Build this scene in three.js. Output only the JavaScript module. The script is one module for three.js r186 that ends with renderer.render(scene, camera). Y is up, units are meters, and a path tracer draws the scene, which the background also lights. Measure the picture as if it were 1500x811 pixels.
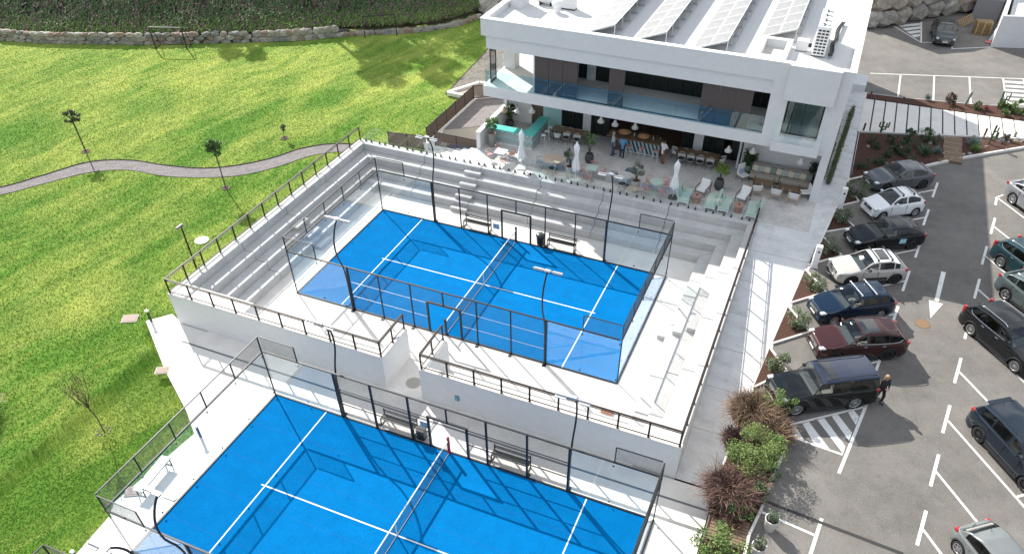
import * as THREE from 'three';
import { mergeGeometries } from 'three/addons/utils/BufferGeometryUtils.js';
import { RoundedBoxGeometry } from 'three/addons/geometries/RoundedBoxGeometry.js';
import { MarchingCubes } from 'three/addons/objects/MarchingCubes.js';

// ------------------------------------------------ camera, sky, sun, exposure
const scene = new THREE.Scene();
const camera = new THREE.PerspectiveCamera(51.55, 1537.94 / 1048.74, 0.1, 900);
camera.position.set(26.178, 27.542, 37.355);
{
  const yaw = -0.39424, pitch = -0.75056;
  camera.lookAt(26.178 + Math.sin(yaw) * Math.cos(pitch), 27.542 + Math.sin(pitch), 37.355 - Math.cos(yaw) * Math.cos(pitch));
}
camera.setViewOffset(1537.94, 1048.74, 0, 0, 1500, 811);
camera.updateProjectionMatrix();
const SUN = new THREE.Vector3(-1.18, 1, -0.82).normalize();
{
  const w = 512, h = 256, d = new Float32Array(w * h * 4), hs = (i, j) => { let q = Math.imul(i, 374761393) + Math.imul(j, 668265263); q = Math.imul(q ^ (q >>> 13), 1274126177); return ((q ^ (q >>> 16)) >>> 0) / 4294967296; };
  const vn = (x, y) => { const X = Math.floor(x), Y = Math.floor(y); let fx = x - X, fy = y - Y; fx = fx * fx * (3 - 2 * fx); fy = fy * fy * (3 - 2 * fy); return (hs(X, Y) * (1 - fx) + hs(X + 1, Y) * fx) * (1 - fy) + (hs(X, Y + 1) * (1 - fx) + hs(X + 1, Y + 1) * fx) * fy; };
  for (let j = 0; j < h; j++) for (let i = 0; i < w; i++) {
    const el = ((j + 0.5) / h - 0.5) * Math.PI, az = (i / w) * 2 * Math.PI, k = 4 * (j * w + i), y = Math.sin(el), t = Math.pow(Math.max(0, y), 0.55);
    let c = [0.36 - 0.20 * t, 0.395 - 0.16 * t, 0.44 - 0.09 * t];   // pale horizon to soft blue zenith
    if (y > 0.04) { const px = Math.cos(az) * Math.cos(el) / (y + 0.15) * 1.6, pz = Math.sin(az) * Math.cos(el) / (y + 0.15) * 1.6; let f = 0, a = 0.5; for (let o = 0; o < 5; o++) { f += a * vn(px * (1 << o) + 31, pz * (1 << o) + 17); a *= 0.5; } const cl = Math.min(1, Math.max(0, (f - 0.47) / 0.16)) * 0.9 * Math.min(1, (y - 0.04) * 6); c = c.map((v, q) => v * (1 - cl) + [0.80, 0.80, 0.81][q] * cl); }
    if (y < 0) c = [0.20, 0.19, 0.17];
    d[k] = c[0]; d[k + 1] = c[1]; d[k + 2] = c[2]; d[k + 3] = 1;
  }
  const t = new THREE.DataTexture(d, w, h, THREE.RGBAFormat, THREE.FloatType); t.mapping = THREE.EquirectangularReflectionMapping; t.magFilter = t.minFilter = THREE.LinearFilter; t.needsUpdate = true;
  scene.background = t; scene.environment = t;
}
const sun = new THREE.DirectionalLight(new THREE.Color(1, 0.955, 0.88), 4.7);
sun.position.copy(SUN).multiplyScalar(120);
sun.castShadow = true;
Object.assign(sun.shadow.camera, { left: -80, right: 80, top: 80, bottom: -80, near: 1, far: 320 });
sun.shadow.mapSize.set(4096, 4096);
scene.add(sun, sun.target);
const renderer = new THREE.WebGLRenderer({ antialias: true });
renderer.shadowMap.enabled = true;
renderer.toneMapping = THREE.LinearToneMapping;
renderer.toneMappingExposure = 1.9;

// ------------------------------------------------ helpers
function RNG(s) { return () => { s |= 0; s = s + 0x6D2B79F5 | 0; let t = Math.imul(s ^ s >>> 15, 1 | s); t = t + Math.imul(t ^ t >>> 7, 61 | t) ^ t; return ((t ^ t >>> 14) >>> 0) / 4294967296; }; }
const clamp = (x, a = 0, b = 1) => Math.min(b, Math.max(a, x)), lerp = (a, b, t) => a + (b - a) * t;
const sst = (a, b, x) => { const t = clamp((x - a) / (b - a)); return t * t * (3 - 2 * t); };
function hash2(i, j, s) { let h = Math.imul(i | 0, 374761393) + Math.imul(j | 0, 668265263) + Math.imul(s | 0, 974634777); h = Math.imul(h ^ (h >>> 13), 1274126177); return ((h ^ (h >>> 16)) >>> 0) / 4294967296; }
function vnoise(x, y, s = 0, wrap = 0) {
  const xi = Math.floor(x), yi = Math.floor(y); let fx = x - xi, fy = y - yi; fx = fx * fx * (3 - 2 * fx); fy = fy * fy * (3 - 2 * fy);
  const w = wrap ? v => ((v % wrap) + wrap) % wrap : v => v;
  const a = hash2(w(xi), w(yi), s), b = hash2(w(xi + 1), w(yi), s), c = hash2(w(xi), w(yi + 1), s), d = hash2(w(xi + 1), w(yi + 1), s);
  return lerp(lerp(a, b, fx), lerp(c, d, fx), fy);
}
function fbm(x, y, o, s = 0, wrap = 0) { let v = 0, a = 0.5, n = 0; for (let i = 0; i < o; i++) { v += a * vnoise(x, y, s + i * 17, wrap); n += a; x *= 2; y *= 2; wrap *= 2; a *= 0.5; } return v / n; }
const toS = c => Math.round(255 * clamp(c <= 0.0031308 ? 12.92 * c : 1.055 * Math.pow(c, 1 / 2.4) - 0.055));
function tex(n, metres, fn, colour = true, m = n) {   // tiling texture; fn(u, v) in 0..1 gives linear rgb or a height
  const d = new Uint8Array(n * m * 4);
  for (let j = 0; j < m; j++) for (let i = 0; i < n; i++) {
    const c = fn(i / n, j / m), k = 4 * (j * n + i);
    if (colour) { d[k] = toS(c[0]); d[k + 1] = toS(c[1]); d[k + 2] = toS(c[2]); } else d[k] = d[k + 1] = d[k + 2] = Math.round(255 * clamp(c));
    d[k + 3] = 255;
  }
  const t = new THREE.DataTexture(d, n, m); t.magFilter = THREE.LinearFilter; t.minFilter = THREE.LinearFilter;
  t.wrapS = t.wrapT = THREE.RepeatWrapping; if (colour) t.colorSpace = THREE.SRGBColorSpace;
  if (metres) t.repeat.set(1 / metres, 1 / metres);
  t.needsUpdate = true; return t;
}
const L = (r, g, b) => new THREE.Color().setRGB(r, g, b);
function mat(c, rough = 0.7, o = {}) { return new THREE.MeshPhysicalMaterial({ color: Array.isArray(c) ? L(...c) : c, roughness: rough, ...o }); }
function mergeAll(list) {
  list = list.filter(Boolean).map(g => { g = g.index ? g.toNonIndexed() : g; for (const k of Object.keys(g.attributes)) if (!['position', 'normal', 'uv'].includes(k)) g.deleteAttribute(k); return g; });
  return list.length === 1 ? list[0] : mergeGeometries(list, false);
}
function metricUV(g) {   // uv in metres from the dominant axis of each face
  const p = g.attributes.position, n = g.attributes.normal, uv = new Float32Array(p.count * 2);
  for (let i = 0; i < p.count; i++) {
    const x = Math.abs(n.getX(i)), y = Math.abs(n.getY(i)), z = Math.abs(n.getZ(i));
    if (y >= x && y >= z) { uv[2 * i] = p.getX(i); uv[2 * i + 1] = p.getZ(i); } else if (x >= z) { uv[2 * i] = p.getZ(i); uv[2 * i + 1] = p.getY(i); } else { uv[2 * i] = p.getX(i); uv[2 * i + 1] = p.getY(i); }
  }
  g.setAttribute('uv', new THREE.BufferAttribute(uv, 2)); return g;
}
function box(w, h, d, x = 0, y = 0, z = 0, ry = 0) { const g = new THREE.BoxGeometry(w, h, d); if (ry) g.rotateY(ry); return g.translate(x, y, z); }
function bb(x0, x1, y0, y1, z0, z1) { return box(x1 - x0, y1 - y0, z1 - z0, (x0 + x1) / 2, (y0 + y1) / 2, (z0 + z1) / 2); }   // box from bounds
function rbox(w, h, d, r, x = 0, y = 0, z = 0, seg = 2) { return new RoundedBoxGeometry(w, h, d, seg, r).translate(x, y, z); }
function cyl(r0, r1, h, x = 0, y = 0, z = 0, n = 12) { return new THREE.CylinderGeometry(r0, r1, h, n).translate(x, y, z); }   // top radius, bottom radius
function bar(a, b, w, h = w) {   // box-section bar between two points
  const A = new THREE.Vector3(...a), B = new THREE.Vector3(...b), d = B.clone().sub(A), l = d.length();
  const g = new THREE.BoxGeometry(w, h, l); const m = new THREE.Matrix4(), up = Math.abs(d.y) / l > 0.99 ? new THREE.Vector3(1, 0, 0) : new THREE.Vector3(0, 1, 0);
  m.lookAt(B, A, up); m.setPosition(A.add(B).multiplyScalar(0.5)); return g.applyMatrix4(m);
}
function rod(a, b, r0, r1 = r0, n = 6) {
  const A = new THREE.Vector3(...a), B = new THREE.Vector3(...b), d = B.clone().sub(A), l = d.length();
  const g = new THREE.CylinderGeometry(r1, r0, l, n, 1); g.applyQuaternion(new THREE.Quaternion().setFromUnitVectors(new THREE.Vector3(0, 1, 0), d.normalize()));
  return g.translate((A.x + B.x) / 2, (A.y + B.y) / 2, (A.z + B.z) / 2);
}
function tube(pts, r, seg = 24, n = 6) { return new THREE.TubeGeometry(new THREE.CatmullRomCurve3(pts.map(p => new THREE.Vector3(...p))), seg, r, n); }
function prism(poly, y0, y1, bev = 0) {   // [x, z] outline extruded upward, chamfered top edge
  let a = 0; for (let i = 0; i < poly.length; i++) { const p = poly[i], q = poly[(i + 1) % poly.length]; a += p[0] * q[1] - q[0] * p[1]; }
  const P = a < 0 ? poly.slice().reverse() : poly, n = P.length, pos = [];
  const inset = P.map((p, i) => {
    const q = P[(i + n - 1) % n], r = P[(i + 1) % n]; let ax = p[0] - q[0], az = p[1] - q[1], bx = r[0] - p[0], bz = r[1] - p[1];
    const la = Math.hypot(ax, az), lb = Math.hypot(bx, bz); ax /= la; az /= la; bx /= lb; bz /= lb;
    const nx = -az - bz, nz = ax + bx, k = bev / Math.max(0.3, (1 + ax * bx + az * bz)); return [p[0] + nx * k, p[1] + nz * k];
  });
  const tri = THREE.ShapeUtils.triangulateShape(inset.map(p => new THREE.Vector2(p[0], p[1])), []);
  for (const t of tri) { const [A, B, C] = t.map(i => inset[i]); const s = (B[0] - A[0]) * (C[1] - A[1]) - (B[1] - A[1]) * (C[0] - A[0]); const o = s > 0 ? [A, C, B] : [A, B, C]; for (const q of o) pos.push(q[0], y1, q[1]); }
  const quad = (a, b, c, d) => pos.push(...a, ...b, ...c, ...a, ...c, ...d);
  for (let i = 0; i < n; i++) {
    const p = P[i], q = P[(i + 1) % n], pi = inset[i], qi = inset[(i + 1) % n], yb = y1 - bev;
    quad([p[0], y0, p[1]], [p[0], yb, p[1]], [q[0], yb, q[1]], [q[0], y0, q[1]]);
    if (bev) quad([p[0], yb, p[1]], [pi[0], y1, pi[1]], [qi[0], y1, qi[1]], [q[0], yb, q[1]]);
  }
  const g = new THREE.BufferGeometry(); g.setAttribute('position', new THREE.Float32BufferAttribute(pos, 3)); g.computeVertexNormals(); return metricUV(g);
}
function sheet(poly, yfn, div = 0) {   // flat or sloped sheet over an [x, z] outline
  const tri = THREE.ShapeUtils.triangulateShape(poly.map(p => new THREE.Vector2(p[0], p[1])), []); const pos = [];
  const y = typeof yfn === 'function' ? yfn : () => yfn;
  for (const t of tri) { const [A, B, C] = t.map(i => poly[i]); const s = (B[0] - A[0]) * (C[1] - A[1]) - (B[1] - A[1]) * (C[0] - A[0]); for (const q of s > 0 ? [A, C, B] : [A, B, C]) pos.push(q[0], y(q[0], q[1]), q[1]); }
  const g = new THREE.BufferGeometry(); g.setAttribute('position', new THREE.Float32BufferAttribute(pos, 3)); g.computeVertexNormals(); return metricUV(g);
}
const taken = {};
function numbered(n) { const k = taken[n] = (taken[n] ?? -1) + 1; return k ? n + '_' + String(k).padStart(3, '0') : n; }
function shade(o) { o.traverse(c => { if (c.isMesh) { c.castShadow = c.receiveShadow = true; } }); return o; }
function tag(o, label, category, group) { o.userData.label = label; o.userData.category = category; if (group) o.userData.group = group; return o; }
function thing(name, label, category, [x, y, z] = [0, 0, 0], turn = 0, group) {
  const o = new THREE.Group(); o.name = numbered(name); o.position.set(x, y, z); o.rotation.y = turn; scene.add(o); return tag(o, label, category, group);
}
function part(name, g, m, parent, kind) {
  const o = new THREE.Mesh(Array.isArray(g) ? mergeAll(g) : g, m); o.name = name; o.castShadow = o.receiveShadow = true; if (kind) o.userData.kind = kind; parent.add(o); return o;
}
function solo(name, g, m, label, category, group) { const o = part(numbered(name), g, m, scene); return tag(o, label, category, group); }
function struct(name, g, m) { const o = part(numbered(name), g, m, scene, 'structure'); return o; }
function copy(o, [x, y, z], turn, label, group) { const c = o.clone(); c.userData = { ...o.userData }; c.name = numbered(o.name.replace(/_\d{3}$/, '')); scene.add(c); c.position.set(x, y, z); c.rotation.y = turn; if (label) c.userData.label = label; if (group) c.userData.group = group; return c; }
function wires(w, h, step, r, vertical = true) {   // square wire grid in the xy plane from the origin
  const pos = [], nor = [];
  const strip = (a, b, c, d, n) => { pos.push(...a, ...b, ...c, ...a, ...c, ...d); for (let i = 0; i < 6; i++) nor.push(...n); };
  const one = (x0, y0, x1, y1) => {
    if (x0 === x1) { const x = x0; strip([x - r, y0, r], [x + r, y0, r], [x + r, y1, r], [x - r, y1, r], [0, 0, 1]); strip([x + r, y0, -r], [x - r, y0, -r], [x - r, y1, -r], [x + r, y1, -r], [0, 0, -1]); strip([x - r, y0, -r], [x - r, y0, r], [x - r, y1, r], [x - r, y1, -r], [-1, 0, 0]); strip([x + r, y0, r], [x + r, y0, -r], [x + r, y1, -r], [x + r, y1, r], [1, 0, 0]); }
    else { const y = y0; strip([x0, y - r, r], [x1, y - r, r], [x1, y + r, r], [x0, y + r, r], [0, 0, 1]); strip([x1, y - r, -r], [x0, y - r, -r], [x0, y + r, -r], [x1, y + r, -r], [0, 0, -1]); strip([x0, y + r, r], [x1, y + r, r], [x1, y + r, -r], [x0, y + r, -r], [0, 1, 0]); strip([x0, y - r, -r], [x1, y - r, -r], [x1, y - r, r], [x0, y - r, r], [0, -1, 0]); }
  };
  for (let x = step; x < w - 0.01; x += step) one(x, 0, x, h);
  for (let y = step; y < h - 0.01; y += step) one(0, y, w, y);
  const g = new THREE.BufferGeometry(); g.setAttribute('position', new THREE.Float32BufferAttribute(pos, 3)); g.setAttribute('normal', new THREE.Float32BufferAttribute(nor, 3)); g.setAttribute('uv', new THREE.Float32BufferAttribute(new Float32Array(pos.length / 3 * 2), 2)); return g;
}
function inPoly(x, z, P) { let c = false; for (let i = 0, j = P.length - 1; i < P.length; j = i++) { if ((P[i][1] > z) !== (P[j][1] > z) && x < (P[j][0] - P[i][0]) * (z - P[i][1]) / (P[j][1] - P[i][1]) + P[i][0]) c = !c; } return c; }
const D = Math.PI / 180;

// ------------------------------------------------ materials
const T_conc = tex(512, 3, (u, v) => { const a = fbm(u * 6, v * 6, 5, 3, 6), b = fbm(u * 40, v * 40, 3, 9, 40), k = 0.74 + 0.26 * a + 0.16 * (b - 0.5); return [0.555 * k, 0.55 * k, 0.54 * k]; });
const T_floor = tex(512, 4, (u, v) => { const a = fbm(u * 5, v * 5, 5, 33, 5), b = fbm(u * 60, v * 60, 2, 39, 60), k = 0.86 + 0.2 * (a - 0.5) + 0.08 * (b - 0.5); return [0.80 * k, 0.765 * k, 0.72 * k]; });
const T_grey = tex(512, 4, (u, v) => { const a = fbm(u * 4, v * 10, 5, 53, 0), w = sst(0.55, 0.75, fbm(u * 3 + 7, v * 3, 4, 57, 0)), b = fbm(u * 50, v * 50, 2, 59, 50), k = 0.84 + 0.26 * (a - 0.5) + 0.16 * (b - 0.5) - 0.13 * w; return [0.70 * k, 0.70 * k, 0.70 * k]; });
const T_plas = tex(512, 2.5, (u, v) => { const a = fbm(u * 8, v * 8, 4, 73, 8), b = fbm(u * 90, v * 90, 2, 79, 90), k = 0.95 + 0.09 * (a - 0.5) + 0.06 * (b - 0.5); return [0.70 * k, 0.705 * k, 0.705 * k]; });
const T_boards = tex(256, 1, (u, v) => { const p = Math.floor(u * 8), a = hash2(p, 1, 5), s = vnoise(u * 60, v * 4, 5, 0); return 0.5 + 0.3 * (a - 0.5) + 0.25 * (s - 0.5) - ((u * 8) % 1 < 0.08 ? 0.4 : 0); }, false);
const T_asph = tex(1024, 8, (u, v) => { const a = fbm(u * 4, v * 4, 5, 93, 4), b = vnoise(u * 512, v * 512, 95, 512), c = vnoise(u * 256, v * 256, 97, 256), m = fbm(u * 16, v * 16, 3, 99, 16), k = 0.85 + 0.5 * (a - 0.5) + 0.34 * (b - 0.5) + 0.24 * (c - 0.5) + 0.2 * (m - 0.5) - 0.07 * sst(0.66, 0.82, fbm(u * 24, v * 24, 2, 101, 24)); return [0.185 * k, 0.172 * k, 0.158 * k]; });
const T_turf = tex(1024, 4, (u, v) => { const a = vnoise(u * 512, v * 512, 3, 512), b = vnoise(u * 200, v * 200, 5, 200), c = fbm(u * 8, v * 8, 3, 7, 8), k = 0.92 + 0.46 * (a - 0.5) + 0.26 * (b - 0.5) + 0.16 * (c - 0.5), s = 0.012 * sst(0.62, 0.9, b * 0.6 + c * 0.4); return [0.0006 * k, 0.158 * k + s, 0.43 * k + s]; });
const T_mulch = tex(512, 2, (u, v) => { const a = fbm(u * 40, v * 40, 3, 103, 40), b = vnoise(u * 150, v * 150, 105, 150), k = 0.4 + 0.8 * a + 0.6 * (b - 0.4); return [0.115 * k, 0.052 * k, 0.034 * k]; });
const T_grav = tex(512, 1.5, (u, v) => { const b = vnoise(u * 90, v * 90, 115, 90), c = vnoise(u * 45, v * 45, 117, 45), a = fbm(u * 5, v * 5, 3, 113, 5), k = 0.35 + 0.7 * b + 0.4 * c + 0.3 * (a - 0.5); return [0.275 * k, 0.25 * k, 0.25 * k]; });
const T_roof = tex(512, 2, (u, v) => { const b = vnoise(u * 160, v * 160, 125, 160), c = vnoise(u * 70, v * 70, 127, 70), k = 0.72 + 0.35 * b + 0.15 * c; return [0.66 * k, 0.66 * k, 0.655 * k]; });
const T_tile = tex(512, 6, (u, v) => { const a = fbm(u * 8, v * 8, 5, 133, 8), b = fbm(u * 60, v * 60, 2, 135, 60), k = 0.82 + 0.4 * (a - 0.5) + 0.24 * (b - 0.5); return [0.62 * k, 0.595 * k, 0.57 * k]; });
const T_wood = tex(512, 1, (u, v) => { const a = fbm(u * 3, v * 60, 4, 143, 0), k = 0.6 + 0.8 * (a - 0.2); return [0.24 * k, 0.165 * k, 0.105 * k]; });
const T_bark = tex(256, 0.5, (u, v) => { const a = fbm(u * 24, v * 6, 3, 151, 0), k = 0.5 + a; return [0.10 * k, 0.075 * k, 0.055 * k]; });
const T_fine = tex(256, 0.6, (u, v) => vnoise(u * 128, v * 128, 161, 128), false);
const T_paint = tex(512, 1.5, (u, v) => { const a = fbm(u * 30, v * 30, 3, 171, 30), b = vnoise(u * 160, v * 160, 173, 160), c = fbm(u * 5, v * 5, 3, 175, 5), w = 0.8 * sst(0.68, 0.9, a * 0.6 + b * 0.25 + c * 0.35); return [lerp(0.70, 0.24, w), lerp(0.70, 0.23, w), lerp(0.68, 0.22, w)]; });
const W = 0xffffff;
const M = {
  conc: mat(W, 0.9, { map: T_conc, bumpMap: T_boards, bumpScale: 0.006 }), floor: mat(W, 0.85, { map: T_floor, bumpMap: T_fine, bumpScale: 0.002 }),
  grey: mat(W, 0.8, { map: T_grey }), plaster: mat(W, 0.9, { map: T_plas, bumpMap: T_fine, bumpScale: 0.002 }), asphalt: mat(W, 0.95, { map: T_asph, bumpMap: T_fine, bumpScale: 0.006 }),
  turf: mat(W, 0.95, { specularIntensity: 0.08, map: T_turf, bumpMap: T_fine, bumpScale: 0.006 }), mulch: mat(W, 1, { map: T_mulch, bumpMap: T_fine, bumpScale: 0.03 }), gravel: mat(W, 1, { map: T_grav, bumpMap: T_fine, bumpScale: 0.02 }),
  roof: mat(W, 0.95, { map: T_roof, bumpMap: T_fine, bumpScale: 0.008 }), tile: mat(W, 0.75, { map: T_tile }), wood: mat(W, 0.7, { map: T_wood }), bark: mat(W, 0.95, { map: T_bark }),
  line: mat([0.78, 0.78, 0.76], 0.8), paint: mat(W, 0.75, { map: T_paint }), steel: mat([0.022, 0.024, 0.028], 0.5, { metalness: 0.3 }), bronze: mat([0.03, 0.021, 0.018], 0.55, { specularIntensity: 0.5 }),
  glass: mat([0.955, 0.985, 0.987], 0.02, { transmission: 1, thickness: 0, ior: 1.5 }), tint: mat([0.62, 0.80, 0.84], 0.02, { transmission: 1, thickness: 0, ior: 1.5 }),
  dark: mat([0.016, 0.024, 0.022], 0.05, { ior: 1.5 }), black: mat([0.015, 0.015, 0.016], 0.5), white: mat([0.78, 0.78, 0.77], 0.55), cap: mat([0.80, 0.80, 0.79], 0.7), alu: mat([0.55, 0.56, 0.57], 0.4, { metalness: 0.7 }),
  shutter: mat([0.075, 0.058, 0.055], 0.6), brownmesh: mat([0.17, 0.125, 0.10], 0.7), rubber: mat([0.02, 0.02, 0.02], 0.8), lens: mat([0.6, 0.62, 0.65], 0.15, { clearcoat: 1 }),
};
// ------------------------------------------------ the ground, lawn, bank
const T = 2.1, P = 1.9;                 // terrace and car park levels; the courts lie at 0
const lawnY = (x, z) => clamp((12 - z) / 20) - 0.02 + 0.05 * (vnoise(x * 0.3, z * 0.3, 4) - 0.5) * sst(16, 8, z);
const PAVED = [[-6.54, 15.59], [-2.73, 18.3], [0.46, 20.27], [1.91, 21.35], [1.38, 25.98], [1.75, 26.7], [1.9, 28.6], [1.9, 44], [26.3, 44], [26.25, 16.4], [26.2, 14.9], [24.3, 14.9], [-4.6, 14.9], [-5.6, 14.4]];
const STONE = [[-72, -2], [-57, -9], [-49.6, -11.4], [-45.1, -12.4], [-41.3, -13.8], [-36.3, -15.7], [-31.1, -18.1], [-25.8, -20.7], [-22.4, -22.6], [-19.3, -25], [-15.9, -27.1], [-13, -28.9], [-10.5, -31.4], [-9.2, -34.6], [-8.6, -40]];
const PATH_A = [[-45, 20], [-33, 13], [-26.79, 8.19], [-25.23, 5.96], [-23.35, 3.24], [-20.64, 1.91], [-17.42, 1.51], [-14.53, 0.82], [-12.62, -0.31], [-10.7, -2.26], [-9.51, -4.07], [-7.6, -5.5], [-4.5, -6.3], [-0.4, -6.6]];
const PATH_B = [[-44, 21.5], [-32.3, 14.3], [-25.97, 8.9], [-24.34, 6.78], [-22.25, 4.34], [-19.9, 3.05], [-16.67, 2.72], [-13.72, 1.79], [-11.55, 0.68], [-9.52, -1.48], [-8.45, -3.2], [-7.2, -4.35], [-4.5, -5.15], [-0.4, -5.3]];
function curve2(P, n) { const c = new THREE.CatmullRomCurve3(P.map(p => new THREE.Vector3(p[0], 0, p[1])), false, 'centripetal'); return c.getPoints(n).map(v => [v.x, v.z]); }
const GPATH = [...curve2(PATH_A, 60), ...curve2(PATH_B, 60).reverse()];
// patches of lush and of dry turf, measured on the lawn: [x, z, radius]
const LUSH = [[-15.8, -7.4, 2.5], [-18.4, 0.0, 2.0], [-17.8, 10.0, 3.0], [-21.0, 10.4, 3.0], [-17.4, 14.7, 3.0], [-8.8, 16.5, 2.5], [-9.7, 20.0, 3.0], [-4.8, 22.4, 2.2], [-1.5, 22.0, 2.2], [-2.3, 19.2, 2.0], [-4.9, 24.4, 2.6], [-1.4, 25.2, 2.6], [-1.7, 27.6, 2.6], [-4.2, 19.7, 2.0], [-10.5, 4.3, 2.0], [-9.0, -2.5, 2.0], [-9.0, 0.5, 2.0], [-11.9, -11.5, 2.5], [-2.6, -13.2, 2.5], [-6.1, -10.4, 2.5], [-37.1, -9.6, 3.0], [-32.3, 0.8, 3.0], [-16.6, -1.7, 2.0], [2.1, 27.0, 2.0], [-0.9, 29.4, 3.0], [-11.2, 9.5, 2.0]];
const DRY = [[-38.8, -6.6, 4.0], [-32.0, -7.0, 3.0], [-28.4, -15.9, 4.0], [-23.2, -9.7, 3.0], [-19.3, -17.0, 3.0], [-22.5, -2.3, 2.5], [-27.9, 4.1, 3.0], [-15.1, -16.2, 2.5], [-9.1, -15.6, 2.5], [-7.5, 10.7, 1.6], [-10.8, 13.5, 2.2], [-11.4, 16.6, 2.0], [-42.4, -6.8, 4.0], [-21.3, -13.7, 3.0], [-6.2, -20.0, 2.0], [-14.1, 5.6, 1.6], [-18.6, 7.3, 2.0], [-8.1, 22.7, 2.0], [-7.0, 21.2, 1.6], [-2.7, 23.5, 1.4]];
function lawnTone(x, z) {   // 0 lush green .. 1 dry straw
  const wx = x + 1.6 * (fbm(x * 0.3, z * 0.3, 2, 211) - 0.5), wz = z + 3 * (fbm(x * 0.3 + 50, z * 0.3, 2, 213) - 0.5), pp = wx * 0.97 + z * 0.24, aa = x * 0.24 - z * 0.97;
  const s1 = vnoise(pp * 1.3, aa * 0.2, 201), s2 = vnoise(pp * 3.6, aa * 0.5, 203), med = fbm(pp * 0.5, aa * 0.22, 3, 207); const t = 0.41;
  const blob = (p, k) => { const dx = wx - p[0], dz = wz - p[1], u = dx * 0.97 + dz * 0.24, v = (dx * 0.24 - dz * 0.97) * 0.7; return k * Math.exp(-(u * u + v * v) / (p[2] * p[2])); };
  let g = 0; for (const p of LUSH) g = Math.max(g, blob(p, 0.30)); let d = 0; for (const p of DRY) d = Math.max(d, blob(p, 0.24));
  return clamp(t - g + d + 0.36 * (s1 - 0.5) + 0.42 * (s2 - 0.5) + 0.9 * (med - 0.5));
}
function lawnCol(x, z, t = lawnTone(x, z)) { const b = fbm(x * 1.4 + 9, z * 1.4, 2, 221) - 0.5; return [lerp(0.105, 0.39, t) * (1 + 0.2 * b), lerp(0.235, 0.445, t) * (1 + 0.18 * b), lerp(0.016, 0.09, t)]; }
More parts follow.
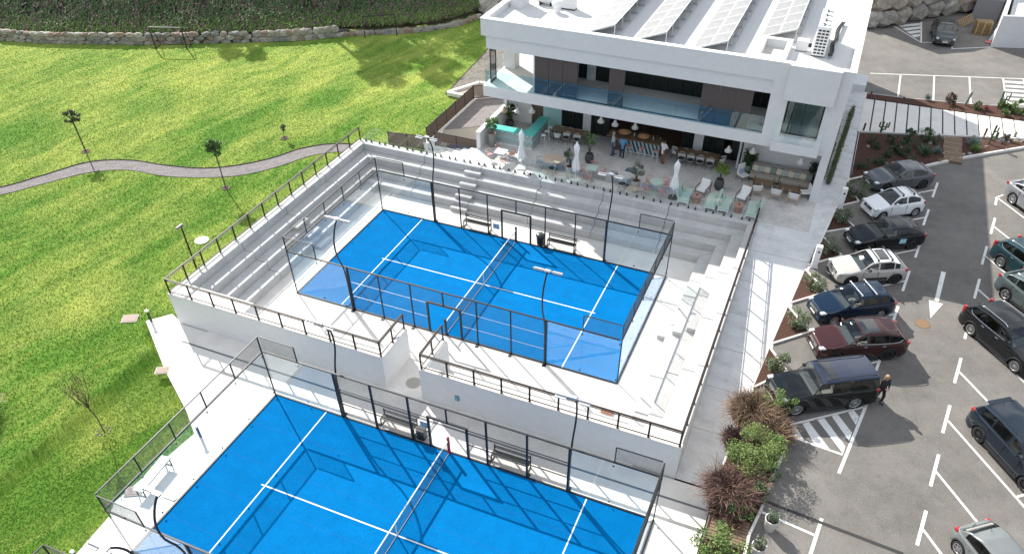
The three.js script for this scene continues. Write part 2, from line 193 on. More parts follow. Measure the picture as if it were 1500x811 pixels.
{
  const LX0 = -64, LX1 = 8, LZ0 = -40, LZ1 = 48;
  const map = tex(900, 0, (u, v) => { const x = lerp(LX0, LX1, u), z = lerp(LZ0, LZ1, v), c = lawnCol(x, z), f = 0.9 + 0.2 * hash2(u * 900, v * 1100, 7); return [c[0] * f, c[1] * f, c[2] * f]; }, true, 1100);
  const nx = 150, nz = 180, g = new THREE.PlaneGeometry(1, 1, nx, nz).rotateX(-Math.PI / 2), p = g.attributes.position, uv = g.attributes.uv;
  for (let i = 0; i < p.count; i++) {
    const u = p.getX(i) + 0.5, v = p.getZ(i) + 0.5, x = lerp(LX0, LX1, u), z = lerp(LZ0, LZ1, v); let y = lawnY(x, z);
    if (inPoly(x, z, PAVED) || (x > -4.3 && z > -4.9 && z < 46) || (x > -0.3 && z > -17)) y = -0.4;
    p.setXYZ(i, x, y, z); uv.setXY(i, u, v);
  }
  g.computeVertexNormals();
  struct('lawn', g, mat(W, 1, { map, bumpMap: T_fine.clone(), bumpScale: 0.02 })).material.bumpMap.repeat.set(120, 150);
  struct('ground', new THREE.PlaneGeometry(700, 700).rotateX(-Math.PI / 2).translate(0, -0.6, 0), mat([0.10, 0.095, 0.06], 1));
  // gravel path with its dark edging on the far side
  const pts = curve2(PATH_A, 80), q = curve2(PATH_B, 80), pos = [];
  for (let i = 0; i < 80; i++) { const f = a => [a[0], lawnY(a[0], a[1]) + 0.035, a[1]]; pos.push(...f(pts[i]), ...f(q[i]), ...f(q[i + 1]), ...f(pts[i]), ...f(q[i + 1]), ...f(pts[i + 1])); }
  const pg = new THREE.BufferGeometry(); pg.setAttribute('position', new THREE.Float32BufferAttribute(pos, 3)); pg.computeVertexNormals(); metricUV(pg);
  const path = struct('gravel_path', pg, M.gravel);
  const e = []; for (const c of [pts]) for (let i = 0; i < 80; i++) { const a = c[i], b = c[i + 1]; e.push(bar([a[0], lawnY(...a) + 0.03, a[1]], [b[0], lawnY(...b) + 0.03, b[1]], 0.03, 0.12)); }
  part('path_edging', e, mat([0.06, 0.045, 0.03], 0.9), path);
  // lawn blades
  const r = RNG(5), tb = []; for (let k = 0; k < 5; k++) { const a = r() * 6.28, l = 0.055 + 0.03 * r(), w = 0.012, ox = (r() - 0.5) * 0.07, oz = (r() - 0.5) * 0.07, lx = Math.cos(a) * 0.05 * r(), lz = Math.sin(a) * 0.05 * r(); tb.push(ox - w * Math.sin(a), 0, oz + w * Math.cos(a), ox + w * Math.sin(a), 0, oz - w * Math.cos(a), ox + lx, l, oz + lz); }
  const bg = new THREE.BufferGeometry(); bg.setAttribute('position', new THREE.Float32BufferAttribute(tb, 3)); bg.computeVertexNormals();
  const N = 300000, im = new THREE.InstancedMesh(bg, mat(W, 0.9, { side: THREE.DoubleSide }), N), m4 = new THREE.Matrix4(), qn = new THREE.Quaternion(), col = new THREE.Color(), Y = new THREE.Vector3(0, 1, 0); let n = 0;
  const stoneZ = x => { for (let i = 0; i < STONE.length - 1; i++) if (x >= STONE[i][0] && x <= STONE[i + 1][0]) return lerp(STONE[i][1], STONE[i + 1][1], (x - STONE[i][0]) / (STONE[i + 1][0] - STONE[i][0])); return -40; };
  while (n < N) {
    const x = -52 + 56 * r(), z = -36 + 68 * r();
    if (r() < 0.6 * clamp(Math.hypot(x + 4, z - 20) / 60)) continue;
    if (x < -12 - (z + 8) * -0.2 - 44 || z < stoneZ(x) + 0.1 || x > 3 || (x > -4.75 && z < 14.9 && z > -5.3) || (x > -0.7 && z < 6) || inPoly(x, z, PAVED) || inPoly(x, z, GPATH)) continue;
    if (x < -26 && z > 14 || x < -40 && z > 0) continue;
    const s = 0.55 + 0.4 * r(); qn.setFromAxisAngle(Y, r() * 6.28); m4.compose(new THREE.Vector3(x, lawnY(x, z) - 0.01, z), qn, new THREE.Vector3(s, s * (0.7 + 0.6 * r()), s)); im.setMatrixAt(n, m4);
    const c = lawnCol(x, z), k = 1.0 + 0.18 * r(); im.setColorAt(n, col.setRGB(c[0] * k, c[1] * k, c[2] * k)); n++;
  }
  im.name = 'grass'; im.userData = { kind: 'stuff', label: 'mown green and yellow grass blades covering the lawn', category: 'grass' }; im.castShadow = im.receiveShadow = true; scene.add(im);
}
// bank behind the stone wall
const bankLine = curve2(STONE, 90);
function bankPt(i, up) {   // up metres along the slope from the foot
  const a = bankLine[Math.max(0, i - 1)], b = bankLine[Math.min(90, i + 1)], dx = b[0] - a[0], dz = b[1] - a[1], l = Math.hypot(dx, dz), nx = dz / l, nz = -dx / l;
  const h0 = up > 0 ? 0.75 : 0.4, run = up * 0.82, rise = up * 0.57, p = bankLine[i];
  const w = 0.7 * (fbm(p[0] * 0.35 + up * 0.2, p[1] * 0.35 + up * 0.3, 3, 301) - 0.5) * Math.min(1, up / 2);
  return [p[0] + nx * (run + w + 0.35), 1 + h0 + rise, p[1] + nz * (run + w + 0.35)];
}
{
  const pos = [], rows = 16, H = [0, 0.3, 0.8, 1.5, 2.3, 3.2, 4.2, 5.2, 6.4, 7.6, 9, 10.4, 12, 14, 16, 18, 20];
  for (let i = 0; i < 90; i++) for (let k = 0; k < rows; k++) { const a = bankPt(i, H[k]), b = bankPt(i + 1, H[k]), c = bankPt(i + 1, H[k + 1]), d = bankPt(i, H[k + 1]); pos.push(...a, ...b, ...c, ...a, ...c, ...d); }
  const g = new THREE.BufferGeometry(); g.setAttribute('position', new THREE.Float32BufferAttribute(pos, 3)); g.computeVertexNormals(); metricUV(g);
  const soil = tex(512, 5, (u, v) => { const a = fbm(u * 8, v * 8, 4, 311, 8), b = fbm(u * 50, v * 50, 2, 313, 50), k = 0.4 + 0.9 * b, g1 = sst(0.45, 0.62, a); return [lerp(0.13, 0.05, g1) * k, lerp(0.095, 0.075, g1) * k, lerp(0.07, 0.03, g1) * k]; });
  struct('bank', g, mat(W, 1, { map: soil, bumpMap: T_fine, bumpScale: 0.05 }));
  // creepers on the bank
  const r = RNG(8), lb = []; for (let k = 0; k < 9; k++) { const a = r() * 6.28, s = 0.045 + 0.05 * r(), x = (r() - 0.5) * 0.34, y = 0.03 + r() * 0.14, z = (r() - 0.5) * 0.34, t = r() - 0.5; const ca = Math.cos(a) * s, sa = Math.sin(a) * s; lb.push(x - ca, y - t * s, z - sa, x + sa * 0.7, y, z - ca * 0.7, x + ca, y + t * s, z + sa, x - ca, y - t * s, z - sa, x + ca, y + t * s, z + sa, x - sa * 0.7, y, z + ca * 0.7); }
  const lg = new THREE.BufferGeometry(); lg.setAttribute('position', new THREE.Float32BufferAttribute(lb, 3)); lg.computeVertexNormals();
  const N = 26000, im = new THREE.InstancedMesh(lg, mat(W, 0.7, { side: THREE.DoubleSide }), N), m4 = new THREE.Matrix4(), q = new THREE.Quaternion(), e = new THREE.Euler(), col = new THREE.Color(); let n = 0;
  while (n < N) {
    const f = 8 + r() * 80, i = Math.floor(f), up = 11 * Math.pow(r(), 1.15), a = bankPt(i, up), b = bankPt(i + 1, up), t = f - i, x = lerp(a[0], b[0], t), y = lerp(a[1], b[1], t), z = lerp(a[2], b[2], t);
    const d = fbm(x * 0.5, z * 0.5 + y * 0.6, 3, 321), edge = sst(2.2, 0.2, up); if (r() > sst(0.34, 0.56, d) + edge * 0.8 + 0.12) continue;
    e.set(0.9 + 0.5 * (r() - 0.5), r() * 6.28, 0.4 * (r() - 0.5), 'XYZ'); q.setFromEuler(e); const s = 0.7 + 0.9 * r(); m4.compose(new THREE.Vector3(x, y + 0.04, z), q, new THREE.Vector3(s, s, s)); im.setMatrixAt(n, m4);
    const k = 0.6 + 0.7 * r(), br = r() < 0.36; im.setColorAt(n, br ? col.setRGB(0.13 * k, 0.10 * k, 0.075 * k) : col.setRGB((0.055 + 0.05 * edge) * k, (0.11 + 0.07 * edge) * k, 0.03 * k)); n++;
  }
  im.name = 'ground_cover'; im.userData = { kind: 'stuff', label: 'dark green creeping plants covering the bank above the stone wall', category: 'creepers' }; im.castShadow = im.receiveShadow = true; scene.add(im);
}
// low field-stone wall along the lawn: every stone a part
function stoneGeo(seed) {
  const r = RNG(seed), g = new THREE.IcosahedronGeometry(0.5, 1), p = g.attributes.position, map = {};
  for (let i = 0; i < p.count; i++) { const k = [p.getX(i), p.getY(i), p.getZ(i)].map(v => v.toFixed(3)).join(); map[k] ??= 0.8 + 0.34 * r(); const s = map[k]; const q = v => Math.sign(v) * Math.min(0.5, Math.abs(v) * 1.22); p.setXYZ(i, q(p.getX(i)) * s, q(p.getY(i)) * s, q(p.getZ(i)) * s); }
  g.computeVertexNormals(); return metricUV(g);
}
const STONES = [1, 2, 3, 4, 5, 6, 7].map(s => stoneGeo(s * 31));
const stoneTex = tex(256, 0.8, (u, v) => { const a = fbm(u * 10, v * 10, 4, 331, 10), b = vnoise(u * 90, v * 90, 333, 90), k = 0.55 + 0.7 * a + 0.25 * (b - 0.5); return [k, k, k].map(x => x * 0.7); });
const stoneMats = [[0.62, 0.54, 0.45], [0.54, 0.50, 0.44], [0.70, 0.65, 0.57], [0.50, 0.38, 0.30], [0.42, 0.41, 0.39]].map(c => mat(c, 0.95, { map: stoneTex, bumpMap: T_fine, bumpScale: 0.02 }));
{
  const wall = thing('stone_wall', 'low dry-stone wall of rounded field stones along the lawn edge', 'stone wall'); const r = RNG(77);
  part('core', (() => { const e = []; for (let i = 6; i < 84; i++) { const a = bankLine[i], b = bankLine[i + 1], h = i > 58 ? 0.3 : 0.72; e.push(bar([a[0], 1 + h / 2 - 0.15, a[1]], [b[0], 1 + h / 2 - 0.15, b[1]], 0.42, h)); } return e; })(), mat([0.10, 0.085, 0.07], 1), wall);
  let n = 0;
  for (let i = 8; i < 84 && n < 298; i++) {
    const a = bankLine[i], b = bankLine[i + 1], dx = b[0] - a[0], dz = b[1] - a[1], l = Math.hypot(dx, dz), ang = Math.atan2(-dz, dx), nx = -dz / l, nz = dx / l;
    const rows = a[0] > -20 ? 1 : a[0] > -27 ? 2 : 3, cnt = Math.max(1, Math.round(l / 0.72));
    for (let k = 0; k < rows; k++) for (let j = 0; j < cnt && n < 298; j++) {
      const t = (j + 0.5 + 0.3 * (r() - 0.5) + (k % 2) * 0.4) / cnt, s = part('stone', STONES[Math.floor(r() * 7)], stoneMats[Math.floor(r() * 5)], wall), h = rows === 1 ? 0.45 : 1.05 / rows;
      s.position.set(a[0] + dx * t + nx * 0.18, 0.93 + h * (k + 0.5), a[1] + dz * t + nz * 0.18); s.scale.set(0.62 + 0.5 * r(), h * (1.0 + 0.35 * r()), 0.5); s.rotation.set(0, ang + 0.3 * (r() - 0.5), 0.2 * (r() - 0.5)); n++;
    }
  }
}
// ------------------------------------------------ paving round the courts
struct('court_paving', prism([[-6.54, 15.59], [-2.73, 18.3], [0.46, 20.27], [1.91, 21.35], [1.38, 25.98], [1.75, 26.7], [1.9, 28.6], [1.9, 44], [26.25, 44], [26.25, 15.05], [-4.3, 15.0], [-5.6, 14.5]], -0.5, 0), M.floor);
struct('court_paving', bb(-2.6, 22.4, -0.5, -0.004, -3.1, 15.02), M.floor).geometry = metricUV(bb(-2.6, 22.4, -0.5, -0.004, -3.1, 15.02));
{ // drain slots across the paving
  const d = solo('drain_channel', metricUV(bb(-3.4, 26.2, 0, 0.006, 16.12, 16.24)), mat([0.16, 0.17, 0.18], 0.8), 'long narrow grey drain channel across the paving below the white court wall', 'drain');
  const e = solo('drain_channel', metricUV(bb(-0.62, -0.52, -0.004, 0.004, -2.2, 13.7)), mat([0.36, 0.35, 0.33], 0.8), 'drain line at the foot of the grandstand steps beside the sunken court', 'drain');
  const c = thing('manhole_cover', 'round pale manhole cover in the gap between the white walls', 'manhole', [10.15, 0.002, 14.1]); part('rim', new THREE.CylinderGeometry(0.42, 0.42, 0.012, 24), mat([0.42, 0.40, 0.36], 0.8), c); part('lid', new THREE.CylinderGeometry(0.36, 0.36, 0.02, 24), mat([0.34, 0.325, 0.29], 0.8), c);
  for (const [x, z, w, l, lab] of [[-7.54, 15.78, 0.9, 0.7, 'square pinkish utility cover in the lawn near the railing corner'], [-2.75, 18.45, 0.7, 0.55, 'small pinkish utility cover where lawn meets the white paving'], [1.75, 25.2, 0.75, 0.55, 'pinkish utility cover on the paving beside the grey bench']]) {
    const t = thing('utility_cover', lab, 'utility cover', [x, x > 0 ? 0 : lawnY(x, z), z], 0.5); part('frame', bb(-w / 2, w / 2, 0, 0.045, -l / 2, l / 2), mat([0.42, 0.36, 0.31], 0.9), t); part('lid', bb(-w / 2 + 0.07, w / 2 - 0.07, 0, 0.06, -l / 2 + 0.07, l / 2 - 0.07), mat([0.34, 0.27, 0.23], 0.9), t);
  }
  const wc = thing('manhole_cover', 'round white concrete manhole ring in the lawn beside the lamp post', 'manhole', [-8.89, lawnY(-8.9, 8), 7.98]); part('ring', new THREE.CylinderGeometry(0.45, 0.45, 0.09, 24), mat([0.66, 0.64, 0.6], 0.8), wc); part('lid', new THREE.CylinderGeometry(0.34, 0.34, 0.11, 24), mat([0.55, 0.54, 0.52], 0.8), wc);
}
// ------------------------------------------------ sunken court: stepped seating and walls
const LX = [-1.7, -2.5, -3.28, -4.05, -4.65], RX = [21.55, 22.35, 23.1, 23.85, 24.4], BZ = [-2.2, -3.0, -3.75, -4.5, -5.05], HY = [0.525, 1.05, 1.575, 2.1];
const FZ = 14.65;
{
  const g = 0.017, mk = (name, lab, pieces) => { const t = thing(name, lab, 'grandstand'); for (const [nm, poly, y] of pieces) part(nm, prism(poly, -0.3, y, 0.02), M.conc, t); return t; };
  const cuts = (a, b, list) => { const s = [a, ...list, b], o = []; for (let i = 0; i < s.length - 1; i++) o.push([s[i] + (i ? g : 0), s[i + 1] - (i < s.length - 2 ? g : 0)]); return o; };
  const left = [], back = [], right = [];
  for (let k = 0; k < 4; k++) {
    const x0 = LX[k], x1 = LX[k + 1], zA = BZ[k], zB = BZ[k + 1], r0 = RX[k], r1 = RX[k + 1], nm = k < 3 ? 'seat_step' : 'top_ledge';
    cuts(zA, k < 3 ? 13.8 : 13.8, [0.45, 4.9, 9.3]).forEach(([a, b], i) => left.push([nm, i ? [[x0, a], [x0, b], [x1, b], [x1, a]] : [[x0, a + g], [x0, b], [x1, b], [x1, zB + g]], HY[k]]));
    cuts(zA, FZ, [0.45, 4.9, 9.3]).forEach(([a, b], i) => right.push([nm, i ? [[r0, a], [r0, b], [r1, b], [r1, a]] : [[r0, a + g], [r0, b], [r1, b], [r1, zB + g]], HY[k]]));
    cuts(x0, r0, [1.0, 5.45, 9.9, 14.35, 18.8]).forEach(([a, b], i, s) => back.push([nm, [[a, zA], [b, zA], [i === s.length - 1 ? r1 : b, zB], [i ? a : x1, zB]], HY[k]]));
  }
  mk('grandstand_steps', 'concrete seating steps between the lawn and the sunken blue court', left);
  mk('grandstand_steps', 'concrete seating steps below the restaurant terrace behind the sunken court', back);
  mk('grandstand_steps', 'sunlit white concrete seating steps beside the ramp path', right);
  const half = (arr, turn, lab, grp) => arr.forEach(([x, y, z]) => { const o = solo('access_step', metricUV(turn ? rbox(0.5, 0.265, 1.25, 0.02, x, y - 0.1325 + 0.004, z) : rbox(1.25, 0.265, 0.42, 0.02, x, y - 0.1325 + 0.004, z)), M.conc, lab, 'step', grp); });
  half([[4.94, 1.84, -4.27], [4.9, 1.31, -3.52], [4.9, 0.79, -2.78], [4.88, 0.26, -1.98]], 0, 'concrete half step set on the seating steps below the terrace', 'half steps below the terrace');
  half([[-3.0, 1.31, 5.1], [-2.23, 0.79, 5.05], [-1.43, 0.26, 5.1]], 1, 'concrete half step set on the lawn side seating steps', 'half steps by the lawn');
  half([[21.28, 0.26, 5.15], [22.08, 0.79, 5.1], [22.83, 1.31, 5.15]], 1, 'white concrete half step set on the seating steps by the ramp path', 'half steps by the path');
  const w1 = thing('court_wall', 'white rendered wall with railing on its lawn side of the gap', 'wall');
  part('wall', metricUV(mergeAll([bb(-4.65, 9.05, -0.2, 2.06, FZ, 14.95), bb(-4.65, 0.3, -0.2, 2.06, 13.81, FZ), bb(8.75, 9.05, -0.2, 2.06, 12.4, FZ)])), M.plaster, w1);
  part('coping', metricUV(mergeAll([bb(-4.66, 9.06, 2.06, 2.1, FZ - 0.01, 14.96), bb(-4.66, 0.31, 2.06, 2.1, 13.82, FZ - 0.01), bb(8.74, 9.06, 2.06, 2.1, 12.39, FZ - 0.01)])), M.floor, w1);
  const w2 = thing('court_wall', 'white rendered wall with railing reaching from the gap to the ramp path', 'wall');
  part('wall', metricUV(mergeAll([bb(11.15, 24.4, -0.2, 2.06, FZ, 14.95), bb(11.15, 11.45, -0.2, 2.06, 12.4, FZ)])), M.plaster, w2);
  part('coping', metricUV(mergeAll([bb(11.14, 24.41, 2.06, 2.1, FZ - 0.01, 14.96), bb(11.14, 11.46, 2.06, 2.1, 12.39, FZ - 0.01)])), M.floor, w2);
}
// railings
function railing(pts, y, lab, h = 0.98, sp = 1.45) {
  const t = thing('railing', lab, 'railing'); const rails = [[], [], []];
  for (let i = 0; i < pts.length - 1; i++) {
    const a = pts[i], b = pts[i + 1], l = Math.hypot(b[0] - a[0], b[1] - a[1]), n = Math.max(1, Math.round(l / sp)), f = u => [lerp(a[0], b[0], u), lerp(a[1], b[1], u)], ang = Math.atan2(-(b[1] - a[1]), b[0] - a[0]);
    for (let k = i ? 1 : 0; k <= n; k++) { const [x, z] = f(k / n); part('post', mergeAll([box(0.085, h, 0.05, x, y + h / 2, z, ang), box(0.12, 0.012, 0.09, x, y + 0.006, z, ang)]), M.bronze, t); }
    rails[0].push(bar([a[0], y + h, a[1]], [b[0], y + h, b[1]], 0.085, 0.05)); rails[1].push(bar([a[0], y + h - 0.12, a[1]], [b[0], y + h - 0.12, b[1]], 0.04, 0.03)); rails[2].push(bar([a[0], y + 0.13, a[1]], [b[0], y + 0.13, b[1]], 0.04, 0.04));
  }
  part('handrail', rails[0], M.bronze, t); part('mid_rail', rails[1], M.bronze, t); part('bottom_rail', rails[2], M.bronze, t); return t;
}
railing([[-4.55, -4.95], [-4.55, 14.85], [8.95, 14.85], [8.95, 12.5]], T, 'dark bronze railing along the lawn side wall ending at the gap');
railing([[11.25, 12.5], [11.25, 14.85], [24.3, 14.85], [24.3, -5.0]], T, 'dark bronze railing from the gap round to the ramp path and terrace corner');
// ------------------------------------------------ ramp path between the court wall and the car park
const rampY = z => lerp(T - 0.006, 0.0, clamp((z + 5) / 20));
{
  const edge = [[29.2, -28], [29.18, -13.5], [28.65, -8.3], [28.0, -2.5], [27.45, 2.3], [27.0, 6.1], [26.62, 9.8], [26.25, 14.95]], pos = [];
  const st = []; for (let z = -28; z < 15; z += 0.5) st.push(z); st.push(14.95);
  const ex = z => { for (let i = 0; i < edge.length - 1; i++) if (z <= edge[i + 1][1]) return lerp(edge[i][0], edge[i + 1][0], (z - edge[i][1]) / (edge[i + 1][1] - edge[i][1])); return 26.25; };
  const lx = z => z < -8.7 ? 27.5 : z < -5.1 ? 24.4 : 24.41;
  for (let i = 0; i < st.length - 1; i++) { const a = st[i], b = st[i + 1], A = [lx(a + 0.01), rampY(a), a], B = [lx(b - 0.01), rampY(b), b], Cc = [ex(b), rampY(b), b], Dd = [ex(a), rampY(a), a]; pos.push(...A, ...B, ...Cc, ...A, ...Cc, ...Dd); }
  const g = new THREE.BufferGeometry(); g.setAttribute('position', new THREE.Float32BufferAttribute(pos, 3)); g.computeVertexNormals(); metricUV(g);
  const ramp = struct('ramp_path', g, M.grey);
  for (const z of [-2.2, 0.6, 3.4, 6.2, 9, 11.8]) { const o = part('joint', bb(24.42, ex(z) - 0.02, -0.004, 0.003, -0.012, 0.012), mat([0.22, 0.22, 0.22], 0.9), ramp); o.position.set(0, rampY(z), z); o.rotation.x = z > -5 ? 0.105 : 0; }
  struct('car_park_retaining_wall', sheetWall(edge.map(p => [p[0] + 0.06, p[1]]), z => Math.max(P, rampY(z)) + 0.01, 0.12), M.floor);
}
function sheetWall(line, top, th) { const L2 = []; for (let i = 0; i < line.length - 1; i++) { const [a, b] = [line[i], line[i + 1]], yt = top(b[1]); L2.push(prism([[a[0] - th / 2, a[1]], [a[0] + th / 2, a[1]], [b[0] + th / 2, b[1]], [b[0] - th / 2, b[1]]], -0.4, Math.max(yt, top(a[1])))); } return metricUV(mergeAll(L2)); }
// ------------------------------------------------ car park
struct('car_park', metricUV(mergeAll([prism([[29.2, -28], [29.18, -13.5], [28.65, -8.3], [28.0, -2.5], [27.45, 2.3], [27.0, 6.1], [26.62, 9.8], [26.3, 14.95], [26.3, 44], [75, 44], [75, -80], [27.7, -80], [27.7, -28]], 0.5, P)])), M.asphalt);
const MK = (() => {
  const o = new THREE.Group(); o.name = 'road_markings'; o.userData.kind = 'structure'; scene.add(o);
  const y0 = P + 0.004, y1 = P + 0.009;
  return {
    line(a, b, w = 0.11, m = M.paint) { const d = [b[0] - a[0], b[1] - a[1]], l = Math.hypot(...d), n = [-d[1] / l * w / 2, d[0] / l * w / 2]; part('marking', prism([[a[0] + n[0], a[1] + n[1]], [b[0] + n[0], b[1] + n[1]], [b[0] - n[0], b[1] - n[1]], [a[0] - n[0], a[1] - n[1]]], y0, y1), m, o); },
    poly(p) { part('marking', prism(p, y0, y1), M.paint, o); },
    tee(c, dirBar, half, dirLine, len) { this.line([c[0] - dirBar[0] * half, c[1] - dirBar[1] * half], [c[0] + dirBar[0] * half, c[1] + dirBar[1] * half], 0.14); if (len) this.line([c[0] + dirLine[0] * 0.08, c[1] + dirLine[1] * 0.08], [c[0] + dirLine[0] * len, c[1] + dirLine[1] * len]); },
  };
})();
{
  const bl = [-0.135, 0.99], dl = [-0.765, 0.644];
  for (const [x, z, h] of [[34.68, -13.87, 1.1], [34.18, -10, 1.08], [33.8, -6.0, 1.0], [33.25, -2.38, 1.1], [32.83, 1.0, 0.75], [32.24, 5.3, 0.8]]) MK.tee([x, z], bl, h, dl, 4.6);
  const br = [-0.155, 0.988], dr = [0.59, 0.807];
  for (const [x, z, h, len] of [[38.07, -10.54, 1.05, 5], [37.47, -6.85, 1.1, 5], [36.97, -3.15, 1.05, 5], [36.42, 0.75, 1.05, 5], [35.9, 4.5, 1.05, 5.2], [35.37, 8.25, 1.02, 5.4], [34.9, 11.7, 1.02, 5.4], [34.44, 15.1, 0.97, 5.4], [33.95, 18.7, 1, 5.4]]) MK.tee([x, z], br, h, dr, len);
  MK.line([38.45, -14.4], [38.33, -13.3], 0.14); MK.line([38.45, -14.4], [41.6, -10], 0.11); MK.line([38.45, -14.4], [39.3, -15.4], 0.11); MK.line([38.07, 11.96], [40.5, 9.9], 0.11);
  // hatched triangle beside the dark off-roader
  MK.line([31.95, 8.2], [31.05, 13.5], 0.14); MK.line([31.8, 8.9], [28.6, 11.5]); MK.line([28.8, 12.15], [31.1, 12.35]);
  for (const p of [[[31.07, 9.53], [31.33, 9.33], [31.60, 9.69], [31.50, 10.27]], [[30.41, 10.13], [30.66, 9.91], [31.38, 10.83], [31.29, 11.4]], [[29.82, 10.63], [30.1, 10.38], [31.17, 11.8], [31.12, 12.28]], [[29.2, 11.13], [29.47, 10.9], [30.53, 12.24], [29.85, 12.16]], [[28.78, 11.47], [28.9, 11.38], [29.4, 12.12], [28.84, 12.07]]]) MK.poly(p);
  MK.line([28.3, 16.83], [30.46, 17.15]); MK.line([30.63, 16.2], [30.35, 18.6], 0.14);
  MK.poly([[35.35, -4.1], [35.1, -4.12], [34.76, -1.05], [34.98, -1.02]]); MK.poly([[34.48, -0.98], [35.2, -0.9], [34.58, 0.66]]);   // arrow
  // upper car park: stalls, zebra and hatch
  MK.line([29.3, -32.7], [41.5, -36.5]); for (const [x, z, z1] of [[31.75, -33.3, -28.35], [34.42, -34.2, -28.7], [37.2, -35.2, -29.1], [39.85, -36, -29.4], [41.45, -36.4, -30]]) MK.line([x, z], [x - 0.02, z1], 0.13);
  for (const z of [-35.45, -34.5, -33.6, -32.7, -31.8, -30.9]) MK.poly([[39.97, z], [41.35, z - 0.3], [41.35, z + 0.16], [39.97, z + 0.46]]);
  MK.line([30.7, -45.6], [33.2, -42.05], 0.12); MK.line([33.2, -42.05], [33.1, -48], 0.14); MK.line([33.2, -42.1], [34.2, -42.5], 0.11); MK.line([35.87, -42.8], [35.86, -41.5], 0.13); MK.line([35.86, -41.5], [39.1, -43.3], 0.13);
  for (const [a, b, c] of [[31.45, -46.2, -47.6], [31.9, -45.3, -46.6], [32.3, -44.5, -45.5], [32.7, -43.7, -44.4]]) MK.poly([[a - 0.45, b], [33.05, c + 0.0], [33.08, c + 0.62], [a - 0.1, b + 0.45]]);
  const dr1 = solo('drain_channel', prism([[28.25, 16.15], [33.8, 16.62], [33.8, 16.78], [28.25, 16.3]], P + 0.003, P + 0.010), mat([0.035, 0.035, 0.035], 0.9), 'dark slot drain across the car park asphalt near the white pots', 'drain');
  const mh = thing('manhole_cover', 'round rusty orange manhole cover in the asphalt ahead of the arrow', 'manhole', [34.19, P + 0.003, 1.33]); part('frame', new THREE.CylinderGeometry(0.42, 0.42, 0.012, 28), mat([0.15, 0.115, 0.08], 0.9), mh); part('lid', new THREE.CylinderGeometry(0.35, 0.35, 0.02, 28), mat([0.20, 0.125, 0.065], 0.9), mh);
}
// triangular mulch beds with pale kerbs in front of the cars
const BEDS = [[[28.69, -8.95], [30.05, -10.25], [29.15, -12.6], [28.98, -12.4]], [[28.66, -8.65], [30.08, -6.95], [28.3, -5.6]], [[28.2, -5.25], [29.62, -3.45], [27.9, -1.75]], [[27.78, -1.2], [29.14, 0.53], [27.44, 2.3]], [[27.35, 2.65], [28.7, 4.4], [27.02, 6.1]], [[26.96, 6.45], [28.05, 7.9], [26.68, 9.7]]];
BEDS.forEach((b, i) => {
  const s = struct('planting_bed', prism(b, P - 0.1, P + 0.05), M.mulch);
  for (let k = 0; k < b.length - 1; k++) part('kerb', prism((() => { const a = b[k], c = b[k + 1], d = [c[0] - a[0], c[1] - a[1]], l = Math.hypot(...d), n = [-d[1] / l * 0.055, d[0] / l * 0.055]; return [[a[0] + n[0], a[1] + n[1]], [c[0] + n[0], c[1] + n[1]], [c[0] - n[0], c[1] - n[1]], [a[0] - n[0], a[1] - n[1]]]; })(), P - 0.1, P + 0.1 + k * 0.002, 0.01), M.floor, s);
});
function kerbLine(pts, y, w, h, name, m = M.floor, parent) { const L3 = []; for (let i = 0; i < pts.length - 1; i++) { const a = pts[i], c = pts[i + 1], d = [c[0] - a[0], c[1] - a[1]], l = Math.hypot(...d), n = [-d[1] / l * w / 2, d[0] / l * w / 2]; L3.push(prism([[a[0] + n[0], a[1] + n[1]], [c[0] + n[0], c[1] + n[1]], [c[0] - n[0], c[1] - n[1]], [a[0] - n[0], a[1] - n[1]]], y - 0.2, y + h, 0.01)); } return parent ? part(name, L3, m, parent) : struct(name, mergeAll(L3), m); }
// big rock garden bed, slab walk and sleepers
const BIGBED = [[29.3, -12.6], [30.3, -13.85], [33.96, -16.87], [35.21, -18.1], [36.71, -19.44], [38.23, -20.71], [40.56, -22.61], [44, -25.4], [44, -25.2], [40, -23.95], [36.6, -22.9], [32.5, -21.6], [29.3, -20.6]];
struct('planting_bed', prism(BIGBED, P - 0.1, P + 0.12), M.mulch);
kerbLine([[29.1, -12.7], [30.3, -13.85], [33.96, -16.87], [35.21, -18.1], [36.71, -19.44], [38.23, -20.71], [40.56, -22.61], [44, -25.4]], P, 0.16, 0.17, 'kerb');
struct('planting_bed', prism([[29.25, -27.0], [40.1, -27.3], [46, -27.5], [46, -30.2], [41.4, -29.9], [37, -28.9], [34.4, -28.45], [31.8, -28.1], [29.25, -27.9]], P - 0.1, P + 0.14), M.mulch);
kerbLine([[29.25, -27.95], [31.8, -28.15], [34.4, -28.5], [37, -28.95], [41.4, -29.95], [46, -30.25]], P, 0.08, 0.17, 'kerb', mat([0.5, 0.48, 0.45], 0.9));
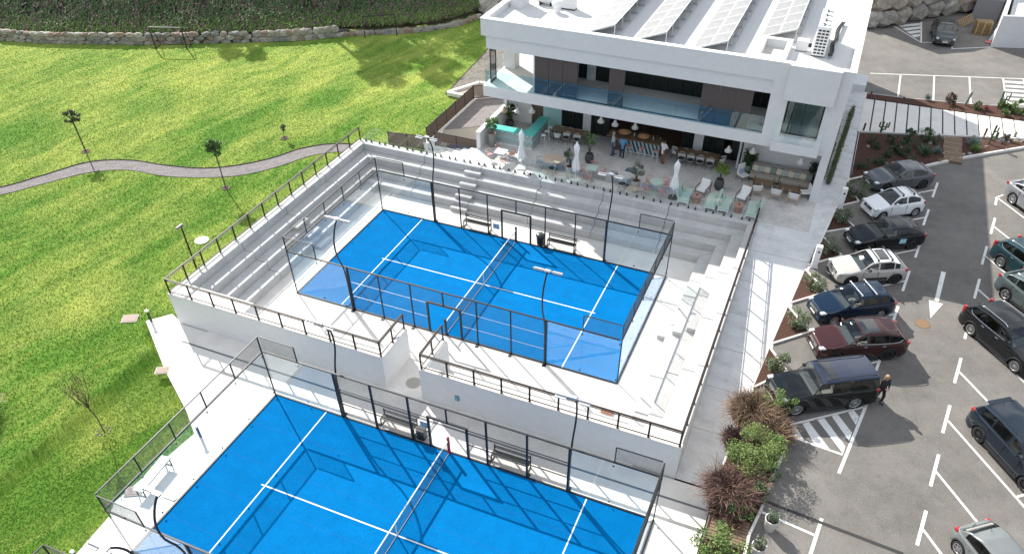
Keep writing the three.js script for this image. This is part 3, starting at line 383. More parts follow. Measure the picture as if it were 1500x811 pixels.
{
  const t = thing('slab_walk', 'walkway of wide white concrete slabs with dark gaps between them', 'walkway');
  part('bed', prism([[29.12, -20.55], [46, -25.6], [46, -27.35], [29.2, -26.8]], P - 0.1, T - 0.06), mat([0.03, 0.035, 0.04], 0.9), t);
  for (let i = 0; i < 19; i++) { const x0 = 29.2 + i * 0.842, x1 = x0 + 0.745, zb = x => -20.5 - (x - 29.1) * 0.308, zt = x => -26.65 - (x - 29.2) * 0.03; part('slab', prism([[x0, zb(x0)], [x1, zb(x1)], [x1, zt(x1)], [x0, zt(x0)]], T - 0.06, T + 0.012 + 0.004 * (i % 2), 0.01), M.floor, t); }
  kerbLine([[29.1, -20.4], [46, -25.5]], T - 0.06, 0.12, 0.1, 'edge_kerb', M.floor, t);
  const s = thing('sleeper_steps', 'flight of weathered timber sleepers crossing the rock garden', 'steps'); for (let i = 0; i < 15; i++) { const z = -22.0 + i * 0.27, w = 1.26, x = 35.75 + 0.03 * Math.sin(i * 7); part('sleeper', rbox(w, 0.16, 0.22, 0.02, x, P + 0.1 + 0.012 * ((i * 5) % 3), z - 0.15, 1), M.wood, s); }
  struct('car_park_retaining_wall', metricUV(bb(27.55, 29.1, 1.2, T + 0.5, -30.3, -27.99)), M.plaster);
  kerbLine([[29.24, -13], [29.22, -20.4]], T, 0.1, 0.02, 'kerb', M.steel);
}
// long planter with grasses down to the lower court
const PLANT = [[26.7, 10.0], [27.8, 9.6], [28.75, 12.3], [28.35, 15.35], [28.2, 16.8], [27.95, 18.2], [27.9, 24], [26.35, 24], [26.35, 15]];
struct('planting_bed', prism(PLANT, 0.2, P + 0.06), M.mulch);
kerbLine([[28.78, 12.2], [28.38, 15.35], [28.23, 16.8], [28.0, 18.2], [27.95, 24]], P, 0.12, 0.16, 'kerb');
{ const t = thing('timber_edging', 'weathered timber boards between the lower grasses and leafy shrub', 'edging'); for (let i = 0; i < 9; i++) part('board', rbox(1.5, 0.06, 0.13, 0.012, 27.2, P + 0.10 + 0.006 * (i % 2), 17.75 + i * 0.155, 1), M.wood, t); }
// ------------------------------------------------ terrace floor and stairs
struct('terrace_floor', metricUV(mergeAll([bb(4.0, 24.4, 0.3, T, -12.3, -5.052), bb(24.4, 27.0, 0.3, T, -12.3, -8.7), bb(24.4, 27.5, 0.3, T - 0.003, -8.7, -5.0)])), M.tile);
{
  const t = thing('terrace_stairs', 'white concrete steps going down from the terrace to the lawn path', 'stairs');
  for (let i = 0; i < 6; i++) { const x1 = 3.98 - i * 0.62, y = T - 0.16 * (i + 1); part('step', prism([[x1 - 0.62, -7.3], [x1, -7.3], [x1, -5.06], [x1 - 0.62, -5.06]], 0.2, y, 0.015), M.floor, t); }
  part('landing', prism([[-0.45, -7.3], [0.26, -7.3], [0.26, -5.06], [-4.6, -5.06], [-4.6, -5.5], [-0.45, -6.2]], 0.2, 1.0), M.floor, t);
  const w = thing('yard_wall', 'white wall with stone coping round the sunken side yard', 'wall');
  part('wall', metricUV(mergeAll([bb(-0.6, -0.3, -0.3, 1.44, -16.4, -7.3), bb(-0.3, 3.95, -0.3, 1.3, -7.75, -7.45)])), M.plaster, w);
  part('coping', metricUV(bb(-0.65, -0.25, 1.44, 1.52, -16.4, -7.28)), M.floor, w);
  struct('side_yard', metricUV(bb(-0.3, 4.0, -0.3, 0.1, -16, -7.75)), M.grey);
  const gr = struct('gravel_bed', prism([[-0.25, -9.8], [1.5, -11.0], [3.95, -13.0], [3.95, -22], [-0.25, -22]], -0.2, 1.5), M.gravel);
  part('retaining_face', metricUV(mergeAll([prism([[-0.28, -9.78], [1.52, -10.98], [1.44, -11.06], [-0.28, -9.9]], 0, 1.46), prism([[1.52, -10.98], [3.97, -12.96], [3.9, -13.05], [1.44, -11.06]], 0, 1.46)])), mat([0.45, 0.41, 0.35], 0.9), gr);
  struct('gravel_bed', sheet([[-3.5, -16.6], [-3.0, -16.3], [-0.62, -16.42], [3.8, -16.9], [3.8, -40], [-6.5, -40], [-5.1, -30], [-4.3, -26], [-4.0, -22.2]], () => 1.09), mat(W, 1, { map: tex(512, 1.6, (u, v) => { const b = vnoise(u * 22, v * 22, 415, 22), c = vnoise(u * 45, v * 45, 417, 45), k = 0.3 + 0.9 * b + 0.4 * c; return [0.30 * k, 0.275 * k, 0.24 * k]; }), bumpMap: T_fine, bumpScale: 0.05 }));
  kerbLine(curve2([[-3.5, -16.6], [-4.0, -22.2], [-4.3, -26], [-5.1, -30], [-6.5, -40]], 20), 1.05, 0.05, 0.08, 'bed_edging', mat([0.06, 0.045, 0.03], 0.9));
  const pl = thing('planter_box', 'angular white planter frame on the gravel beside the building', 'planter'); part('rim', [bar([-3.3, 1.2, -16.5], [-1.7, 1.2, -19.4], 0.3, 0.3), bar([-3.3, 1.2, -16.5], [-0.6, 1.2, -16.4], 0.3, 0.3), bar([-1.7, 1.2, -19.4], [0.6, 1.2, -19.2], 0.3, 0.3)], M.floor, pl); part('soil', sheet([[-3.2, -16.6], [-0.6, -16.6], [0.5, -19.2], [-1.7, -19.3]], () => 1.16), mat([0.35, 0.31, 0.26], 1), pl);
}
function screenFence(pts, lab) {
  const t = thing('mesh_fence', lab, 'fence');
  for (let i = 0; i < pts.length - 1; i++) {
    const [a, b] = [pts[i], pts[i + 1]], g = wires(Math.hypot(b[0] - a[0], b[2] - a[2]), 1.0, 0.032, 0.0085), o = part('mesh_panel', g, M.brownmesh, t, 'stuff'); o.position.set(a[0], a[1] + 0.06, a[2]); o.rotation.y = Math.atan2(-(b[2] - a[2]), b[0] - a[0]);
    part('rail', mergeAll([bar([a[0], a[1] + 1.08, a[2]], [b[0], b[1] + 1.08, b[2]], 0.05), bar([a[0], a[1] + 0.05, a[2]], [b[0], b[1] + 0.05, b[2]], 0.04)]), M.bronze, t);
    part('post', bar([a[0], a[1], a[2]], [a[0], a[1] + 1.15, a[2]], 0.05), M.bronze, t);
  }
  const e = pts[pts.length - 1]; part('post', bar(e, [e[0], e[1] + 1.15, e[2]], 0.05), M.bronze, t);
}
screenFence([[-0.45, 1.52, -7.6], [-0.45, 1.52, -9.2], [-0.45, 1.52, -10.8], [-0.45, 1.52, -12.4], [-0.45, 1.52, -14], [-0.45, 1.52, -15.6]], 'brown mesh fence on the white coping between lawn and side yard');
screenFence([[0.2, 1.3, -7.6], [2.0, 1.3, -7.6], [3.9, 1.3, -7.6]], 'brown mesh fence behind the white terrace steps');
screenFence([[-3.4, 0.95, -6.9], [-1.9, 0.95, -7.1], [-0.5, 0.95, -7.4]], 'brown mesh fence on the lawn beyond the gravel path end');
screenFence([[-0.45, 1.52, -15.7], [1.2, 1.52, -16.8], [2.8, 1.52, -17.8]], 'short brown mesh fence beside the white planter frame');
{ // glass balustrade on the ledge between terrace and seating
  const t = thing('glass_balustrade', 'frameless clear glass balustrade on the ledge of the terrace', 'balustrade'); const clamp1 = mergeAll([box(0.06, 0.17, 0.09, 0, 0.085, 0), box(0.12, 0.02, 0.14, 0, 0.01, 0)]);
  const n = 25, w = 28.6 / n;
  for (let i = 0; i < n; i++) { const x = -4.4 + i * w; const p = part('glass_panel', box(w - 0.03, 1.08, 0.016, x + w / 2, T + 0.62, -4.93), M.glass, t); for (const f of [0.3, 0.7]) { const c = part('clamp', clamp1, M.black, t); c.position.set(x + w * f, T, -4.93); } }
  for (let i = 0; i < 2; i++) part('glass_panel', box(0.016, 1.08, 0.85, 24.2, T + 0.62, -5.4 - i * 0.9), M.glass, t);
}
// ------------------------------------------------ the clubhouse
const BZ0 = -8.7;
{
  const b = thing('clubhouse', 'two-storey white flat-roofed clubhouse with balcony above the terrace restaurant', 'building');
  const wall = (name, ...a) => a.forEach(q => part(name, metricUV(bb(...q)), M.plaster, b));
  wall('blade_wall', [27.0, 27.5, 0.5, 5.32, -32, BZ0]); wall('ground_wall', [21.9, 27.0, T, 5.32, -11.6, -11.3], [4.0, 6.1, T, 5.32, -12.45, -12.2], [10.2, 10.8, T, 5.32, -12.6, -12.2], [18.48, 19.13, T, 5.32, -12.6, -12.2], [21.75, 22.0, T, 5.32, -13, -11.3], [3.95, 4.2, 0, 5.32, -32, -11.9]);
  part('feature_wall', bb(7.05, 8.5, T, 5.32, -12.5, -12.2), mat([0.36, 0.60, 0.58], 0.7), b);
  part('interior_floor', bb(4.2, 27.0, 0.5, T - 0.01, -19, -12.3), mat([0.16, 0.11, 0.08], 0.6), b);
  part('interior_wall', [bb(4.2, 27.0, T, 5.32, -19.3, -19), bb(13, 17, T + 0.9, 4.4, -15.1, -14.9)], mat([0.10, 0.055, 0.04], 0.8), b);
  // sliding doors: frames and glass
  const doors = (list, y0, y1, z) => list.forEach(([x0, x1, n]) => {
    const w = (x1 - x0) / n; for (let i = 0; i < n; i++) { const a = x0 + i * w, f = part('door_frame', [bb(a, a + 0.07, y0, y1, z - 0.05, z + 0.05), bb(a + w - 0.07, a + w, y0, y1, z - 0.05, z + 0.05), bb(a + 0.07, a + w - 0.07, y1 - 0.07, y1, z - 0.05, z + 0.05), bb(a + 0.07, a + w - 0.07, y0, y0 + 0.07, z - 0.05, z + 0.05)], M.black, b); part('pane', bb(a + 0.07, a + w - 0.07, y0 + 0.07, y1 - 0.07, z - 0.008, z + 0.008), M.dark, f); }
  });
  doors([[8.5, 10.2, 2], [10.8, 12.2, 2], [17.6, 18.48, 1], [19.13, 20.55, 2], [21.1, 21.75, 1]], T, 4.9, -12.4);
  part('door', bb(6.1, 7.05, T, 5.0, -12.45, -12.35), mat([0.10, 0.075, 0.055], 0.6), b);
  // slabs and storey above
  wall('floor_slab', [3.83, 27.5, 5.32, 5.62, -32, BZ0], [3.83, 27.5, 5.62, 6.05, -32, BZ0 - 0.0]);
  part('balcony_floor', metricUV(bb(3.95, 23.12, 6.05, 6.062, -12.4, BZ0 - 0.12)), M.floor, b);
  wall('upper_wall', [23.14, 24.2, 6.05, 9.48, -13, BZ0], [26.43, 27.5, 6.05, 9.48, -13, BZ0], [24.2, 26.43, 8.4, 9.48, -13, BZ0], [24.2, 26.43, 6.05, 6.15, -9.3, BZ0], [27.2, 27.5, 6.05, 9.48, -32, -13], [7.5, 7.62, 6.062, 8.62, -12.5, -9.0], [4.0, 4.83, 6.05, 8.62, -12.95, -12.05], [7.62, 9.55, 6.06, 8.62, -12.7, -12.5], [10.2, 10.85, 6.06, 8.62, -12.7, -12.5], [19.0, 21.8, 6.06, 8.62, -12.7, -12.5], [22.9, 23.14, 6.06, 8.62, -12.7, -12.5], [7.62, 23.14, 8.3, 8.62, -12.7, -12.5], [6.0, 7.5, 6.06, 8.62, -15.2, -15]);
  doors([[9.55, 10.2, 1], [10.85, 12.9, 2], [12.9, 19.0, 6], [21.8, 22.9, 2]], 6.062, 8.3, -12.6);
  // corner window with room behind
  part('room_lining', [bb(24.2, 26.43, 6.15, 6.17, -12.9, -9.3), bb(24.2, 24.24, 6.17, 8.38, -12.9, -9.3), bb(26.39, 26.43, 6.17, 8.38, -12.9, -9.3), bb(24.24, 26.39, 6.17, 8.38, -12.98, -12.9)], mat([0.66, 0.60, 0.48], 0.9), b);
  { const z = -9.15, f = part('window_frame', [bb(24.2, 24.3, 6.15, 8.4, z - 0.06, z + 0.06), bb(26.33, 26.43, 6.15, 8.4, z - 0.06, z + 0.06), bb(24.3, 26.33, 8.3, 8.4, z - 0.06, z + 0.06), bb(24.3, 26.33, 6.15, 6.23, z - 0.06, z + 0.06), bb(25.29, 25.34, 6.23, 8.3, z - 0.05, z + 0.05)], M.black, b); part('pane', bb(24.3, 25.29, 6.23, 8.3, z - 0.01, z + 0.01), M.tint, f); part('pane', bb(25.34, 26.33, 6.23, 8.3, z - 0.01, z + 0.01), M.tint, f); }
  wall('bay_hood', [23.93, 26.83, 8.52, 10.6, BZ0, -8.40]);
  wall('bay_balcony', [23.86, 26.73, 5.33, 5.93, BZ0, -8.22]);
  part('bay_balustrade', [bb(23.9, 26.7, 5.93, 7.2, -8.30, -8.285), bb(23.9, 23.915, 5.93, 7.2, -8.7, -8.305), bb(26.685, 26.7, 5.93, 7.2, -8.7, -8.305)], M.glass, b);
  // roof
  wall('fascia', [3.82, 27.53, 9.48, 10.08, -32, -9.05], [3.82, 23.93, 9.48, 10.54, -9.05, BZ0], [26.83, 27.53, 9.48, 10.54, -9.05, BZ0], [23.93, 26.83, 9.48, 10.54, -9.05, BZ0], [3.82, 4.17, 10.08, 10.54, -32, -9.05], [27.18, 27.53, 10.08, 10.54, -32, -9.05]);
  part('coping', [bb(3.80, 27.55, 10.54, 10.6, -9.07, -8.68), bb(3.80, 4.19, 10.54, 10.6, -32, -9.07), bb(27.16, 27.55, 10.54, 10.6, -32, -9.07)], M.cap, b);
  wall('lower_fascia', [4.12, 23.14, 8.62, 9.48, -9.3, -8.82], [4.12, 4.4, 8.62, 9.48, -32, -9.3]);
  part('soffit', bb(4.4, 23.14, 8.62, 8.72, -32, -9.3), M.white, b);
  part('roof_deck', metricUV(bb(4.17, 27.18, 10.08, 10.14, -32, -9.05)), M.roof, b);
  { // light well beside the plant
    wall('light_well', [21.6, 23.5, 10.14, 10.62, -9.5, -9.07], [21.6, 21.95, 10.14, 10.62, -12.6, -9.5], [23.2, 23.5, 10.14, 10.62, -12.6, -9.5], [21.95, 23.2, 10.14, 10.62, -12.6, -12.2]);
    part('light_well_floor', bb(21.95, 23.2, 10.145, 10.16, -12.2, -9.5), mat([0.52, 0.50, 0.47], 0.9), b);
  }
  for (const [x0, x1] of [[7.62, 8.63], [8.66, 9.63], [9.66, 10.66], [12.87, 13.93], [18.98, 20.06], [20.09, 21.09], [21.12, 22.15]]) { const s = part('shutter', rbox(x1 - x0, 2.52, 0.06, 0.008, (x0 + x1) / 2, 7.34, -8.99, 1), M.shutter, b); }
  part('shutter_track', [bb(7.62, 23.1, 8.56, 8.615, -9.06, -8.92), bb(7.62, 23.1, 6.064, 6.08, -9.06, -8.92)], M.black, b);
  const blue = mat([0.82, 0.93, 0.95], 0.02, { transmission: 1, thickness: 0, ior: 1.5 });
  for (let i = 0; i < 10; i++) { const x = 3.98 + i * 1.914; part('balcony_glass', bb(x, x + 1.9, 6.06, 7.16, -8.782, -8.766), blue, b); }
  for (const [x, w] of [[9.0, 0.85], [13.25, 0.75], [19.05, 0.75]]) part('brace_rod', rod([x, 6.1, -8.83], [x + w, 7.1, -8.83], 0.014), M.alu, b);
  part('side_glass', [bb(3.93, 3.945, 6.06, 7.16, -10.7, -8.8), bb(3.93, 3.945, 6.06, 7.16, -12.0, -10.75)], M.glass, b);
  part('side_screen', [bb(4.13, 4.19, 6.06, 8.6, -9.35, -9.29), bb(4.13, 4.19, 6.06, 8.6, -10.25, -10.19), bb(4.13, 4.19, 8.52, 8.6, -10.19, -9.35), bb(4.13, 4.19, 6.06, 6.14, -10.19, -9.35)], M.black, b);
  part('side_screen_pane', bb(4.15, 4.165, 6.14, 8.52, -10.19, -9.35), mat([0.35, 0.36, 0.36], 0.04, { transmission: 1, thickness: 0 }), b);
  // ------------------------------ things on the roof
  const cell = tex(256, 0, (u, v) => { const gx = (u * 6) % 1, gy = (v * 10) % 1, e = gx < 0.03 || gy < 0.03 ? 1.35 : 1, k = e * (0.9 + 0.2 * hash2(Math.floor(u * 6), Math.floor(v * 10), 3)); return [0.235 * k, 0.235 * k, 0.24 * k]; });  // cell grey lightened in the base colour to stand in for sun glare
  const pv = mat(W, 0.5, { map: cell }), ang = Math.atan2(0.75, 2.1);
  const pg = box(1.06, 0.035, 1.66), fg = mergeAll([box(1.1, 0.045, 0.03, 0, 0.003, 0.835), box(1.1, 0.045, 0.03, 0, 0.003, -0.835), box(0.03, 0.045, 1.64, 0.535, 0.003, 0), box(0.03, 0.045, 1.64, -0.535, 0.003, 0)]);
  const labs = ['solar panel array nearest the open end of the flat roof', 'second solar panel array counting from the open end of the roof', 'third solar panel array counting from the open end of the roof', 'solar panel array standing behind the square light well'];
  [[10.7, -9.65], [14.05, -9.65], [17.85, -9.65], [21.45, -13.3]].forEach(([x, z0], k) => {
    const t = thing('solar_array', labs[k], 'solar panels', [x, 10.14, z0], 0, 'tilted solar arrays on the roof');
    for (let j = 0; j < (k === 3 ? 6 : 8); j++) for (let i = 0; i < 2; i++) { const d = 0.56 + i * 1.11, p = part('panel', pg, pv, t); p.position.set(d * Math.cos(ang), 0.14 + d * Math.sin(ang), -0.85 - j * 1.7); p.rotation.z = ang; part('frame', fg, M.white, p); }
    const L1 = [], n = k === 3 ? 6 : 8; for (let j = 0; j <= n; j++) { const z = -j * 1.7 - (j ? -0.02 : 0.05); L1.push(bar([0, 0.06, z], [2.2, 0.06, z], 0.05), bar([2.08, 0.06, z], [2.08, 0.80, z], 0.05), bar([0.02, 0.09, z], [2.12, 0.83, z], 0.04)); } part('support_frame', L1, M.alu, t);
    part('ballast_strip', bb(2.3, 2.75, 0, 0.05, -n * 1.7, 0), mat([0.62, 0.62, 0.62], 0.9), t);
  });
  const ac = (x, z, w, d, h, lab, grid) => {
    const t = thing('air_conditioner', lab, 'air conditioner', [x, 10.14, z]); part('casing', rbox(w, h, d, 0.03, 0, h / 2 + 0.08, 0), M.white, t); part('feet', [box(w, 0.08, 0.08, 0, 0.04, d * 0.4), box(w, 0.08, 0.08, 0, 0.04, -d * 0.4)], M.black, t);
    for (let i = 0; i < 2; i++) { const f = part('fan_grille', new THREE.TorusGeometry(Math.min(w, d) * 0.36, 0.02, 6, 24).rotateX(Math.PI / 2), M.alu, t); f.position.set(0, h + 0.09, (i - 0.5) * d * 0.5); part('fan_blade', [0, 1, 2].map(k => box(Math.min(w, d) * 0.32, 0.012, 0.1).translate(Math.min(w, d) * 0.18, 0, 0).rotateY(k * 2.1)), M.black, f); }
    if (grid) for (let j = 0; j < 8; j++) for (let i = 0; i < 3; i++) part('grille_opening', box(0.17, 0.10, 0.012), M.black, t).position.set(-w / 2 + 0.17 + i * (w - 0.34) / 2, 0.25 + j * (h - 0.3) / 7.5, d / 2 + 0.004);
    return t;
  };
  ac(25.15, -12.3, 0.78, 1.6, 1.7, 'tall white air conditioner with dark square grilles on the roof corner', true);
  ac(25.1, -14.2, 0.78, 1.6, 1.65, 'white twin-fan air conditioner behind the grille-fronted unit on the roof');
  ac(8.2, -13.9, 1.0, 0.5, 1.2, 'small air conditioner near the solar arrays on the open roof');
  const pip = thing('roof_pipes', 'black insulated pipes running beside the roof air conditioners', 'pipes'); for (const [o, r] of [[0, 0.05], [0.09, 0.035], [0.17, 0.045]]) part('pipe', tube([[25.75 + o, 10.4, -11.4], [25.8 + o, 10.3, -12.4], [25.72 + o, 10.45, -13.3], [25.85 + o, 10.3, -14.5], [25.8 + o, 10.4, -16], [26.0 + o, 10.3, -18]], r, 30, 6), M.black, pip);
  const bx2 = thing('roof_cabinet', 'low white cabinet between the light well and air conditioner', 'cabinet', [24.1, 10.14, -12.3]); part('body', rbox(0.7, 0.6, 0.5, 0.02, 0, 0.35, 0), M.white, bx2); part('leg', [box(0.04, 0.1, 0.4, -0.3, 0.05, 0), box(0.04, 0.1, 0.4, 0.3, 0.05, 0)], M.black, bx2); part('valve', rbox(0.2, 0.2, 0.2, 0.04, 0.45, 0.4, 0.1), M.black, bx2);
  const vent = thing('roof_vent', 'round white roof vent cowl near the small air conditioner', 'vent', [7.65, 10.14, -12.9]); part('stem', cyl(0.2, 0.24, 0.4, 0, 0.2, 0, 20), M.white, vent); part('cowl', new THREE.SphereGeometry(0.36, 20, 12).scale(1, 0.75, 1).translate(0, 0.55, 0), M.white, vent);
  const ch = thing('roof_chimney', 'square white chimney at the lawn end of the roof', 'chimney', [4.75, 10.14, -13.0]); part('shaft', metricUV(bb(-0.45, 0.45, 0, 1.5, -0.9, 0.4)), M.plaster, ch); part('cap', bb(-0.5, 0.5, 1.5, 1.58, -0.95, 0.45), M.cap, ch);
  const tk = thing('roof_tank', 'white ribbed tank lying on the roof beside the vent', 'tank', [6.4, 10.14, -14.2]); part('body', new THREE.CapsuleGeometry(0.42, 0.9, 6, 18).rotateZ(Math.PI / 2).translate(0, 0.5, 0), M.white, tk); part('cradle', [box(0.1, 0.25, 0.7, -0.4, 0.125, 0), box(0.1, 0.25, 0.7, 0.4, 0.125, 0)], M.black, tk);
}
// low wall beside the bar
{ const t = thing('bar_wall', 'white low wall closing the turquoise bar off from the steps', 'wall'); part('wall', metricUV(mergeAll([bb(3.96, 4.26, 0.5, 3.34, -11.85, -8.0), bb(3.96, 4.26, 0.5, 3.34, -8.0, -7.0)])), M.plaster, t); part('coping', bb(3.94, 4.28, 3.34, 3.4, -11.85, -6.98), M.cap, t); }
// ------------------------------------------------ top right: boulder wall and outbuilding
{
  const w = thing('boulder_wall', 'retaining wall of big rough boulders behind the upper car park', 'retaining wall'); const r = RNG(99);
  part('earth', [prism([[27.6, -44.6], [30.5, -46.5], [33.5, -50.2], [36, -52.6], [41, -56], [41, -62], [27.6, -62]], 0.5, 8)], mat([0.035, 0.03, 0.022], 1), w);
  const line = [[27.8, -44.2], [30.2, -45.8], [33.2, -49.4], [36, -52.2], [40.5, -55.5]];
  for (let k = 0; k < 4; k++) { let s = 0; for (let i = 0; i < line.length - 1; i++) { const a = line[i], b = line[i + 1], l = Math.hypot(b[0] - a[0], b[1] - a[1]), n = Math.max(1, Math.round(l / 1.9)); for (let j = 0; j < n; j++) { const t = (j + 0.5 + (k % 2) * 0.35) / n, o = part('boulder', STONES[Math.floor(r() * 7)], stoneMats[Math.floor(r() * 3)], w); o.position.set(lerp(a[0], b[0], t) + 0.1 * k, P + 0.75 + k * 1.4, lerp(a[1], b[1], t) - 0.35 * k); o.scale.set(1.85 + 0.35 * r(), 1.3 + 0.22 * r(), 1.5); o.rotation.set(0.15 * (r() - 0.5), Math.atan2(-(b[1] - a[1]), b[0] - a[0]) + 0.2 * (r() - 0.5), 0.2 * (r() - 0.5)); } } }
  const w2 = thing('boulder_wall', 'few large pale boulders at the foot of the bank behind the clubhouse', 'retaining wall');
  for (const [x, z, sx, sy, m] of [[-8.9, -36.6, 2.6, 1.6, 2], [-6.6, -37.6, 2.4, 1.7, 1], [-10.3, -36.8, 1.8, 1.1, 0], [-8.2, -38.4, 2.2, 1.4, 2], [-6, -39.4, 2.6, 1.5, 0], [-8.1, -35.4, 1.1, 0.8, 1], [-4.2, -38.6, 2.2, 1.6, 2]]) { const o = part('boulder', STONES[Math.floor(r() * 7)], stoneMats[m], w2); o.position.set(x, 1 + sy * 0.45 + (z < -38 ? 1.4 : 0), z); o.scale.set(sx, sy, 1.6); o.rotation.y = r() * 0.6; }
  const ob = thing('outbuilding', 'white rendered outbuilding at the edge of the upper car park', 'building');
  part('wall', metricUV(mergeAll([prism([[39.15, -43.3], [50, -46.8], [50, -47.1], [39.3, -43.65]], P - 0.2, P + 2.75), prism([[39.12, -43.35], [39.42, -43.7], [41.6, -60], [41.2, -60]], P - 0.2, P + 2.75)])), M.plaster, ob);
  part('roof', metricUV(prism([[40.0, -45.5], [50, -48.6], [50, -60], [41.8, -60]], P + 1.9, P + 2.2)), M.roof, ob); part('vent_hole', new THREE.CylinderGeometry(0.12, 0.12, 0.05, 14).rotateZ(Math.PI / 2).rotateY(0.13).translate(39.95, P + 2.0, -50.0), M.black, ob);
}
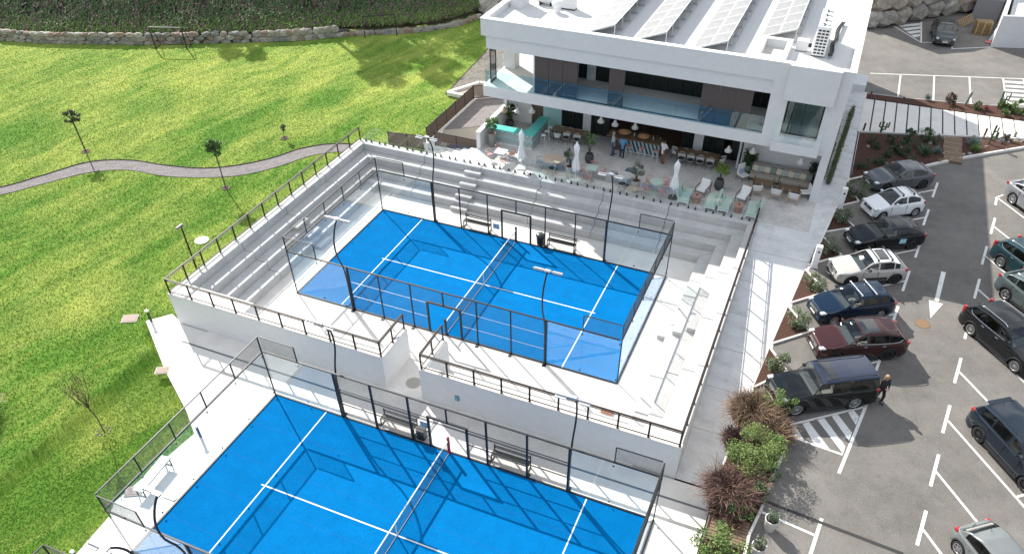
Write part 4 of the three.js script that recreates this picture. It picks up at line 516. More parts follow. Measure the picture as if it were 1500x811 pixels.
// ------------------------------------------------ padel courts
const gPanel = new THREE.BoxGeometry(1.985, 2.96, 0.012), meshMat = mat([0.03, 0.032, 0.034], 0.55, { metalness: 0.2 });
const meshSide = [wires(2, 2.9, 0.05, 0.0017), wires(1, 2.9, 0.05, 0.0017), wires(2, 0.8, 0.05, 0.0017)], meshTop = wires(2, 0.94, 0.05, 0.0022);
const netWire = wires(10, 0.84, 0.045, 0.0017);
function court(x0, z0, who, rails, redPost) {
  const s = struct('court_turf', metricUV(bb(0, 20, -0.25, 0.012, 0, 10)), M.turf); s.position.set(x0, 0, z0);
  for (const g of [bb(3.02, 3.08, 0.014, 0.018, 0.02, 9.98), bb(16.92, 16.98, 0.014, 0.018, 0.02, 9.98), bb(2.85, 17.15, 0.0135, 0.0172, 4.97, 5.03)]) part('court_line', g, M.line, s);
  for (const z of [2, 4, 6, 8]) part('turf_seam', bb(0.05, 19.95, 0.0125, 0.0135, z - 0.006, z + 0.006), mat([0.004, 0.075, 0.36], 0.9), s);
  const t = thing('court_enclosure', `glass and black mesh enclosure of the ${who}`, 'court fence', [x0, 0, z0]);
  const post = (x, z, y0, y1, w = 0.07) => part('post', bb(x - w / 2, x + w / 2, y0, y1, z - w / 2, z + w / 2), M.steel, t);
  part('base_rail', [bb(-0.06, 20.06, 0, 0.06, -0.09, -0.01), bb(-0.06, 20.06, 0, 0.06, 10.01, 10.09), bb(-0.09, -0.01, 0, 0.058, -0.01, 10.01), bb(20.01, 20.09, 0, 0.058, -0.01, 10.01)], M.steel, t);
  for (const [x, sg] of [[-0.05, -1], [20.05, 1]]) {      // end walls
    for (let i = 0; i < 5; i++) { const g = part('glass_panel', gPanel, M.glass, t); g.position.set(x, 1.53, 1 + 2 * i); g.rotation.y = Math.PI / 2; for (const [y, dz] of [[0.25, 0.02], [2.75, 0.02]]) part('clamp', box(0.03, 0.08, 0.08, x + sg * 0.01, y, 2 * i + dz + 0.05), M.steel, t); const m = part('mesh_panel', meshTop, meshMat, t, 'stuff'); m.position.set(x, 3.04, 2 * i + 2); m.rotation.y = Math.PI / 2; }
    part('top_rail', [bb(x - 0.04, x + 0.04, 3.0, 3.07, 0.0, 10.0)], M.steel, t); part('top_rail', [bb(x - 0.025, x + 0.025, 3.98, 4.02, 0.0, 10.0)], M.steel, t);
    for (let i = 0; i <= 5; i++) post(x, 2 * i, i % 5 ? 3.07 : 0, 4.0, i % 5 ? 0.045 : 0.055);
  }
  for (const [z, sg] of [[-0.05, -1], [10.05, 1]]) {      // side walls
    for (const x of [1, 3, 17, 19]) { const g = part('glass_panel', gPanel, M.glass, t); g.position.set(x, 1.53, z); for (const y of [0.25, 2.75]) part('clamp', box(0.08, 0.08, 0.03, x + 0.97, y, z + sg * 0.01), M.steel, t); }
    part('top_rail', bb(0.03, 19.97, 3.0, 3.065, z - 0.035, z + 0.035), M.steel, t);
    for (const x of [0, 18]) { const m = part('mesh_panel', meshTop, meshMat, t, 'stuff'); m.position.set(x, 3.04, z); part('top_rail', bb(x + 0.03, x + 1.97, 3.98, 4.02, z - 0.02, z + 0.02), M.steel, t); post(x === 0 ? 2 : 18, z, 3.06, 4.0, 0.045); }
    for (const x of [4, 6, 8, 12, 14, 16]) { post(x, z, 0, 3.0, x === 4 || x === 16 ? 0.1 : rails ? 0.085 : 0.06); part('foot_plate', bb(x - 0.09, x + 0.09, 0, 0.02, z + (sg > 0 ? 0.03 : -0.28), z + (sg > 0 ? 0.28 : -0.03)), M.steel, t); }
    for (const [x, k, w] of [[4, 0, 2], [6, 0, 2], [8, 1, 1], [11, 1, 1], [12, 0, 2], [14, 0, 2]]) { const m = part('mesh_panel', meshSide[k], meshMat, t, 'stuff'); m.position.set(x, 0.06, z); if (rails) part('cross_rail', [bb(x + 0.04, x + w - 0.04, 1.0, 1.035, z - 0.018, z + 0.018), bb(x + 0.04, x + w - 0.04, 2.0, 2.035, z - 0.018, z + 0.018)], M.steel, t); else part('cross_rail', [bb(x, x + w, 1.02, 1.032, z - 0.006, z + 0.006), bb(x, x + w, 2.02, 2.032, z - 0.006, z + 0.006)], M.alu, t); }
    { const m = part('mesh_panel', meshSide[2], meshMat, t, 'stuff'); m.position.set(9, 2.15, z); }
    part('gate_portal', [bb(8.95, 9.05, 0, 2.15, z - 0.05, z + 0.05), bb(10.95, 11.05, 0, 2.15, z - 0.05, z + 0.05), bb(9.05, 10.95, 2.06, 2.15, z - 0.049, z + 0.049), bb(9.97, 10.03, 2.15, 3.0, z - 0.03, z + 0.03)], M.steel, t);
    for (const x of [4, 16]) {   // floodlight masts
      const l = thing('floodlight_mast', `curved floodlight mast, ${sg < 0 ? 'clubhouse' : 'far'} side of ${who}, ${x === 4 ? 'lawn' : 'car park'} end`, 'floodlight', [x0 + x, 0, z0 + z + sg * 0.08]);
      part('mast', tube([[0, 0, 0.06 * sg], [0, 2.6, 0.1 * sg], [0, 3.3, 0.22 * sg], [0, 4.2, 0.5 * sg], [0, 5.1, 0.5 * sg], [0, 5.8, 0.2 * sg], [0, 6.12, -0.08 * sg]], 0.045, 30, 8), M.steel, l);
      part('base_plate', box(0.22, 0.02, 0.22, 0, 0.01, 0.06 * sg), M.steel, l);
      part('crossbar', [box(1.5, 0.05, 0.05, 0, 6.15, -0.1 * sg), box(0.3, 0.09, 0.16, 0, 6.17, -0.08 * sg)], M.alu, l);
      for (const dx of [-0.5, 0.5]) { const h = part('lamp_head', rbox(0.5, 0.05, 0.2, 0.015, dx, 6.09, -0.16 * sg, 1), mat([0.42, 0.43, 0.44], 0.5), l); part('lens', box(0.44, 0.012, 0.15, dx, 6.06, -0.16 * sg), M.lens, h); }
    }
  }
  const n = thing('court_net', `white taped net across the ${who}`, 'net', [x0 + 10, 0, z0]);
  const m = part('net_mesh', netWire, mat([0.02, 0.03, 0.05], 0.8), n, 'stuff'); m.position.set(0, 0.03, 10); m.rotation.y = Math.PI / 2;
  part('net_tape', bb(-0.02, 0.02, 0.87, 0.94, 0.0, 10), M.line, n); part('bottom_tape', bb(-0.012, 0.012, 0.02, 0.05, 0.0, 10), mat([0.3, 0.32, 0.34], 0.8), n); part('centre_strap', bb(-0.015, 0.015, 0.02, 0.9, 4.97, 5.03), M.line, n);
  for (const z of [-0.0, 10.0]) { const red = redPost && z < 1; part('net_post', [cyl(0.075, 0.075, 1.08, 0, 0.54, z, 16), new THREE.SphereGeometry(0.078, 14, 8).translate(0, 1.08, z)], red ? mat([0.42, 0.03, 0.05], 0.5) : M.black, n); }
}
court(0, 0, 'sunken blue court', false, false);
court(4.05, 17.63, 'lower blue court', true, true);
court(4.05, 30.13, 'third blue court', true, false);
// benches and bins by the courts
{
  const mk = (label) => {
    const t = thing('court_bench', label, 'bench', [0, 0, 0], 0, 'black benches beside the courts');
    for (const x of [-0.92, 0.92]) part('leg', [bar([x, 0, 0.2], [x, 0.46, 0.16], 0.05), bar([x, 0, -0.2], [x, 0.85, -0.22], 0.05), bar([x, 0.44, 0.18], [x, 0.44, -0.2], 0.045), bar([x, 0.02, 0.22], [x, 0.02, -0.24], 0.045)], M.steel, t);
    for (const z of [0.15, 0.05, -0.05, -0.15]) part('seat_slat', box(1.9, 0.03, 0.075, 0, 0.475, z), M.black, t);
    for (const y of [0.66, 0.78]) part('back_slat', box(1.9, 0.07, 0.025, 0, y, -0.205), M.black, t); return t;
  };
  const b = mk('black slatted bench outside the mesh between the terrace steps and sunken court'); b.position.set(7, 0, -0.45);
  copy(b, [13, 0, -0.45], 0); copy(b, [11.05, 0, 17.15], 0, 'black slatted bench outside the mesh of the lower court', 'benches by the lower court'); copy(b, [17.05, 0, 17.15], 0, 'black slatted bench outside the mesh of the lower court', 'benches by the lower court');
  const g = thing('court_bench', 'long grey-topped bench behind the end glass of the lower court', 'bench', [2.2, 0, 24.3], 0.1);
  part('seat', rbox(0.5, 0.05, 2.1, 0.015, 0, 0.47, 0), mat([0.50, 0.52, 0.52], 0.5), g); for (const z of [-0.95, 0.95]) part('leg', [bar([-0.2, 0, z], [-0.2, 0.45, z], 0.04), bar([0.2, 0, z], [0.2, 0.45, z], 0.04), bar([-0.2, 0.43, z], [0.2, 0.43, z], 0.04), bar([-0.2, 0.02, z], [0.2, 0.02, z], 0.04)], M.black, g); part('edge_rail', bar([0.25, 0.47, -1.02], [0.25, 0.47, 1.02], 0.03), M.black, g);
  const bin = thing('litter_bin', 'round black litter bin with lid beside the gate of the sunken court', 'bin', [11.58, 0, -0.36]); part('body', new THREE.LatheGeometry([[0, 0], [0.2, 0], [0.24, 0.05], [0.27, 0.62], [0.28, 0.66]].map(p => new THREE.Vector2(...p)), 20), M.black, bin); part('lid', new THREE.LatheGeometry([[0.3, 0.64], [0.3, 0.7], [0.22, 0.78], [0.1, 0.82], [0, 0.82]].map(p => new THREE.Vector2(...p)), 20), mat([0.03, 0.03, 0.032], 0.35), bin);
  const b2 = thing('litter_bin', 'square black litter bin beside the gate of the lower court', 'bin', [12.4, 0, 17.3]); part('body', rbox(0.42, 0.62, 0.36, 0.04, 0, 0.33, 0), M.black, b2); part('rim', rbox(0.46, 0.05, 0.4, 0.02, 0, 0.66, 0), mat([0.03, 0.03, 0.032], 0.4), b2);
  const blueish = tex(64, 0, (u, v) => { const a = (u > 0.12 && u < 0.4 && (v > 0.55 || u > 0.28)) || (u > 0.52 && u < 0.86 && (v > 0.6 || v < 0.4)); return a ? [0.12, 0.36, 0.62] : [0.62, 0.72, 0.78]; });
  for (const [x, y, z, lab] of [[8.55, 0.75, -0.12, 'small pale blue notice on the mesh beside the gate of the sunken court'], [12.75, 1.35, 17.50, 'small pale blue notice on the mesh beside the gate of the lower court']]) { const t = thing('notice_sign', lab, 'sign', [x, y, z]); part('plate', box(0.46, 0.36, 0.012, 0, 0, 0), M.white, t); part('print', new THREE.PlaneGeometry(0.42, 0.32).translate(0, 0, 0.008), mat(W, 0.6, { map: blueish }), t); }
  const sk = thing('switch_box', 'small blue-green switch box on the white wall below the railing', 'box', [13.2, 0.9, 14.99]); part('body', rbox(0.22, 0.32, 0.09, 0.015), mat([0.10, 0.26, 0.32], 0.5), sk); part('cover', box(0.16, 0.22, 0.01, 0, 0, 0.05), mat([0.16, 0.36, 0.42], 0.4), sk);
  const br = solo('brick', rbox(0.62, 0.12, 0.26, 0.01, 20.2, 0.06, 12.2, 1), mat([0.42, 0.20, 0.13], 0.9), 'loose terracotta brick lying on the white floor of the sunken court', 'brick');
}
// posts on the lawn side
{
  const post = (x, y, z, lab) => { const t = thing('bollard', lab, 'bollard', [x, y, z]); part('post', rbox(0.1, 0.75, 0.1, 0.01, 0, 0.375, 0, 1), M.black, t); part('head', rbox(0.16, 0.1, 0.16, 0.02, 0, 0.78, 0, 1), M.alu, t); };
  post(2.35, 0, 21.4, 'short black service post behind the end glass of the lower court'); post(-6.2, 0, 15.5, 'short black post where the paving corner meets the lawn'); post(2.35, 0, 28.9, 'short dark post between the lower and third courts');
  const lp = thing('lamp_post', 'slim dark lamp post on the lawn beside the railing', 'lamp post', [-6.2, lawnY(-6.2, 11.3), 11.3]); part('pole', cyl(0.045, 0.06, 3.9, 0, 1.95, 0, 12), M.bronze, lp); part('lamp_head', [rbox(0.16, 0.12, 0.5, 0.03, 0, 3.95, 0.12), cyl(0.07, 0.07, 0.16, 0, 3.92, -0.1, 12)], mat([0.16, 0.16, 0.16], 0.6), lp); part('base', cyl(0.12, 0.14, 0.12, 0, 0.06, 0, 14), M.bronze, lp);
  const goal = (x0, z0, x1, z1, depth, lab) => {
    const l = Math.hypot(x1 - x0, z1 - z0), y = lawnY(x0, z0), t = thing('football_goal', lab, 'goal', [x0, y, z0], Math.atan2(-(z1 - z0), x1 - x0)), f = mat([0.035, 0.035, 0.038], 0.6);
    part('crossbar', bar([0, 2, 0], [l, 2, 0], 0.09), f, t); for (const x of [0, l]) { part('upright', bar([x, 0, 0], [x, 2, 0], 0.09), f, t); part('side_frame', [bar([x, 0.04, 0], [x, 0.04, -depth], 0.05), bar([x, 0.04, -depth], [x, 1.95, -0.35], 0.05)], f, t); } part('ground_bar', bar([0, 0.04, -depth], [l, 0.04, -depth], 0.05), f, t);
  };
  goal(-33.67, -15.18, -30.82, -16.21, 1.15, 'small dark metal football goal in front of the stone wall on sunlit lawn'); goal(-16.83, -25.3, -14.28, -27.06, 0.8, 'small dark metal football goal in the shade below the bank');
}
// ------------------------------------------------ parked cars
const carGlass = mat([0.72, 0.78, 0.77], 0.02, { transmission: 1, thickness: 0, ior: 1.7 }), carDark = mat([0.16, 0.18, 0.18], 0.02, { transmission: 1, thickness: 0, ior: 1.6 }), trimM = mat([0.09, 0.09, 0.092], 0.85), seatM = mat([0.30, 0.285, 0.265], 0.9), chrome = mat([0.72, 0.73, 0.74], 0.18, { metalness: 1 }), plastic = mat([0.02, 0.02, 0.021], 0.65), tailRed = mat([0.33, 0.012, 0.014], 0.18, { clearcoat: 1 }), headLamp = mat([0.55, 0.57, 0.58], 0.1, { clearcoat: 1, metalness: 0.3 }), plateM = mat([0.7, 0.7, 0.68], 0.4), alloy = mat([0.50, 0.51, 0.52], 0.3, { metalness: 0.85 }), darkAlloy = mat([0.05, 0.05, 0.055], 0.35, { metalness: 0.7 });
const tyreGeo = r => new THREE.LatheGeometry([[0.62 * r, -0.1], [0.9 * r, -0.115], [0.98 * r, -0.09], [r, -0.05], [r, 0.05], [0.98 * r, 0.09], [0.9 * r, 0.115], [0.62 * r, 0.1]].map(p => new THREE.Vector2(...p)), 28).rotateX(Math.PI / 2);
function rimGeo(r, n) { const L1 = [new THREE.TorusGeometry(0.66 * r, 0.03, 6, 28).translate(0, 0, 0.085), new THREE.CylinderGeometry(0.09, 0.11, 0.06, 14).rotateX(Math.PI / 2).translate(0, 0, 0.07)]; for (let i = 0; i < n; i++) L1.push(new THREE.BoxGeometry(0.60 * r, n > 6 ? 0.04 : 0.075, 0.035).translate(0.33 * r, 0, 0.08).rotateZ(i * 6.2832 / n)); return mergeAll(L1); }
function lin(pts, x) { if (x >= pts[0][0]) return pts[0][1]; for (let i = 0; i < pts.length - 1; i++) if (x >= pts[i + 1][0]) { const t = (pts[i][0] - x) / (pts[i][0] - pts[i + 1][0]), s = t * t * (3 - 2 * t); return lerp(pts[i][1], pts[i + 1][1], lerp(t, s, 0.55)); } return pts[pts.length - 1][1]; }
function gridGeo(rows, keep) {   // smooth grid; keep(i, j) picks the cells
  const n = rows[0].length, pos = [], idx = []; rows.forEach(r => r.forEach(p => pos.push(...p)));
  for (let i = 0; i < rows.length - 1; i++) for (let j = 0; j < n - 1; j++) if (keep(i, j)) { const a = i * n + j; idx.push(a, a + 1, a + n, a + 1, a + n + 1, a + n); }
  if (!idx.length) return null; const g = new THREE.BufferGeometry(); g.setAttribute('position', new THREE.Float32BufferAttribute(pos, 3)); g.setIndex(idx); g.computeVertexNormals();
  g.setAttribute('uv', new THREE.Float32BufferAttribute(new Float32Array(pos.length / 3 * 2), 2)); return g.toNonIndexed();
}
function makeCar(s, at, heading, label) {
  const o = thing('parked_car', label, 'car', [at[0], P + 0.004, at[1]], heading * D, 'cars parked in the angled bays');
  const paint = mat(s.color, s.rough ?? 0.35, { metalness: (s.metal ?? 0.25) * 0.6, clearcoat: 0.8, clearcoatRoughness: 0.02, specularIntensity: 0.1 });
  const roofM = s.roof ? mat(s.roof, 0.3, { clearcoat: 1, clearcoatRoughness: 0.05 }) : paint;
  const xF = s.wb / 2 + s.fo, xR = -s.wb / 2 - s.ro, hw = s.W / 2, R = s.r, ax = [s.wb / 2, -s.wb / 2], AR = R + 0.055;
  const topPts = [[xF, s.nose - 0.16], [xF - 0.1, s.nose - 0.03], [xF - 0.35, s.nose + 0.04], [s.xc + 0.05, s.cowl], [s.xc - 0.3, s.cowl + 0.01], [0, s.belt], [s.xt + 0.3, s.tail - 0.01], [s.xt, s.tail], [xR + 0.06, s.tail - 0.05], [xR, s.tail - 0.22]];
  const roofPts = [[s.xc, s.cowl], [s.xw, s.H - 0.05], [s.xw - 0.35, s.H - 0.01], [(s.xw + s.xe) / 2 - 0.2, s.H], [s.xe, s.H - (s.drop ?? 0.07)], [s.xt, s.tail]];
  const wx = x => { const f = clamp((x - (xF - 0.75)) / 0.75), r = clamp(((xR + 0.6) - x) / 0.6); return hw * (1 - (s.ft ?? 0.2) * f * f * f - 0.02 * f - (s.rt ?? 0.13) * r * r * r); };
  const yb = x => { let y = 0.2 + 0.08 * Math.max(sst(xF - 0.35, xF, x), sst(xR + 0.35, xR, x)); for (const a of ax) { const d = Math.abs(x - a); if (d < AR) y = Math.max(y, R + Math.sqrt(AR * AR - d * d) * 1.0); } return y; };
  // lower body
  const xs = new Set(); for (let i = 0; i <= 30; i++) xs.add(lerp(xF, xR, i / 30)); for (const a of ax) for (let k = -6; k <= 6; k++) xs.add(a + AR * Math.sin(k / 6 * 1.5708) * 0.999); for (const d of [0.04, 0.1]) { xs.add(xF - d); xs.add(xR + d); }
  const X = [...xs].sort((a, b) => b - a), rows = [];
  for (const x of X) {
    const w = wx(x), b = yb(x), t = Math.max(lin(topPts, x), b + 0.06), sh = t - 0.03, mid = Math.max(b + 0.02, lerp(b, sh, 0.45)), half = [[w * 0.55, b], [w - 0.07, b], [w - 0.005, b + 0.03], [w + 0.008, mid], [w - 0.012, lerp(mid, sh, 0.72)], [w - 0.045, sh - 0.01], [w - 0.12, t + 0.005], [w * 0.5, t + 0.025], [0, t + 0.03]];
    rows.push([...half.map(p => [x, p[1], p[0]]), ...half.slice(0, -1).reverse().map(p => [x, p[1], -p[0]])]);
  }
  const cap = (r, f) => { const c = [r[0][0], r.reduce((a, p) => a + p[1], 0) / r.length, 0], L1 = []; for (let j = 0; j < r.length - 1; j++) L1.push(...(f ? [c, r[j], r[j + 1]] : [c, r[j + 1], r[j]])); const g = new THREE.BufferGeometry(); g.setAttribute('position', new THREE.Float32BufferAttribute(L1.flat(), 3)); g.computeVertexNormals(); g.setAttribute('uv', new THREE.Float32BufferAttribute(new Float32Array(L1.length * 2), 2)); return g; };
  part('body', mergeAll([gridGeo(rows, (i, j) => { const m = (X[i] + X[i + 1]) / 2; return !(j >= 6 && j <= 9 && m < s.xc - 0.04 && m > s.xt + 0.12); }), cap(rows[0], true), cap(rows[rows.length - 1], false)]), paint, o);
  part('interior', [bb(xR + 0.35, s.xc - 0.05, 0.4, 0.46, -hw + 0.2, hw - 0.2), bb(s.xc - 0.5, s.xc - 0.05, 0.46, s.cowl - 0.06, -hw + 0.14, hw - 0.14), bb(s.xt + 0.15, s.xt + 0.6, 0.46, s.tail - 0.08, -hw + 0.16, hw - 0.16)], trimM, o);
  for (const z of [-0.37, 0.37]) part('seat', [rbox(0.5, 0.16, 0.5, 0.06, s.xc - 1.15, 0.62, z), rbox(0.16, 0.62, 0.48, 0.06, s.xc - 1.42, 0.92, z), rbox(0.1, 0.2, 0.26, 0.05, s.xc - 1.47, 1.27, z)], seatM, o); part('rear_seat', [rbox(0.45, 0.16, 1.25, 0.06, s.xc - 2.1, 0.62, 0), rbox(0.16, 0.6, 1.25, 0.06, s.xc - 2.36, 0.9, 0)], seatM, o); part('steering_wheel', new THREE.TorusGeometry(0.18, 0.018, 6, 18).rotateY(Math.PI / 2).rotateZ(0.4).translate(s.xc - 0.62, s.cowl - 0.06, -0.37), plastic, o);
  part('underside', bb(xR + 0.3, xF - 0.3, 0.19, 0.32, -hw * 0.6, hw * 0.6), plastic, o);
  // cabin
  const cx = [...new Set([...Array.from({ length: 27 }, (_, i) => lerp(s.xc, s.xt, i / 26)), s.xw, s.xe, ...(s.pill.flat())])].sort((a, b) => b - a), cr = [];
  for (const x of cx) {
    const b = lin(topPts, x) - 0.01, yr = Math.max(lin(roofPts, x), b + 0.012), h = yr - b, k = clamp(h / 0.35), wB = Math.min(wx(x) - 0.075, hw - 0.06), wR = wB - (s.tum ?? 0.3) * h;
    const half = [[wB + 0.01, b], [wB, b + 0.035 * k], [lerp(wB, wR, 0.78), lerp(b, yr, 0.8)], [lerp(wB, wR, 0.93), lerp(b, yr, 0.9)], [wR - 0.05 * k - 0.01, yr - 0.022 * k], [wR - 0.14, yr - 0.004], [wR * 0.5, yr + 0.018 * k], [0, yr + 0.025 * k]];
    cr.push([...half.map(p => [x, p[1], p[0]]), ...half.slice(0, -1).reverse().map(p => [x, p[1], -p[0]])]);
  }
  const NJ = 14, mx = i => (cx[i] + cx[i + 1]) / 2, isSide = j => j === 1 || j === NJ - 2, isTop = j => j >= 4 && j <= NJ - 5;
  const inPill = x => s.pill.some(p => x < p[0] && x > p[1]), tall = i => lin(roofPts, mx(i)) - lin(topPts, mx(i)) > 0.16;
  const sideG = (i, j) => isSide(j) && tall(i) && mx(i) > s.xs && !inPill(mx(i)), wsG = (i, j) => isTop(j) && mx(i) > s.xw, rwG = (i, j) => isTop(j) && mx(i) < s.xe && mx(i) > s.xt + 0.03, sun = (i, j) => s.sunroof && j >= 5 && j <= NJ - 6 && mx(i) < s.sunroof[0] && mx(i) > s.sunroof[1];
  const any = (i, j) => sideG(i, j) || wsG(i, j) || rwG(i, j) || sun(i, j), roofCell = (i, j) => s.roof && (j >= 3 && j <= NJ - 4) && mx(i) <= s.xw && mx(i) >= s.xe - 0.05;
  part('cabin', gridGeo(cr, (i, j) => !any(i, j) && !roofCell(i, j)), s.pillarDark ? plastic : paint, o); if (s.roof || s.pillarDark) { const g = gridGeo(cr, (i, j) => roofCell(i, j) && !any(i, j)); if (g) part('roof', g, roofM, o); }
  part('windscreen', gridGeo(cr, wsG), carGlass, o); part('rear_window', gridGeo(cr, rwG), carGlass, o);
  for (const sd of [0, 1]) for (const [a, b] of [[9, s.pill[0][0]], ...s.pill.map((p, k) => [p[1], k < s.pill.length - 1 ? s.pill[k + 1][0] : -9])]) { const g = gridGeo(cr, (i, j) => sideG(i, j) && (sd ? j < 7 : j >= 7) && mx(i) < a && mx(i) > b); if (g) part('side_window', g, a > 5 ? carGlass : carDark, o); }
  if (s.sunroof) part('sunroof', gridGeo(cr, sun), mat([0.012, 0.014, 0.018], 0.03, { clearcoat: 1 }), o);
  for (const sd of [-1, 1]) {
    for (const x of ax) { const w = part('wheel', tyreGeo(R), M.rubber, o); w.position.set(x, R, sd * (hw - 0.125)); if (sd < 0) w.rotation.y = Math.PI; part('rim', rimGeo(R, s.spokes ?? 5), s.darkRim ? darkAlloy : alloy, w); part('brake_disc', new THREE.CylinderGeometry(0.6 * R, 0.6 * R, 0.02, 20).rotateX(Math.PI / 2).translate(0, 0, 0.01), plastic, w); part('wheel_well', new THREE.CylinderGeometry(AR - 0.01, AR - 0.01, 0.34, 20, 1, true).rotateX(Math.PI / 2).translate(x, R, sd * (hw - 0.2)), plastic, o); if (s.cladding) part('arch_trim', new THREE.TorusGeometry(AR + 0.015, 0.035, 6, 20, Math.PI).scale(1, 1, 0.5).translate(x, R, sd * (hw + 0.0)), s.cladding === 2 ? paint : plastic, o); }
    part('sill', bb(-s.wb / 2 + AR + 0.03, s.wb / 2 - AR - 0.03, 0.2, s.cladding ? 0.36 : 0.27, sd > 0 ? hw - 0.03 : -hw - 0.008, sd > 0 ? hw + 0.008 : -hw + 0.03), plastic, o);
    for (const x of [s.xc - 0.18, ...s.pill.map(p => p[0] - 0.05)]) if (x > -s.wb / 2 + 0.1) part('door_seam', bb(x - 0.007, x + 0.007, 0.36, s.belt - 0.07, sd > 0 ? hw - 0.02 : -hw - 0.013, sd > 0 ? hw + 0.013 : -hw + 0.02), plastic, o);
    if (s.airbump) part('door_bump', rbox(1.35, 0.16, 0.04, 0.05, -0.1, 0.48, sd * (hw + 0.01)), plastic, o);
    const m = part('mirror', rbox(0.13, 0.13, 0.2, 0.05, s.xc - 0.42, s.cowl + 0.10, sd * (hw + 0.07)), s.mirror ? plastic : paint, o); part('mirror_glass', box(0.01, 0.09, 0.15, s.xc - 0.49, s.cowl + 0.10, sd * (hw + 0.07)), carGlass, m);
    for (const x of s.handles) part('door_handle', rbox(0.2, 0.03, 0.03, 0.012, x, s.belt - 0.13, sd * (hw + 0.004), 1), s.chrome ? chrome : paint, o);
    const zf = wx(xF - 0.22) - 0.14; part('headlight', rbox(0.34, 0.13, 0.26, 0.055, xF - 0.17, s.nose - 0.045, sd * (zf + 0.0)), headLamp, o).rotation.set(0, 0, 0); part('fog_light', cyl(0.05, 0.05, 0.04, 0, 0, 0, 12).rotateZ(Math.PI / 2).translate(xF - 0.03, 0.42, sd * (zf - 0.06)), headLamp, o);
    const tl = s.tallTail ? [0.2, 0.4, 0.16] : [0.22, 0.16, 0.2], zr = wx(xR + 0.13) - tl[2] / 2 + 0.012; part('tail_light', rbox(tl[0], tl[1], tl[2], 0.05, xR + 0.125, s.tail - tl[1] / 2 - 0.03 + (s.tallTail ? 0.12 : 0), sd * zr), tailRed, o);
    if (s.rails) part('roof_rail', [tube([[s.xw - 0.15, s.H - 0.02, sd * (hw - 0.27)], [s.xw - 0.35, s.H + 0.045, sd * (hw - 0.29)], [(s.xw + s.xe) / 2, s.H + 0.06, sd * (hw - 0.29)], [s.xe + 0.2, s.H + 0.03, sd * (hw - 0.3)], [s.xe + 0.05, s.H - 0.05, sd * (hw - 0.31)]], 0.02, 20, 6)], s.rails === 2 ? chrome : plastic, o);
    if (s.chrome) part('window_trim', tube([[s.xc - 0.55, s.cowl + 0.02, sd * (hw - 0.045)], [0, s.belt + 0.015, sd * (hw - 0.045)], [s.xs + 0.12, s.tail + 0.01, sd * (hw - 0.06)], [s.xs, s.tail + 0.12, sd * (hw - 0.1)]], 0.014, 20, 5), chrome, o);
  }
  for (const x of s.bars || []) part('roof_bar', [rbox(0.08, 0.03, s.W - 0.42, 0.012, x, s.H + 0.09, 0, 1), box(0.09, 0.1, 0.06, x, s.H + 0.03, hw - 0.25), box(0.09, 0.1, 0.06, x, s.H + 0.03, -hw + 0.25)], s.barDark ? plastic : chrome, o);
  const gw = s.W * 0.5; part('grille', rbox(0.07, 0.2, gw, 0.03, xF - 0.02, s.nose - 0.15, 0), plastic, o); part('grille_bar', [0, 1, 2].map(k => box(0.02, 0.018, gw - 0.08, xF + 0.018, s.nose - 0.09 - k * 0.055, 0)), chrome, o); part('badge', new THREE.CylinderGeometry(0.055, 0.055, 0.02, 16).rotateZ(Math.PI / 2).translate(xF + 0.03, s.nose - 0.11, 0), chrome, o);
  part('front_bumper', rbox(0.16, 0.17, s.W * 0.80, 0.06, xF - 0.05, 0.33, 0), s.cladding ? plastic : paint, o); part('rear_bumper', rbox(0.18, 0.24, s.W * 0.86, 0.07, xR + 0.05, 0.42, 0), s.cladding ? plastic : paint, o);
  part('number_plate', box(0.015, 0.11, 0.5, xF + 0.035, 0.46, 0), plateM, o); part('number_plate', box(0.015, 0.11, 0.5, xR - 0.045, s.tail - 0.42, 0), plateM, o);
  part('rear_wiper', rod([s.xt - 0.01, s.tail + 0.04, 0], [lerp(s.xt, s.xe, 0.25), lerp(s.tail, s.H, 0.3) + 0.05, 0.3], 0.012), plastic, o); part('aerial', rod([s.xe + 0.18, s.H - 0.02, 0], [s.xe + 0.05, s.H + 0.12, 0], 0.012, 0.004), plastic, o);
  if (s.spoiler) part('spoiler', rbox(0.26, 0.035, s.W * 0.62, 0.015, s.xe - 0.06, s.H - (s.drop ?? 0.07) + 0.015, 0), s.roof ? roofM : paint, o);
  if (s.decal) { const t = tex(64, 0, (u, v) => { const a = Math.abs(u - 0.5) < 0.36 && Math.abs(v - 0.5) < 0.32 && (Math.abs(v - 0.5) > 0.2 || Math.abs(u - 0.5) > 0.24 || Math.abs(v - 0.5) < 0.06); return a ? [0.75, 0.8, 0.82] : [0.12, 0.42, 0.56]; }); part('door_decal', box(0.42, 0.34, 0.008, -0.62, 0.68, hw + 0.012), mat(W, 0.4, { map: t }), o); part('door_decal', box(0.42, 0.34, 0.008, -0.62, 0.68, -hw - 0.012), mat(W, 0.4, { map: t }), o); }
  return o;
}
const hatch = { wb: 2.64, fo: 0.86, ro: 0.78, W: 1.81, H: 1.47, nose: 0.74, cowl: 0.98, belt: 0.98, tail: 1.04, xc: 0.92, xw: 0.12, xe: -1.35, xt: -1.93, xs: -1.45, drop: 0.14, r: 0.32, pill: [[-0.14, -0.24]], handles: [0.0, -0.95], tum: 0.34 };
const suv = { wb: 2.7, fo: 0.9, ro: 0.95, W: 1.86, H: 1.66, nose: 0.9, cowl: 1.12, belt: 1.12, tail: 1.18, xc: 0.92, xw: 0.22, xe: -1.75, xt: -2.15, xs: -1.85, drop: 0.08, r: 0.36, pill: [[-0.12, -0.22], [-1.12, -1.2]], handles: [-0.02, -0.95], tum: 0.27, cladding: 1 };
